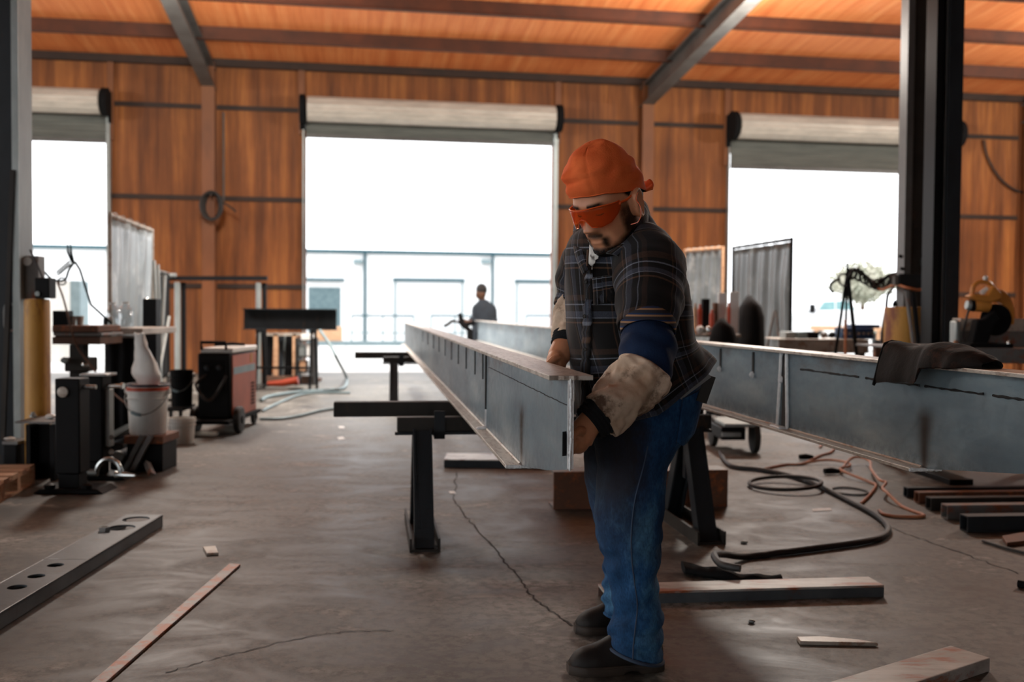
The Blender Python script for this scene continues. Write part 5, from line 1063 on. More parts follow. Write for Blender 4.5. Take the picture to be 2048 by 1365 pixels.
# leaning rods, black tarp
for (x0, y0, x1, y1, lab) in ((1549, 622, 1535, 690, 'grey rod leaning on the dark welding screen, left leg of the pair'), (1552, 622, 1560, 690, 'grey rod leaning on the dark welding screen, right leg of the pair')):
    kq = .07 if x0 == 1552 else 0; q0, q1 = P(x0, y0, 11.25 - kq), P(x1, y1, 11.18 - kq); dn = q1 - q0; b = MB(); b.tube([q0, q0 + dn * ((.01 - q0.z) / dn.z)], .017, 8); one('leaning_rod', b, M['rustgrey'], lab, 'rod', 'rods leaning on the dark screen')
def heap(x0, y0, x1, y1, Y, dep, mt, name, label, cat, zb=0.0, amp=.05, sc=4, **kw):
    a, c = P(x0, y1, Y), P(x1, y0, Y); b = MB(); h_ = c.z - zb; R = []; n = 22
    for i in range(13):
        t = i / 12; k = (1 - .15 * t) if t < .8 else (.88 * math.sqrt(max(.02, 1 - ((t - .8) / .2) ** 2)))
        R.append([V3(((a.x + c.x) / 2 + (c.x - a.x) / 2 * k * math.cos(2 * PI * j / n) * (1 + .12 * noise.noise(V3((j * .7, t * 3, x0)))), Y + dep / 2 + dep / 2 * k * math.sin(2 * PI * j / n), zb + h_ * t + .0005)) for j in range(n)])
    b.loft(R); b.jitter(amp, sc, x0 * .01, lambda p: min(1, max(0, (p.z - zb) / .1))); return one(name, b, M[mt], label, cat, smooth=70, **kw)
heap(1484, 592, 1540, 700, 9.9, .5, 'matte', 'black_tarp', 'black tarp bundle standing in front of the dark welding screen', 'tarp', amp=.04)
# cluttered bench behind the man's back
Y = 9.4
a, c = P(1360, 668, Y), P(1482, 668, Y); zt = a.z
o = thing('side_bench', 'cluttered low bench right behind the man\'s back', 'bench', ((a.x + c.x) / 2, Y + .35, 0))
b = MB(); b.b2((a.x, Y, zt - .03), (c.x, Y + .7, zt)); b.build('benchtop', M['lightsteel'], o, bevel=.004)
for sx in (a.x + .04, c.x - .04):
    for dy in (.04, .62):
        b = MB(); b.b2((sx - .025, Y + dy, 0), (sx + .025, Y + dy + .05, zt - .0305)); b.build('leg', M['dark2'], o)
heap(1420, 638, 1484, 700, Y - .35, .3, 'matte', 'tool_bag', 'black tool bag standing in front of the cluttered bench', 'bag', amp=.02)
items = [(1372, 1384, 600, .34, 'matte', 'upright black box at the back of the cluttered bench, left end'), (1405, 1420, 598, .34, 'matte', 'tilted black box left of the white sheets on the cluttered bench'), (1436, 1452, 586, .3, 'white', 'left of the two white sheets standing on the cluttered bench'), (1459, 1478, 584, .3, 'white', 'right of the two white sheets standing on the cluttered bench'), (1428, 1437, 606, .2, 'brown', 'small brown box in front of the left white sheet')]
for i, (x0, x1, y0, dy, mt, lab) in enumerate(items):
    q0, q1 = P(x0, 660, Y + dy), P(x1, y0, Y + dy); b = MB(); b.b2((q0.x, Y + dy, zt + .0005), (q1.x, Y + dy + (.03 if mt == 'white' else .1), q1.z)); one('bench_box' if mt != 'white' else 'white_sheet', b, M[mt], lab, 'box' if mt != 'white' else 'sheet', bevel=.006)
for i, (x, y0, r_, mt, lab) in enumerate(((1391, 607, .02, 'tan', 'tan spray can at the left of the cluttered bench'), (1400, 609, .022, 'red', 'orange-red can beside the tan spray can'), (1424, 620, .024, 'red', 'dull red can in front of the black tilted box'), (1458, 606, .018, 'red', 'small red can between the white sheets'))):
    q = P(x, y0, Y + .14 + .02 * i); b = MB(); h_ = q.z - zt; b.lathe([(r_, 0), (r_, h_ * .8), (r_ * .5, h_ * .9), (r_ * .5, h_)], (q.x, Y + .14 + .02 * i, zt + .0005), 14); one('spray_can', b, M[mt], lab, 'can', 'cans on the cluttered bench')
for i, (x, y, rr, mt, lab) in enumerate(((1380, 648, .032, 'plastic', 'crumpled white rag at the left front of the cluttered bench'), (1400, 644, .036, 'plastic', 'crumpled white rag in the middle front of the cluttered bench'), (1416, 655, .028, 'chrome', 'bright metal fitting at the front of the cluttered bench'))):
    q = P(x, y, Y + .05); b = MB(); b.ell((q.x, Y + .045, zt + .04), (rr, .035, .038), 14, 10); b.jitter(.009, 22, i); b.v = [V3((p.x, p.y, max(p.z, zt + .001))) for p in b.v]; one('white_rag' if mt == 'plastic' else 'metal_fitting', b, M[mt], lab, 'rag' if mt == 'plastic' else 'fitting', smooth=70)
# wheeled cart behind the trestle's right leg
Y = 7.4; a, c = P(1442, 905, Y), P(1508, 840, Y)
o = thing('tool_cart', 'black wheeled cart on the floor behind the right trestle leg', 'cart', ((a.x + c.x) / 2, Y + .25, 0))
b = MB(); b.b2((a.x, Y, .1), (c.x - .06, Y + .5, c.z - .06)); b.build('body', M['black'], o, bevel=.01)
b = MB(); b.b2((a.x + .02, Y - .02, c.z - .055), (c.x + .04, Y + .5, c.z - .03)); b.build('top_plate', M['galv'], o, bevel=.003)
b = MB(); b.b2((a.x, Y - .03, .13), (a.x + .14, Y - .005, .16)); b.build('front_bar', M['galv'], o)
for (x, y, r_) in ((c.x - .01, Y + .06, .12), (a.x + .0, Y + .45, .12)):
    b = MB(); b.lathe([(r_ * .5, 0), (r_, .01), (r_, .05), (r_ * .5, .06)], (x, y, r_), 22, (1, 0, 0)); wh = b.build('wheel', M['rubber'], o)
    b = MB(); b.lathe([(r_ * .35, 0), (r_ * .3, .012)], (x + .06, y, r_), 12, (1, 0, 0)); b.build('hub', M['rust'], wh)
# right-hand table with channels and the yellow chop saw
Y = 6.6; zt = P(1950, 697, Y).z
xa, xb = P(1800, 700, Y).x, P(1800, 700, Y).x + 2.2
o = thing('saw_table', 'grey steel table at the right edge carrying the yellow chop saw', 'table', ((xa + xb) / 2, Y + .5, 0))
b = MB(); b.b2((xa, Y, zt - .012), (xb, Y + .85, zt)); b.build('tabletop', M['rustgrey'], o, smooth=0)
b = MB(); b.b2((xa, Y, zt - .10), (xb, Y + .02, zt - .0125)); b.build('front_channel', M['rustgrey'], o, smooth=0)
for (x, nm) in ((1757, .5), (1846, 0.0), (2080, 0)):
    q = P(x, 800, Y + .1 + nm); xx = max(q.x, xa + .05); b = MB(); b.b2((xx - .035, Y + .08 + nm, .035), (xx + .035, Y + .14 + nm, zt - .0125)); b.build('leg', M['rust'], o, smooth=0)
    if nm == 0:
        f0, f1 = V3((xx, Y - .5, .018)), V3((xx - .1, Y + .8, .018)); b = MB(); b.bar(f0, f1, .15, .035); b.build('foot_bar', M['black'], o, smooth=0, bevel=.003)
# channels stacked on it behind the saw
for i, (y0, y1, dy, mt, lab) in enumerate(((662, 690, .42, 'rustgrey', 'lower brownish steel channel lying on the saw table behind the saw'), (637, 661, .44, 'lightsteel', 'upper grey steel channel with a bright top edge on the saw table'))):
    q0, q1 = P(1915, y1, Y + dy), P(1915, y0, Y + dy); z0 = zt + .0005 if i == 0 else zc_ + .0005; h_ = max(.05, q1.z - z0); zc_ = z0 + h_; x0 = q0.x + .02 * i
    o2 = thing('stacked_channel', lab, 'steel channel', (x0 + .7, Y + dy + .06, z0), 'channels on the saw table')
    b = MB(); b.b2((x0, Y + dy, z0), (xb, Y + dy + .01, z0 + h_)); b.build('web', M[mt], o2, smooth=0)
    for zz in (z0, z0 + h_ - .012):
        b = MB(); b.b2((x0, Y + dy + .0102, zz), (xb, Y + dy + .13, zz + .012)); b.build('flange', M[mt], o2, smooth=0)
# chop saw
M['sawyel'] = mat('saw_yellow_orange', C(206, 138, 62), C(186, 118, 48), .4, 0, 5)
ys = Y + .16; q = P(1980, 690, ys)
o = thing('chop_saw', 'yellow chop saw with a black motor on the saw table at the right edge', 'saw', (q.x, ys + .08, zt + .0005))
def SP(x, y, dy=0.0): return P(x, y, ys + dy)
b = MB(); b.b2((SP(1930, 690).x, ys - .08, zt + .0005), (SP(2015, 690).x, ys + .2, zt + .03)); b.build('base', M['matte'], o, bevel=.004)
b = MB(); b.prism([SP(1944, 690), SP(1976, 690), SP(1990, 650), SP(2004, 640), SP(1994, 620), SP(1970, 640), SP(1955, 640)], (0, .09, 0)); b.build('arm', M['matte'], o, bevel=.01)
b = MB(); b.tube([SP(1933, 610, .08), SP(1940, 611, .08)], [.03, .035], 18); b.build('motor_cap', M['galv'], o)
b = MB(); b.tube([SP(1940, 611, .08), SP(1947, 611, .08)], [.04, .044], 18); b.build('brush_ring', M['matte'], o)
b = MB(); b.tube([SP(1947, 611, .08), SP(1962, 610, .08), SP(1977, 612, .08)], [.044, .05, .045], 20); b.build('motor_housing', M['sawyel'], o)
b = MB(); b.tube(bez([SP(1944, 590, .06), SP(1947, 574, .06), SP(1958, 565, .06), SP(1976, 566, .06), SP(1986, 578, .06), SP(1980, 592, .06)], 6), .016, 10); b.build('handle', M['sawyel'], o)
b = MB(); b.tube([SP(1962, 587, .06), SP(1975, 578, .06)], .018, 10); b.build('trigger', M['plastic'], o)
b = MB(); b.ell(SP(1971, 557, .06), (.018, .018, .02), 12, 8); b.build('knob', M['plastic'], o)
b = MB(); b.prism([SP(1940, 592, .0), SP(1952, 600, .0), SP(1982, 606, .0), SP(2004, 600, .0), SP(2006, 588, .0), SP(1988, 570, .0), SP(1976, 590, .0), SP(1950, 588, .0)], (0, .1, 0)); b.build('body_shell', M['sawyel'], o, bevel=.012)
b = MB(); cc = SP(1996, 634, .12); pts = []
for j in range(15):
    t = -.3 + 2.3 * j / 14; pts.append(cc + V3((.118 * math.cos(t), 0, .19 * math.sin(t))))
for j in range(15):
    t = 2.0 - 2.3 * j / 14; pts.append(cc + V3((.06 * math.cos(t), 0, .10 * math.sin(t))))
b.prism(pts, (0, .05, 0)); b.build('blade_guard', M['sawyel'], o, bevel=.006)
b = MB(); b.lathe([(.11, 0), (.11, .006)], SP(1992, 640, .1), 28, (0, 1, 0)); b.build('disc', M['matte'], o)
b = MB(); b.tube(bez([SP(1938, 618, .1), SP(1930, 650, .1), SP(1926, 672, .1), SP(1930, 684, .08)], 6), .008, 8); b.build('power_lead', M['rubber'], o)
b = MB(); q = SP(2018, 676, -.06); b.lathe([(.016, 0), (.018, .03), (.012, .05), (.016, .06)], (q.x, q.y, zt + .0005), 12); one('bright_bolt', b, M['chrome'], 'bright bolt standing on the saw table right of the chop saw', 'bolt')
b = MB(); q = P(1912, 690, Y + .05); b.lathe([(.02, 0), (.022, .03), (.01, .05)], (q.x, q.y, zt + .0005), 12); one('bright_bolt', b, M['chrome'], 'bright bolt on the saw table beside the near-black post', 'bolt')
b = MB(); b.b2((P(1903, 690, Y + .3).x, Y + .24, zt + .0005), (P(1914, 690, Y + .3).x, Y + .34, P(0, 628, Y + .3).z)); o = one('grey_canister', b, M['galv'], 'grey square canister on the saw table between the dark post and the saw', 'canister', bevel=.01)
b = MB(); b.pxbox(1850, 917, 1892, 950, 7.5, .3, 0.0); one('black_crate', b, M['black'], 'black crate on the floor under the saw table at right', 'crate', bevel=.008)
b = MB(); b.pxbox(1905, 915, 2048, 952, 7.9, .4, 0.0); one('black_crate', b, M['matte'], 'long black crate on the floor under the saw table at the right edge', 'crate', bevel=.008)
b = MB(); b.pxbox(1650, 893, 1745, 930, 8.1, .35, 0.0); one('blue_grey_box', b, M['dark'], 'low blue-grey steel box on the floor behind the orange cords', 'box', bevel=.008)
# ------------------------------------------------------------------ people
def sm(x, a, b):
    t = max(0.0, min(1.0, (x - a) / (b - a))); return t * t * (3 - 2 * t)
def gs(x, s): return math.exp(-.5 * (x / s) ** 2)
# materials
def skin_mat():
    t = NT('brown_skin'); v = t.map(); n = t.noise(v, 9, 4, .6); f = t.noise(v, 160, 3, .6)
    col = t.ramp(n, [(.3, C(182, 120, 86)), (.7, C(212, 150, 112))]); t.bump(f, .12, .001)
    t.p.inputs['Subsurface Weight'].default_value = .08; t.p.inputs['Subsurface Radius'].default_value = (.01, .004, .002)
    return t.set(col, .48, 0, .45)
M['skin'] = skin_mat()
def plaid_mat():
    t = NT('plaid_flannel'); uv = t.tc.outputs['UV']; u, v, _ = t.sep(uv)[0:3]
    K = C(17, 15, 15); Kb = C(24, 22, 22); Br = C(70, 50, 38); Bl = C(74, 80, 94); Lt = C(138, 144, 156); Tn = C(104, 76, 56)
    st = [(0, K), (.2, K), (.21, Br), (.3, Br), (.31, K), (.36, Kb), (.37, Lt), (.385, Lt), (.39, K), (.5, K), (.51, Bl), (.62, Bl), (.625, Lt), (.64, Lt), (.645, Kb), (.7, K), (.71, Tn), (.73, Tn), (.74, K), (1, K)]
    ru = t.ramp(t.math('FRACT', t.math('MULTIPLY', t.math('ADD', u, 5.03), 1 / .135)), st); rv = t.ramp(t.math('FRACT', t.math('MULTIPLY', t.math('ADD', v, 5.0), 1 / .15)), st)
    col = t.mix(.62, ru, rv); fine = t.noise(t.map(), 260, 3, .7)
    col = t.mix(t.ramp(fine, [(.35, K0), (.75, (.5,) * 3)]), col, C(14, 12, 12)); t.bump(fine, .25, .001)
    t.p.inputs['Sheen Weight'].default_value = .15
    return t.set(col, .85, 0, .2)
M['plaid'] = plaid_mat()
def denim_mat():
    t = NT('blue_denim'); v = t.map(); x, y, z = t.sep(v)[0:3]
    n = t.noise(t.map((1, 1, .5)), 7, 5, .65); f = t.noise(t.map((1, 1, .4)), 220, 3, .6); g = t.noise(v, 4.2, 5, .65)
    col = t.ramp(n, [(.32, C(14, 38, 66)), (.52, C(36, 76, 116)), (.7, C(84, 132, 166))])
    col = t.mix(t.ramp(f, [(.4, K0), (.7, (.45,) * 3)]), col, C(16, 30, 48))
    # grease wiped over the front of the thighs, with their shade painted in
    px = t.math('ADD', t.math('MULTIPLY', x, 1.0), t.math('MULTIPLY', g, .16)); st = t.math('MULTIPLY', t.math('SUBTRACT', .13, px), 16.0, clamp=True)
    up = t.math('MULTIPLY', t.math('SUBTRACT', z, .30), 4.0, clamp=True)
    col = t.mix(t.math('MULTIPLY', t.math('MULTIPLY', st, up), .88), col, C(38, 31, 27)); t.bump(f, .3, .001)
    return t.set(col, .85, 0, .2)
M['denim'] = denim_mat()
M['navy'] = mat('navy_knit', C(24, 46, 78), C(16, 32, 58), .85, 0, 8, bump=.3, bscale=200, spec=.2)
M['knit'] = mat('black_knit_cuff', C(26, 26, 28), C(34, 34, 36), .9, 0, 30, (1, 1, 1), bump=.4, bscale=150, spec=.2)
M['hide'] = mat('tan_leather', C(226, 204, 180), C(176, 148, 122), .65, 0, 9, spots=C(96, 72, 56), spot_t=.57, spot_scale=11, bump=.5, bscale=34, spec=.3)
M['capc'] = mat('orange_cap_cotton', C(246, 122, 66), C(232, 102, 52), .85, 0, 10, spots=C(170, 74, 40), spot_t=.7, spot_scale=12, bump=.25, bscale=220, spec=.15)
M['boot'] = mat('dark_brown_boot_leather', C(30, 25, 22), C(20, 17, 15), .6, 0, 8, spots=C(62, 48, 38), spot_t=.7, spot_scale=10, bump=.2, bscale=60, spec=.25)
M['sole'] = mat('boot_sole', C(58, 46, 36), C(38, 32, 28), .7, 0, 10)
M['tee'] = mat('white_undershirt', C(222, 220, 214), C(206, 204, 198), .8)
M['hairm'] = mat('black_hair', C(22, 19, 18), C(34, 29, 27), .6, 0, 40, bump=.5, bscale=300)
def stubble():
    t = NT('dark_beard'); n = t.noise(t.map(), 420, 2, .5); big = t.noise(t.map(), 46, 4, .65); a = t.n.new('ShaderNodeVertexColor'); a.layer_name = 'dens'
    k = t.math('MULTIPLY', t.ramp(t.math('ADD', t.math('MULTIPLY', n, .45), t.math('MULTIPLY', big, .55)), [(.28, (.6,) * 3), (.5, W1)]), a.outputs['Color']); t.link(k, t.p.inputs['Alpha']); return t.set(C(24, 20, 19), .7, 0, .2)
M['beard'] = stubble()
def lens_mat():
    t = NT('orange_tinted_lens'); tr = t.n.new('ShaderNodeBsdfTransparent'); tr.inputs['Color'].default_value = (.9, .42, .17, 1)
    df = t.n.new('ShaderNodeBsdfPrincipled'); df.inputs['Base Color'].default_value = C(226, 118, 60); df.inputs['Roughness'].default_value = .08
    mx = t.n.new('ShaderNodeMixShader'); mx.inputs[0].default_value = .22
    t.link(tr.outputs[0], mx.inputs[1]); t.link(df.outputs[0], mx.inputs[2]); t.link(mx.outputs[0], t.out.inputs['Surface']); return t.m
M['lens'] = lens_mat()
M['lensframe'] = mat('orange_plastic_frame', C(226, 96, 44), C(206, 80, 34), .25)

man = thing('person', 'worker in a backwards orange cap, plaid shirt and jeans bending over the near beam', 'person', (P(1250, 1340, 3.0).x, 3.02, 0))
# ---- head, in its own axes: f forward, l to his left, u up
HO = P(1218, 410, 2.60); hp = math.radians(27)
F0 = V3((-math.sin(math.radians(47)), -math.cos(math.radians(47)), 0)); L0 = V3((-F0.y, F0.x, 0)); Z0 = V3((0, 0, 1))
HF = F0 * math.cos(hp) - Z0 * math.sin(hp); HU = Z0 * math.cos(hp) + F0 * math.sin(hp); HL = Z0.cross(F0)
def HW(f, l, u): return HO + HF * f + HL * l + HU * u
PROF = [(-.118, .052, .012, .018), (-.112, .070, .0, .034), (-.098, .083, -.018, .049), (-.08, .085, -.04, .060), (-.055, .085, -.066, .068), (-.03, .087, -.085, .072), (0, .090, -.1, .075), (.03, .092, -.105, .077), (.06, .086, -.102, .075), (.09, .066, -.09, .066), (.112, .036, -.066, .046), (.124, .006, -.034, .02)]
def head_base(u, a):
    f, bk, w = lerp_tab(PROF, u); c = (f + bk) / 2; A = (f - bk) / 2; ca_, sa_ = math.cos(a), math.sin(a); e = 2 / 2.25
    return c + A * math.copysign(abs(ca_) ** e, ca_), w * math.copysign(abs(sa_) ** e, sa_)
def head_pt(u, a, off=0.0):
    f, l = head_base(u, a); fr = sm(math.cos(a), .05, .55); d = 0.0
    t = (.022 - u) / .054
    if 0 <= t <= 1: d += (.004 + .020 * t ** 1.3) * gs(l, .0065 + .0065 * t)
    elif t > 1: d += .024 * max(0, 1 - (t - 1) * 4.2) * gs(l, .013)
    d += .009 * gs(abs(l) - .0145, .0062) * gs(u + .032, .0075)
    d -= .010 * gs(abs(l) - .032, .013) * gs(u - .011, .010); d += .0065 * gs(abs(l) - .032, .010) * gs(u - .010, .0055)
    d += .0055 * gs(abs(l) - .030, .018) * gs(u - .031, .007) + .002 * gs(l, .012) * gs(u - .03, .007)
    d += .0055 * gs(l, .019) * gs(u + .0585, .005) + .0065 * gs(l, .017) * gs(u + .070, .0055) - .0045 * gs(l, .022) * gs(u + .064, .0022)
    d -= .003 * gs(l, .02) * gs(u + .081, .005); d += .008 * gs(l, .02) * gs(u + .098, .011)
    d += .005 * gs(abs(l) - .045, .016) * gs(u + .018, .016); d -= .0035 * gs(abs(l) - .034 - .2 * max(0, -.035 - u), .004) * gs(u + .048, .014)
    k = 1 + off / max(.03, math.hypot(f, l)); ff, ll = f * k + d * fr, l * k
    return ff, ll, u + (off * .6 if u > .09 else (-off if u < -.1 else 0))
def head_grid(us, As, off=0.0):
    return [[HW(*head_pt(u, a, off)) for a in As] for u in us]
body = MB()
us = [-.118 + .242 * i / 96 for i in range(97)]; As = [2 * PI * j / 120 for j in range(120)]
body.loft(head_grid(us, As))
# ears
def ear(s):
    c = V3((-.006, s * .079, -.004)); out = V3((-.35, s * 1.0, 0)).normalized(); up = V3((-.18, 0, 1)).normalized(); fw = up.cross(out).normalized()
    def E(p): return HW(p.x, p.y, p.z)
    R = []
    for k in range(9):
        t = k / 8; R.append([E(c + up * (.037 * math.sin(q) * (1 if math.sin(q) > 0 else 1.05) * r_) + fw * (.0225 * math.cos(q) * (1 + .18 * math.sin(q)) * r_) + out * o_) for q in [2 * PI * j / 22 for j in range(22)] for r_, o_ in [((.7, -.012), (.8, -.004), (.95, .006), (1.04, .013), (1.0, .0195), (.88, .020), (.76, .0145), (.5, .008), (.1, .006))[k]]])
    body.loft(R)
    body.ell(E(c + out * .008 - fw * .011 * 1 + up * -.004), (.005, .005, .008), 10, 8)
    body.ell(E(c + out * .009 + up * -.026), (.009, .008, .010), 12, 8)
ear(1); ear(-1)
# neck and trunk (mostly under the clothes)
nb = P(1252, 445, 2.76)
body.tube([HW(-.02, 0, -.05), (HW(-.03, 0, -.09) + nb) / 2, nb, P(1258, 520, 2.8)], [.058, .06, .066, .10], 24)
TT = [  # y, left, right, Y, half depth, tilt
    (418, 1222, 1284, 2.74, .062, 0), (438, 1206, 1302, 2.74, .08, .05), (458, 1176, 1318, 2.745, .11, .12), (478, 1150, 1332, 2.75, .145, .14), (500, 1139, 1346, 2.755, .172, .12), (530, 1134, 1360, 2.77, .19, .07), (565, 1132, 1370, 2.79, .195, .03), (610, 1133, 1376, 2.81, .195, 0), (660, 1137, 1380, 2.84, .195, -.06), (705, 1142, 1386, 2.87, .20, -.16), (742, 1148, 1396, 2.9, .205, -.30), (780, 1156, 1408, 2.93, .21, -.46), (814, 1163, 1424, 2.95, .215, -.57)]
def trunk_pt(y, th, off=0.0, infl=1.0):
    l, r, Yc_, hd, tl = lerp_tab(TT, y); s = S(Yc_); hw = (r - l) / 2 * s * infl + off; c0 = P((l + r) / 2, y, Yc_); e = 2 / 2.3
    cx, sy = math.cos(th), math.sin(th); cx = math.copysign(abs(cx) ** e, cx); sy = math.copysign(abs(sy) ** e, sy)
    p = c0 + V3((hw * cx, -(hd * infl + off) * sy, -tl * hw * cx * (1.3 if cx > 0 else .5))); return p
N = 64; ths = [2 * PI * j / N for j in range(N)]
body.loft([[trunk_pt(y, t, -.02) for t in ths[::2]] for y in (430, 460, 500, 560, 640, 720, 800)])
# arms and hands
wr = P(1180, 846, 2.345)
body.tube([P(1300, 540, 2.58), P(1298, 640, 2.47), P(1288, 742, 2.40), P(1225, 808, 2.365), wr, P(1166, 864, 2.337), P(1158, 876, 2.335)], [.06, .05, .048, .038, .031, .033, .036], 16)
def finger(pts, r0, r1):
    k = len(pts); body.tube(pts, [r0 + (r1 - r0) * i / (k - 1) for i in range(k)], 10); body.ell(pts[-1], (r1, r1, r1), 10, 8)
body.ell(P(1156, 878, 2.335), (.030, .040, .036), 16, 12)
for dy, lx in ((-.034, 0), (-.012, 3), (.011, 2), (.033, -1)):
    Yq = 2.335 + dy; finger([P(1153, 880, Yq), P(1146, 897, Yq - .004), P(1139 - lx * .3, 908 + lx, Yq - .008), P(1137, 921 + lx, Yq - .006)], .0105, .0085)
finger([P(1166, 862, 2.30), P(1157, 862, 2.285), P(1147, 868, 2.275), P(1141, 878, 2.27)], .0125, .0095)
body.tube([P(1175, 530, 2.95), P(1150, 600, 2.96), P(1143, 660, 2.92), P(1126, 695, 2.88), P(1116, 716, 2.86)], [.058, .048, .042, .034, .033], 16)
body.ell(P(1113, 724, 2.85), (.03, .042, .036), 16, 12)
for dy, lx in ((-.036, 0), (-.012, 3), (.012, 2), (.035, 0)):
    Yq = 2.85 + dy; finger([P(1110, 726, Yq), P(1102, 738, Yq), P(1094, 744, Yq), P(1090, 755 + lx, Yq)], .0105, .0085)
finger([P(1118, 714, 2.80), P(1106, 720, 2.785), P(1097, 728, 2.78)], .0125, .0095)
# legs under the jeans
for pth in ([(1280, 810, 2.9), (1262, 960, 2.88), (1258, 1060, 2.88), (1270, 1200, 2.88), (1280, 1310, 2.885)], [(1265, 810, 3.05), (1242, 950, 3.1), (1250, 1040, 3.14), (1256, 1150, 3.2), (1262, 1240, 3.235)]):
    body.tube([P(*p) for p in pth], [.09, .07, .055, .05, .042], 16)
body.build('body', M['skin'], man, smooth=180, mods=[('REMESH', dict(mode='VOXEL', voxel_size=.0032, use_smooth_shade=True)), ('SMOOTH', dict(factor=.5, iterations=3))])
# ---- hair, beard, brows
def patch(usr, asr, off, fn, name, m, dens=None, seed=0):
    ui = [usr[0] + (usr[1] - usr[0]) * i / 70 for i in range(71)]; ai = [asr[0] + (asr[1] - asr[0]) * j / 110 for j in range(111)]
    b = MB(); idx = {}; dn = []
    vals = [[fn(u, a) for a in ai] for u in ui]
    for i, u in enumerate(ui):
        for j, a in enumerate(ai):
            idx[i, j] = len(b.v); b.v.append(HW(*head_pt(u, a, off))); dn.append(max(0, min(1, vals[i][j])))
    for i in range(70):
        for j in range(110):
            if max(vals[i][j], vals[i + 1][j], vals[i][j + 1], vals[i + 1][j + 1]) > 0.02: b.f.append((idx[i, j], idx[i + 1, j], idx[i + 1, j + 1], idx[i, j + 1]))
    o = b.build(name, m, man, smooth=180, recalc=False)
    ca_ = o.data.color_attributes.new('dens', 'FLOAT_COLOR', 'POINT')
    for k, d in enumerate(dn): ca_.data[k].color = (d, d, d, 1)
    return o
def beard_fn(u, a):
    f, l = head_base(u, a); al = abs(l); n = .35 * noise.noise(V3((f * 60, l * 60, u * 60)))
    jaw = sm(-u, .042 + .55 * max(0, f - .02), .075 + .5 * max(0, f - .02)) * sm(al, .02, .045)
    side = sm(al, .058, .066) * sm(f, -.02, .0) * (1 - sm(f, .03, .05)) * sm(-u, -.02, .01) * .75
    chin = sm(-u, .078, .092) * sm(.075 - al, 0, .02); goat = gs(al - .028, .006) * sm(-u, .05, .062) * sm(.09 + u, 0, .01) * .9; mous = gs(u + .050, .0045) * sm(.03 - al, 0, .008) * .8
    under = sm(-u, .098, .106)
    back = sm(f, -.03, -.005)
    v = max(jaw, chin, side, goat, mous, under) * back; return 0 if v < .06 else v + n * .5
patch((-.1175, .02), (-1.9, 1.9), .0026, beard_fn, 'beard', M['beard'])
def hair_fn(u, a):
    f, l = head_base(u, a); n = .004 * noise.noise(V3((f * 90, l * 90, u * 90)))
    edge = .045 - 1.1 * max(0, .03 - f) if f < .03 else .09
    edge = max(edge, -.045); return sm(u, edge + n - .004, edge + n + .006) * sm(.045 - f, 0, .012)
patch((-.06, .10), (.6, 2 * PI - .6), .0035, hair_fn, 'hair', M['beard'])
def brow_fn(u, a):
    f, l = head_base(u, a); al = abs(l); c = .0315 + .05 * max(0, al - .02) * (1 - max(0, al - .036) * 40); return .95 * gs(u - c, .0032) * sm(al, .010, .016) * sm(.054 - al, 0, .012) if abs(u - c) < .008 else 0
patch((.018, .046), (-.9, .9), .0022, brow_fn, 'eyebrows', M['beard'])
for s in (-1, 1):
    b = MB(); pts = []
    for j in range(9):
        l = s * (.021 + .022 * j / 8); u = .006 - .003 * math.sin(PI * j / 8)
        a = math.asin(max(-1, min(1, (abs(l) / lerp_tab(PROF, u)[2])))) * s; f_, l_, u_ = head_pt(u, a, .0004); pts.append(HW(f_ + .0005, l_, u_))
    b.tube(pts, [.0006, .0012, .0016, .0018, .0018, .0018, .0016, .0012, .0006], 6); b.build('eyelashes', M['hairm'], man)
# ---- safety glasses
g = MB(); Rw = []
def lens_pt(al, t, off=0.0):
    q = abs(al); top = .030 - .006 * sm(q, .5, 1.2); bot = lerp_tab([(0, .006), (.12, .002), (.28, -.018), (.55, -.024), (.85, -.019), (1.08, -.004), (1.2, .010)], q)[0]
    rr = .5 * (1 - q / 1.2) * 0; return HW(.006 + (.106 + off) * math.cos(al), (.084 + off) * math.sin(al), bot + (top - bot) * t)
cols = [-1.2 + 2.4 * j / 60 for j in range(61)]
vs = []; fs = []
for al in cols:
    for t in range(7): vs.append(lens_pt(al, t / 6))
for j in range(60):
    for t in range(6): q = j * 7 + t; fs.append((q, q + 7, q + 8, q + 1))
g.add(vs, fs); gl = g.build('safety_glasses', M['lens'], man, smooth=180, mods=[('SOLIDIFY', dict(thickness=.0018, offset=1))], recalc=False); gl['label'] = 'orange tinted wraparound safety glasses'
g = MB(); g.tube([lens_pt(al, 1.0, .001) for al in cols], .0017, 8); g.build('brow_rim', M['lensframe'], gl)
g = MB(); g.tube([lens_pt(al, 0, .0008) for al in cols if abs(al) < .45], .0014, 8); g.build('nose_bridge', M['lensframe'], gl)
for s in (-1, 1):
    e = lens_pt(1.2 * s, .55)
    g = MB(); g.tube([e, HW(.022, s * .0845, .017), HW(-.012, s * .086, .022)], [.0032, .003, .0028], 8); tm = g.build('temple_arm', M['lensframe'], gl)
    g = MB(); g.tube([HW(-.008, s * .0862, .0215), HW(-.03, s * .087, .024), HW(-.048, s * .085, .012)], [.0034, .0036, .003], 8); g.build('temple_tip', M['matte'], tm)
    g = MB(); g.ell(e, (.004, .004, .005), 10, 8); g.build('hinge', M['lensframe'], gl)
# ---- earplug and cord
g = MB(); g.tube([HW(.004, .082, -.006), HW(.006, .095, -.008)], [.005, .0065], 10); ep = g.build('earplug', M['matte'], man)
q = HW(.004, .094, -.002); g = MB(); g.tube(bez([HW(.0, .094, .012), HW(-.01, .098, .022), P(1272, 398, 2.50), P(1280, 412, 2.49), P(1282, 430, 2.49), P(1276, 444, 2.50), P(1262, 449, 2.51)], 8), .0012, 6); g.build('earplug_cord', M['lensframe'], ep)
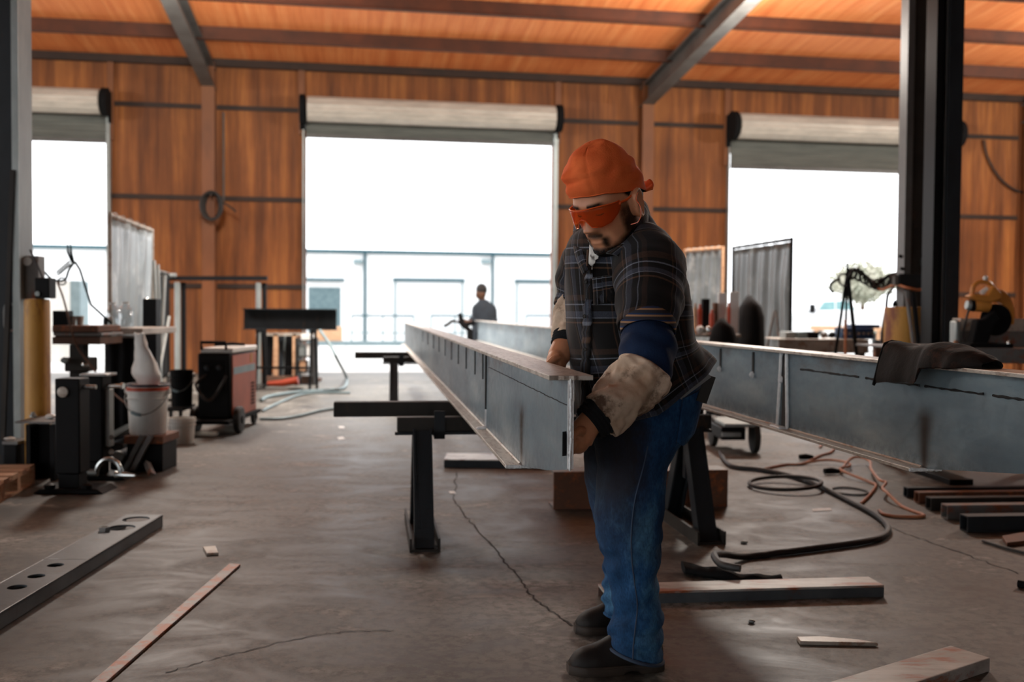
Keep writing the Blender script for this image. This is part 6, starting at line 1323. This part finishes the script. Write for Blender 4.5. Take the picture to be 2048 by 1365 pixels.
# ---- cap worn backwards
def cap_pt(a, t):
    ub = lerp_tab([(0, .060), (.8, .054), (1.45, .034), (2.0, .012), (2.6, -.006), (PI, -.012)], abs(a))[0]
    f, l = head_base(max(.03, min(.06, ub)), a); k = 1 + .0075 / math.hypot(f, l); f *= k; l *= k; ph = t * PI / 2
    c = max(0, math.cos(ph)) ** .62; s = math.sin(ph) ** 1.12; top = .166; bulge = 1 + .075 * math.sin(min(1, t * 1.6) * PI)
    fc = -.008; u = ub + (top - ub) * s
    p = V3((fc + (f - fc) * c * bulge + .012 * s, l * c * bulge, u))
    w = noise.noise(V3((p.x * 26, p.y * 26, p.z * 34))) * .006 + noise.noise(V3((p.x * 9, p.y * 9, p.z * 44 + 3))) * .006
    fold = -.007 * gs(t - .30 - .05 * math.sin(a * 2), .03) * sm(math.cos(a), -.2, .5) + .005 * gs(t - .36, .03) * sm(math.cos(a), -.2, .5)
    seam = -.002 * gs(math.sin(a - .5), .03)
    d = (p - V3((fc, 0, .03))).normalized(); return p + d * ((w * sm(t, .03, .2)) + fold + seam)
R = [[HW(*cap_pt(a if a <= PI else a - 2 * PI, t / 26)) for a in [2 * PI * j / 90 for j in range(90)]] for t in range(27)]
b = MB(); b.loft(R, False); b.f.append(tuple(26 * 90 + j for j in range(90)))
cp_ = b.build('cap', M['capc'], man, smooth=180, mods=[('SOLIDIFY', dict(thickness=.002, offset=0))]); cp_['label'] = 'orange cap with the short peak at the back'
b = MB(); b.tube([HW(*(cap_pt(a if a <= PI else a - 2 * PI, .012))) for a in [2 * PI * j / 90 for j in range(91)]], .0022, 6); b.build('hem_stitch', M['capc'], cp_)
b = MB(); vs = []; fs = []
for i in range(9):
    for j in range(17):
        a = PI + (-.62 + 1.24 * j / 16); e = cap_pt(a if a <= PI else a - 2 * PI, .02); q = i / 8; wv = 1 - .55 * ((j - 8) / 8) ** 2
        vs.append(HW(e.x - .055 * q * wv, e.y * (1 + .08 * q), e.z - .004 + .012 * q * wv - .010 * ((j - 8) / 8) ** 2 * q + .003 * math.sin(j * 1.3) * q))
for i in range(8):
    for j in range(16): q = i * 17 + j; fs.append((q, q + 1, q + 18, q + 17))
b.add(vs, fs); b.build('peak', M['capc'], cp_, smooth=180, mods=[('SOLIDIFY', dict(thickness=.005, offset=0))])
# ---- shirt
def wr_fold(p, y, th):
    n = noise.noise(V3((p.x * 9, p.y * 9, p.z * 5))) * .010 + noise.noise(V3((p.x * 22 + 3, p.y * 22, p.z * 13))) * .004
    drag = .006 * math.sin((p.z * 26 + p.x * 30)) * sm(y, 600, 700) * sm(math.sin(th), .1, .6)
    return n + drag
sh = MB(); ys = [418 + (816 - 418) * i / 56 for i in range(57)]; rings = []; lens = []; z = 0; prev = None
for y in ys:
    rg = []
    for t in ths:
        t2 = PI / 2 + t; p = trunk_pt(y, t2, .004); k = wr_fold(p, y, t2); rg.append(p + V3((math.cos(t2), -math.sin(t2), 0)) * k * sm(y, 430, 480))
    # uv seam at the far side
    rg = rg[N // 2:] + rg[:N // 2]
    if prev is not None: z += (rg[N // 2] - prev[N // 2]).length
    rings.append(rg); lens.append(z); prev = rg
sh.loft_uv(rings, lens)
def sleeve(path, radii, twist=0.0, n=36, amp=.007, fr=14, oval=1.0, ridge=False):
    path = bez(path, 12 if ridge else 6); k = len(path); rs = [radii[0]] * k; m_ = len(radii) - 1
    rings = []; L_ = []; acc = 0; nrm = V3((0, -1, 0))
    for i, p in enumerate(path):
        q = i / (k - 1) * m_; a = min(int(q), m_ - 1); r_ = radii[a] + (radii[a + 1] - radii[a]) * (q - a)
        t = (path[min(i + 1, k - 1)] - path[max(i - 1, 0)]).normalized(); nrm = (nrm - t * nrm.dot(t)).normalized(); bn = t.cross(nrm)
        if i: acc += (p - path[i - 1]).length
        ring = []
        for j in range(n):
            a_ = 2 * PI * j / n + PI; d = nrm * math.cos(a_) * oval + bn * math.sin(a_); q3 = V3((p.x * fr + d.x * 1.3, p.y * fr + d.y * 1.3, p.z * fr * 1.5 + d.z)); w_ = noise.noise(q3) * amp + (amp * .5 * math.sin(acc * 95 + 2.2 * math.sin(a_ + acc * 8)) if not ridge else amp * (1.25 * (1 - 2.6 * abs(noise.noise(V3((acc * 19 + math.cos(a_) * 1.1, math.sin(a_) * 1.4, 7 + acc * 5))))) + .5 * (1 - 2.6 * abs(noise.noise(q3 * 2.1)))))
            ring.append(p + d * (r_ + w_ * min(1, i / 3) ))
        rings.append(ring); L_.append(acc)
    return rings, L_
r_, l_ = sleeve([P(1276, 492, 2.66), P(1296, 535, 2.585), P(1299, 585, 2.53), P(1297, 622, 2.49), P(1295, 656, 2.463)], [.075, .094, .087, .080, .070], amp=.005); sh.loft_uv(r_, l_)
r_, l_ = sleeve([P(1190, 500, 2.86), P(1165, 545, 2.93), P(1155, 590, 2.955), P(1148, 618, 2.95)], [.07, .075, .062, .056], amp=.005); sh.loft_uv(r_, l_)
so = sh.build('shirt', M['plaid'], man, smooth=180, mods=[('SOLIDIFY', dict(thickness=.003, offset=0))]); so['label'] = 'dark plaid flannel shirt'
def on_trunk(x, y, off=.006):
    "point of the shirt front that the camera sees at (x, y)"
    best = None
    for t in [PI * j / 60 for j in range(61)]:
        p = trunk_pt(y, t, .004); k = wr_fold(p, y, t); p = p + V3((math.cos(t), -math.sin(t), 0)) * (k + off); d = p - CAM; sx = CX + F * d.dot(CR) / d.dot(fwd)
        if best is None or abs(sx - x) < best[0]: best = (abs(sx - x), p)
    return best[1]
def cloth_patch(px, off, nu=10, nv=10, thick=.003):
    "four-cornered patch of cloth laid on the shirt; corners in pixels"
    A_, B_, C_, D_ = px; vs = []; fs = []; b = MB(); b.uv = []
    for i in range(nv + 1):
        for j in range(nu + 1):
            s, t = j / nu, i / nv; x = (A_[0] * (1 - s) + B_[0] * s) * (1 - t) + (D_[0] * (1 - s) + C_[0] * s) * t; y = (A_[1] * (1 - s) + B_[1] * s) * (1 - t) + (D_[1] * (1 - s) + C_[1] * s) * t
            vs.append(on_trunk(x, y, off)); b.uv.append((s * .1, t * .12))
    for i in range(nv):
        for j in range(nu): q = i * (nu + 1) + j; fs.append((q, q + 1, q + nu + 2, q + nu + 1))
    b.v = vs; b.f = fs; return b, [('SOLIDIFY', dict(thickness=thick, offset=0))]
b, md = cloth_patch([(1172, 545), (1188, 545), (1174, 812), (1157, 812)], .006, 4, 30); b.build('placket', M['plaid'], so, smooth=180, mods=md)
b, md = cloth_patch([(1184, 562), (1232, 556), (1226, 604), (1190, 612)], .010, 8, 8); b.build('pocket_flap', M['plaid'], so, smooth=180, mods=md)
for y in (570, 632, 690, 745):
    p = on_trunk(1174 - (y - 570) * .045, y, .014); b = MB(); b.lathe([(.0, 0), (.0052, 0), (.0052, .0015), (.004, .0022), (.0035, .0012), (0.0005, .0012)], p, 14, (-.6, -.8, 0)); b.build('button', M['dark2'], so)
def ribbon(outer, inner, name, m, n=16, thick=.004, parent=None):
    A_ = bez([P(*q) for q in outer], 6); B_ = bez([P(*q) for q in inner], 6); k = min(len(A_), len(B_)); b = MB(); b.uv = []; vs = []; fs = []; L_ = 0
    for i in range(k):
        if i: L_ += (A_[i] - A_[i - 1]).length
        for j in range(7): q = j / 6; vs.append(A_[i].lerp(B_[i], q) + V3((0, -.012 * math.sin(q * PI), .004 * math.sin(q * PI)))); b.uv.append((q * .08, L_))
    for i in range(k - 1):
        for j in range(6): q = i * 7 + j; fs.append((q, q + 1, q + 8, q + 7))
    b.v = vs; b.f = fs; return b.build(name, m, parent or so, smooth=180, mods=[('SOLIDIFY', dict(thickness=thick, offset=0))])
ribbon([(1296, 425, 2.70), (1294, 452, 2.615), (1280, 490, 2.565), (1247, 521, 2.545)], [(1276, 402, 2.70), (1268, 440, 2.615), (1246, 478, 2.57), (1212, 507, 2.56)], 'collar', M['plaid'])
ribbon([(1148, 452, 2.78), (1146, 480, 2.69), (1152, 515, 2.64), (1166, 550, 2.605)], [(1172, 452, 2.79), (1168, 480, 2.69), (1172, 510, 2.625), (1180, 540, 2.60)], 'collar', M['plaid'])
ribbon([(1300, 432, 2.80), (1292, 408, 2.80), (1276, 398, 2.82), (1240, 398, 2.83)], [(1282, 470, 2.70), (1280, 440, 2.74), (1268, 420, 2.78), (1240, 420, 2.80)], 'collar_stand', M['plaid'])
b, md = cloth_patch([(1178, 488), (1214, 490), (1196, 524), (1181, 548)], .010, 8, 10); un = b.build('undershirt', M['tee'], man, smooth=180, mods=md)
b = MB(); b.tube([P(1176, 500, 2.555), P(1174, 532, 2.555)], [.003, .0026], 8); b.build('pen_clip', M['brown'], so)
# ---- sleeves and cuffs
r_, l_ = sleeve([P(1296, 642, 2.468), P(1296, 655, 2.455), P(1296, 666, 2.447)], [.0655, .068, .0655], amp=.0015, fr=40)
st = NT('striped_knit_band'); zz = st.sep(st.tc.outputs['Object'])[2]; st.set(st.ramp(st.math('FRACT', st.math('MULTIPLY', zz, 62.0)), [(0, C(48, 46, 52)), (.45, C(48, 46, 52)), (.5, C(150, 116, 86)), (.72, C(150, 116, 86)), (.78, C(36, 52, 84)), (1, C(36, 52, 84))]), .9, 0, .2)
b = MB(); b.loft(r_, False); nv = b.build('sleeve_band', st.m, man, smooth=180, mods=[('SOLIDIFY', dict(thickness=.004, offset=0))])
r_, l_ = sleeve([P(1296, 664, 2.452), P(1296, 690, 2.435), P(1293, 715, 2.42), P(1284, 748, 2.40)], [.060, .068, .066, .064], amp=.006, fr=16)
b = MB(); b.loft(r_, False); b.build('navy_sleeve', M['navy'], man, smooth=180, mods=[('SOLIDIFY', dict(thickness=.003, offset=0))])
def gauntlet(path, radii, amp, name):
    r_, l_ = sleeve(path, radii, amp=amp, fr=17, n=72, ridge=True); b = MB(); b.loft(r_, False); return b.build(name, M['hide'], man, smooth=180, mods=[('SOLIDIFY', dict(thickness=.004, offset=0)), ('SUBSURF', dict(levels=1, render_levels=1))])
gauntlet([P(1287, 738, 2.40), P(1273, 762, 2.388), P(1248, 789, 2.374), P(1220, 815, 2.36), P(1198, 832, 2.352)], [.064, .063, .060, .056, .051, .047], .0075, 'leather_sleeve')
gauntlet([P(1146, 596, 2.955), P(1143, 625, 2.94), P(1141, 650, 2.925), P(1138, 676, 2.905)], [.046, .048, .047, .045, .042], .005, 'leather_sleeve')
for (a_, c_, r0_, r1_) in ((P(1200, 831, 2.3525), P(1178, 849, 2.344), .047, .041), (P(1138, 674, 2.905), P(1131, 694, 2.885), .044, .041)):
    b = MB(); k = 14; R = []; d = (c_ - a_).normalized(); n1 = d.orthogonal().normalized(); n2 = d.cross(n1)
    for i in range(k + 1):
        t = i / k; rr = r0_ + (r1_ - r0_) * t + .0022 * math.sin(t * 22); R.append([a_.lerp(c_, t) + (n1 * math.cos(q) + n2 * math.sin(q)) * rr for q in [2 * PI * j / 30 for j in range(30)]])
    b.loft(R, False); b.build('knit_cuff', M['knit'], man, smooth=180, mods=[('SOLIDIFY', dict(thickness=.004, offset=0))])
# ---- jeans
LN = [(772, 1190, 1402, 2.92, .15, -.3), (800, 1182, 1404, 2.92, .15, -.2), (830, 1180, 1396, 2.91, .14, -.1), (860, 1182, 1383, 2.905, .135, 0), (900, 1190, 1352, 2.895, .125, 0), (935, 1195, 1334, 2.89, .115, 0), (968, 1193, 1331, 2.885, .108, 0), (1019, 1187, 1328, 2.88, .1, 0), (1060, 1189, 1325, 2.88, .095, 0), (1104, 1204, 1324, 2.88, .09, 0), (1145, 1213, 1319, 2.882, .085, 0), (1190, 1224, 1315, 2.885, .078, 0), (1212, 1226, 1318, 2.885, .078, 0), (1232, 1225, 1327, 2.885, .082, .05), (1250, 1219, 1321, 2.885, .08, .1), (1266, 1216, 1322, 2.885, .084, .18), (1284, 1216, 1320, 2.885, .08, .24), (1306, 1217, 1324, 2.885, .084, .28)]
LF = [(790, 1182, 1392, 3.02, .14, -.1), (840, 1174, 1380, 3.03, .14, 0), (880, 1170, 1350, 3.05, .13, 0), (917, 1167, 1322, 3.07, .12, 0), (968, 1169, 1305, 3.1, .105, 0), (1016, 1181, 1304, 3.12, .098, 0), (1060, 1194, 1305, 3.14, .09, 0), (1118, 1206, 1306, 3.17, .085, 0), (1160, 1207, 1300, 3.19, .08, 0), (1190, 1209, 1302, 3.21, .08, 0), (1210, 1205, 1304, 3.22, .084, .1), (1232, 1208, 1306, 3.23, .08, .15)]
def leg_pt(tab, y, th, off=0.0):
    l, r, Yc_, hd, tl = lerp_tab(tab, y); s = S(Yc_); hw = (r - l) / 2 * s + off; c0 = P((l + r) / 2, y, Yc_); return c0 + V3((hw * math.cos(th), -(hd + off) * math.sin(th), -tl * hw * math.cos(th)))
def leg_rings(tab, n=48, m_=70):
    y0, y1 = tab[0][0], tab[-1][0]; R = []
    for i in range(m_ + 1):
        y = y0 + (y1 - y0) * i / m_; ring = []
        for j in range(n):
            th = 2 * PI * j / n; p = leg_pt(tab, y, th); kn = sm(y, 1040, 1100) * .008 + .003; k = noise.noise(V3((p.x * 13, p.y * 13, p.z * 24 + th * .5))) * kn + noise.noise(V3((p.x * 30, p.y * 30, p.z * 44))) * .0025
            k += .0045 * math.sin(p.z * 120 + 3 * math.sin(th * 2)) * sm(y, tab[-1][0] - 130, tab[-1][0] - 60) * (1 - sm(y, tab[-1][0] - 14, tab[-1][0]))
            k += .004 * math.sin(p.z * 75 + 2.5 * math.cos(th)) * gs(y - 1110, 45); ring.append(p + V3((math.cos(th), -math.sin(th), 0)) * k)
        R.append(ring)
    return R
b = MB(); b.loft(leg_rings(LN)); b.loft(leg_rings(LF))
je = b.build('jeans', M['denim'], man, smooth=180, mods=[('REMESH', dict(mode='VOXEL', voxel_size=.006, use_smooth_shade=True)), ('SMOOTH', dict(factor=.5, iterations=2))]); je['label'] = 'blue jeans with greasy thighs darkened by painted shade'
def leg_near(x, y, off=.006):
    l, r, Yc_, hd, tl = lerp_tab(LN, y); k = max(-.98, min(.98, (x - (l + r) / 2) / ((r - l) / 2))); th = math.acos(k); return leg_pt(LN, y, th, off)
M['stitch'] = mat('denim_stitch', C(56, 72, 92), C(36, 50, 70), .8)
b = MB(); b.tube(bez([leg_near(x, y, .0035) for x, y in ((1283, 880), (1276, 920), (1262, 980), (1255, 1040), (1256, 1100), (1262, 1150), (1268, 1195), (1264, 1240), (1260, 1275), (1259, 1308))], 6), .0022, 6); b.build('side_seam', M['stitch'], je)
b = MB(); b.tube([leg_pt(LN, 1306, 2 * PI * j / 48, .003) for j in range(49)], .0055, 8); b.build('hem', M['stitch'], je)
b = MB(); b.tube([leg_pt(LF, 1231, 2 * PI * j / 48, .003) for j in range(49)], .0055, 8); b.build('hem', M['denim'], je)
vs = []; fs = []
pk = [(1345, 797), (1404, 789), (1388, 858), (1366, 890), (1338, 880)]
b = MB(); n_ = 8
for i in range(n_ + 1):
    for j in range(n_ + 1):
        s, t = j / n_, i / n_; x = (1346 + 50 * s) * (1 - t) + (1337 + 36 * s) * t; y = (800 - 6 * s) * (1 - t) + (876 - 4 * s + 10 * math.sin(s * PI)) * t; vs.append(leg_near(x, y, .010))
for i in range(n_):
    for j in range(n_): q = i * (n_ + 1) + j; fs.append((q, q + 1, q + n_ + 2, q + n_ + 1))
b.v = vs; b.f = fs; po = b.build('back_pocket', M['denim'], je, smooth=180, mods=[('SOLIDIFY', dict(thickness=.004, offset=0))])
b = MB(); o8 = [vs[0], vs[n_], vs[-1], vs[-1 - n_ // 2], vs[-1 - n_], vs[0]]; b.tube(o8, .0016, 6); b.build('pocket_stitch', M['stitch'], po)
# ---- boots
def boot(xh, yh, Yh, xt, yt, Yt, side):
    hl, tp = P(xh, yh, Yh), P(xt, yt, Yt); hl.z = tp.z = 0; d = (tp - hl); L_ = d.length; d.normalize(); n = V3((-d.y, d.x, 0))
    PR = [(0, .020, .075), (.02, .033, .12), (.06, .037, .15), (.10, .040, .15), (.13, .043, .125), (.17, .047, .1), (.21, .050, .082), (.25, .047, .07), (.275, .036, .056), (.29, .018, .036)]
    R = []; k = L_ / .29
    for i in range(30):
        s = .29 * i / 29; w_, h_ = lerp_tab(PR, s); ring = []
        for j in range(28):
            a = 2 * PI * j / 28; cx, sz = math.cos(a), math.sin(a); zz = .026 + (h_ - .026) * (abs(sz) ** .8 if sz > 0 else 0) + (-.004 if sz < 0 else 0)
            ww = w_ * math.copysign(abs(cx) ** .75, cx) * (1 - .25 * max(0, sz) ** 2); q = hl + d * (s * k) + n * ww + V3((0, 0, zz)); q += noise.noise_vector(q * 22) * .003 * (1 if sz > .1 else 0); ring.append(q)
        R.append(ring)
    b = MB(); b.loft(R); bo = b.build('boot', M['boot'], man, smooth=180)
    R = []; 
    for z_, e in ((0.0, 0.0), (.004, .003), (.022, .004), (.027, .0)):
        ring = []
        out = [(s, 1) for s in [.29 * i / 24 for i in range(25)]] + [(s, -1) for s in [.29 * (24 - i) / 24 for i in range(25)]]
        for s, sg in out:
            w_ = lerp_tab(PR, s)[0] + e; ss = s + (.006 if s > .28 else (-.004 if s < .005 else 0)); ring.append(hl + d * (ss * k) + n * (w_ * sg) + V3((0, 0, z_ if not (.075 < s < .125 and z_ < .01) else z_ + .010)))
        R.append(ring)
    b = MB(); b.loft(R); b.build('sole', M['sole'], bo, smooth=40)
    b = MB(); b.tube([hl + d * (s * k) + n * (lerp_tab(PR, s)[0] + .0035) * (-1 if n.y > 0 else 1) + V3((0, 0, .0275)) for s in [.01 + .27 * i / 20 for i in range(21)]], .0022, 6); b.build('welt', M['sole'], bo)
    return bo
boot(1322, 1343, 2.905, 1139, 1356, 2.868, 1); boot(1300, 1268, 3.26, 1152, 1268, 3.235, -1)
# ---- a folding tool in the back pocket
q0 = leg_near(1372, 812, .030)
o = thing('pocket_rule', 'dark folding tool sticking out of the back pocket of the man in jeans', 'tool', q0)
b = MB(); b.bar(q0, P(1421, 752, q0.y - .004), .03, .006, (0, 1, 0)); b.build('blade', M['dark2'], o)
b = MB(); b.bar(P(1360, 797, q0.y - .012), P(1420, 752, q0.y - .012), .010, .006, (0, 1, 0)); b.build('edge_strip', M['rustgrey'], o)
# ------------------------------------------------------------------ the distant worker
Yw = 16.0
w = thing('person', 'distant worker in dark blue clothes standing by the far end of the second beam', 'person', (P(966, 640, Yw).x, Yw, 0))
def WP(x, y, dy=0): return P(x, y, Yw + dy)
b = MB(); b.ell(WP(962, 586), (.085, .1, .125), 18, 14); b.ell(WP(957, 592), (.05, .06, .05), 10, 8); b.tube([WP(962, 592), WP(966, 606), WP(968, 618)], [.055, .052, .06], 14); b.ell(WP(953, 588, -.06), (.02, .025, .02), 8, 6); b.ell(WP(966, 587, -.085), (.015, .02, .03), 8, 6)
sx = WP(968, 640).x
b.tube([WP(955, 618), WP(950, 640), (sx - .22, Yw - .1, .86), (sx - .36, Yw - .2, .9)], [.05, .045, .04, .035], 12)
for j in range(4): b.tube([(sx - .36, Yw - .23 + .025 * j, .9), (sx - .41, Yw - .23 + .025 * j, .89), (sx - .44, Yw - .23 + .025 * j, .86)], .011, 8)
b.tube([(sx - .37, Yw - .24, .91), (sx - .40, Yw - .27, .93)], .012, 8)
b.tube([WP(981, 618), WP(986, 640), (sx + .16, Yw, .8)], [.05, .045, .035], 12)
for j in range(4): b.tube([(sx + .15, Yw - .04 + .025 * j, .8), (sx + .145, Yw - .04 + .025 * j, .74), (sx + .13, Yw - .04 + .025 * j, .70)], .011, 8)
b.tube([(sx + .14, Yw - .04, .8), (sx + .12, Yw - .06, .75)], .012, 8)
b.tube([(sx, Yw, 1.12), (sx, Yw, .8)], [.10, .11], 16)
for s in (-.09, .1): b.tube([(sx + s, Yw, .85), (sx + s, Yw, .45), (sx + s * 1.1, Yw, .06)], [.08, .06, .045], 12)
M['skin2'] = mat('deep_brown_skin', C(112, 78, 58), C(92, 64, 48), .55)
b.build('body', M['skin2'], w, smooth=180, mods=[('REMESH', dict(mode='VOXEL', voxel_size=.009, use_smooth_shade=True)), ('SMOOTH', dict(factor=.5, iterations=2))])
M['wcloth'] = mat('dark_blue_grey_cloth', C(46, 56, 66), C(34, 42, 50), .8, 0, 6)
b = MB(); TB = [(600, .075, .08), (604, .10, .10), (611, .165, .125), (616, .19, .135), (626, .20, .14), (642, .20, .14), (660, .195, .14), (672, .2, .14)]
b.loft([[WP(968 + (y - 620) * .06, y) + V3((hw * math.cos(t), hd * math.sin(t), 0)) for t in [2 * PI * j / 24 for j in range(24)]] for y, hw, hd in TB])
b.jitter(.012, 9); sj = b.build('jacket', M['wcloth'], w, smooth=180)
for xs, sg in ((952, -1), (985, 1)):
    b = MB(); e = (sx - .2, Yw - .09, .9) if sg < 0 else (sx + .18, Yw, .86); b.tube([WP(xs + 2 * -sg, 612), WP(xs, 622), WP(xs - (1 if sg < 0 else -2), 640), e], [.06, .072, .064, .055], 14); b.build('sleeve', M['wcloth'], w, smooth=180)
b = MB(); b.ell(WP(963, 580), (.093, .108, .105), 16, 10); b.build('hair', M['hairm'], w, smooth=180)
for s in (-.09, .1):
    b = MB(); b.tube([(sx + s, Yw, .93), (sx + s, Yw, .46), (sx + s * 1.1, Yw, .07)], [.115, .085, .075], 16); b.build('trouser_leg', M['wcloth'], w, smooth=180)
    b = MB(); b.loft([[(sx + s * 1.1 + .045 * math.cos(t), Yw + .06 - .06 * k, .001 + hh * (.5 + .5 * math.sin(t))) for t in [2 * PI * j / 14 for j in range(14)]] for k, hh in ((0, .06), (1, .1), (2, .09), (3, .07), (4, .03))]); b.build('boot', M['boot'], w, smooth=180)
# black lever machine by the worker
o = thing('lever_stand', 'black stand with crossed lever arms beside the distant worker', 'machine', (WP(932, 650, -.4).x, Yw - .4, 0))
b = MB(); q = WP(940, 662, -.4); b.tube([V3((q.x, Yw - .4, 0)), q, WP(926, 650, -.4), WP(919, 627, -.4)], [.05, .05, .045, .03], 10); b.build('upright_lever', M['matte'], o)
b = MB(); b.tube([WP(926, 651, -.4), WP(940, 648, -.4), WP(950, 645, -.4)], .035, 10); b.build('cross_arm', M['matte'], o)
b = MB(); b.tube(bez([WP(912, 643, -.4), WP(904, 643, -.4), WP(896, 649, -.4), WP(888, 653, -.4)], 5), .025, 8); b.build('bent_arm', M['dark2'], o)
b = MB(); b.tube([WP(914, 643, -.4), WP(926, 651, -.4)], .02, 8); b.build('link', M['matte'], o)
b = MB(); b.b2((q.x - .3, Yw - .6, 0), (q.x + .25, Yw - .2, .03)); b.build('base', M['dark2'], o)
# ------------------------------------------------------------------ daylight and added fill lights
wd = bpy.data.worlds.new('overcast_sky'); SC.world = wd; wd.use_nodes = True
nt = wd.node_tree; bg = nt.nodes['Background']
bg.inputs['Color'].default_value = (.95, .97, 1.0, 1); bg.inputs['Strength'].default_value = 3.5
def lamp(name, kind, loc, energy, color=(1, 1, 1), size=1.0, aim=None, sizey=None):
    d = bpy.data.lights.new(name, kind); d.energy = energy; d.color = color
    if kind == 'AREA':
        d.size = size
        if sizey: d.shape = 'RECTANGLE'; d.size_y = sizey
    elif kind in ('POINT', 'SPOT'): d.shadow_soft_size = size
    o = bpy.data.objects.new(name, d); COL.objects.link(o); o.location = loc
    if aim is not None: o.rotation_euler = (V3(aim) - V3(loc)).to_track_quat('-Z', 'Y').to_euler()
    return o
VS = SC.view_settings
SC.display_settings.display_device = 'sRGB'
VS.view_transform = 'Standard'; VS.look = 'None'; VS.gamma = 1.0; VS.exposure = 0.0; VS.use_curve_mapping = False
SC.cycles.max_bounces = 10; SC.cycles.diffuse_bounces = 6; SC.cycles.glossy_bounces = 4; SC.cycles.transparent_max_bounces = 12
SC.cycles.sample_clamp_indirect = 6.0; SC.cycles.use_denoising = True
lamp('daylight_sun', 'SUN', (0, -20, 30), .8, (1, .98, .95)).rotation_euler = (math.radians(42), 0, math.radians(-20))
bpy.data.lights['daylight_sun'].angle = math.radians(12)
for uu, e in ((-11.5, 480), (-4.6, 500), (2.3, 560), (9.2, 760)):
    lamp('added_ceiling_fill', 'POINT', B(uu, -5.2, 4.25), e, (1, .93, .84), .35)  # unseen fill added to brighten the ceiling, no fixtures
for uu in (-8.0, -2.6, 2.8, 8.2):
    s = lamp('added_floor_fill', 'SPOT', B(uu, -4.2, 4.5), 2000, (1, .97, .93), .3, aim=B(uu, -4.0, 0)); s.data.spot_size = math.radians(120); s.data.spot_blend = .9  # unseen spots added to brighten the floor by the doors
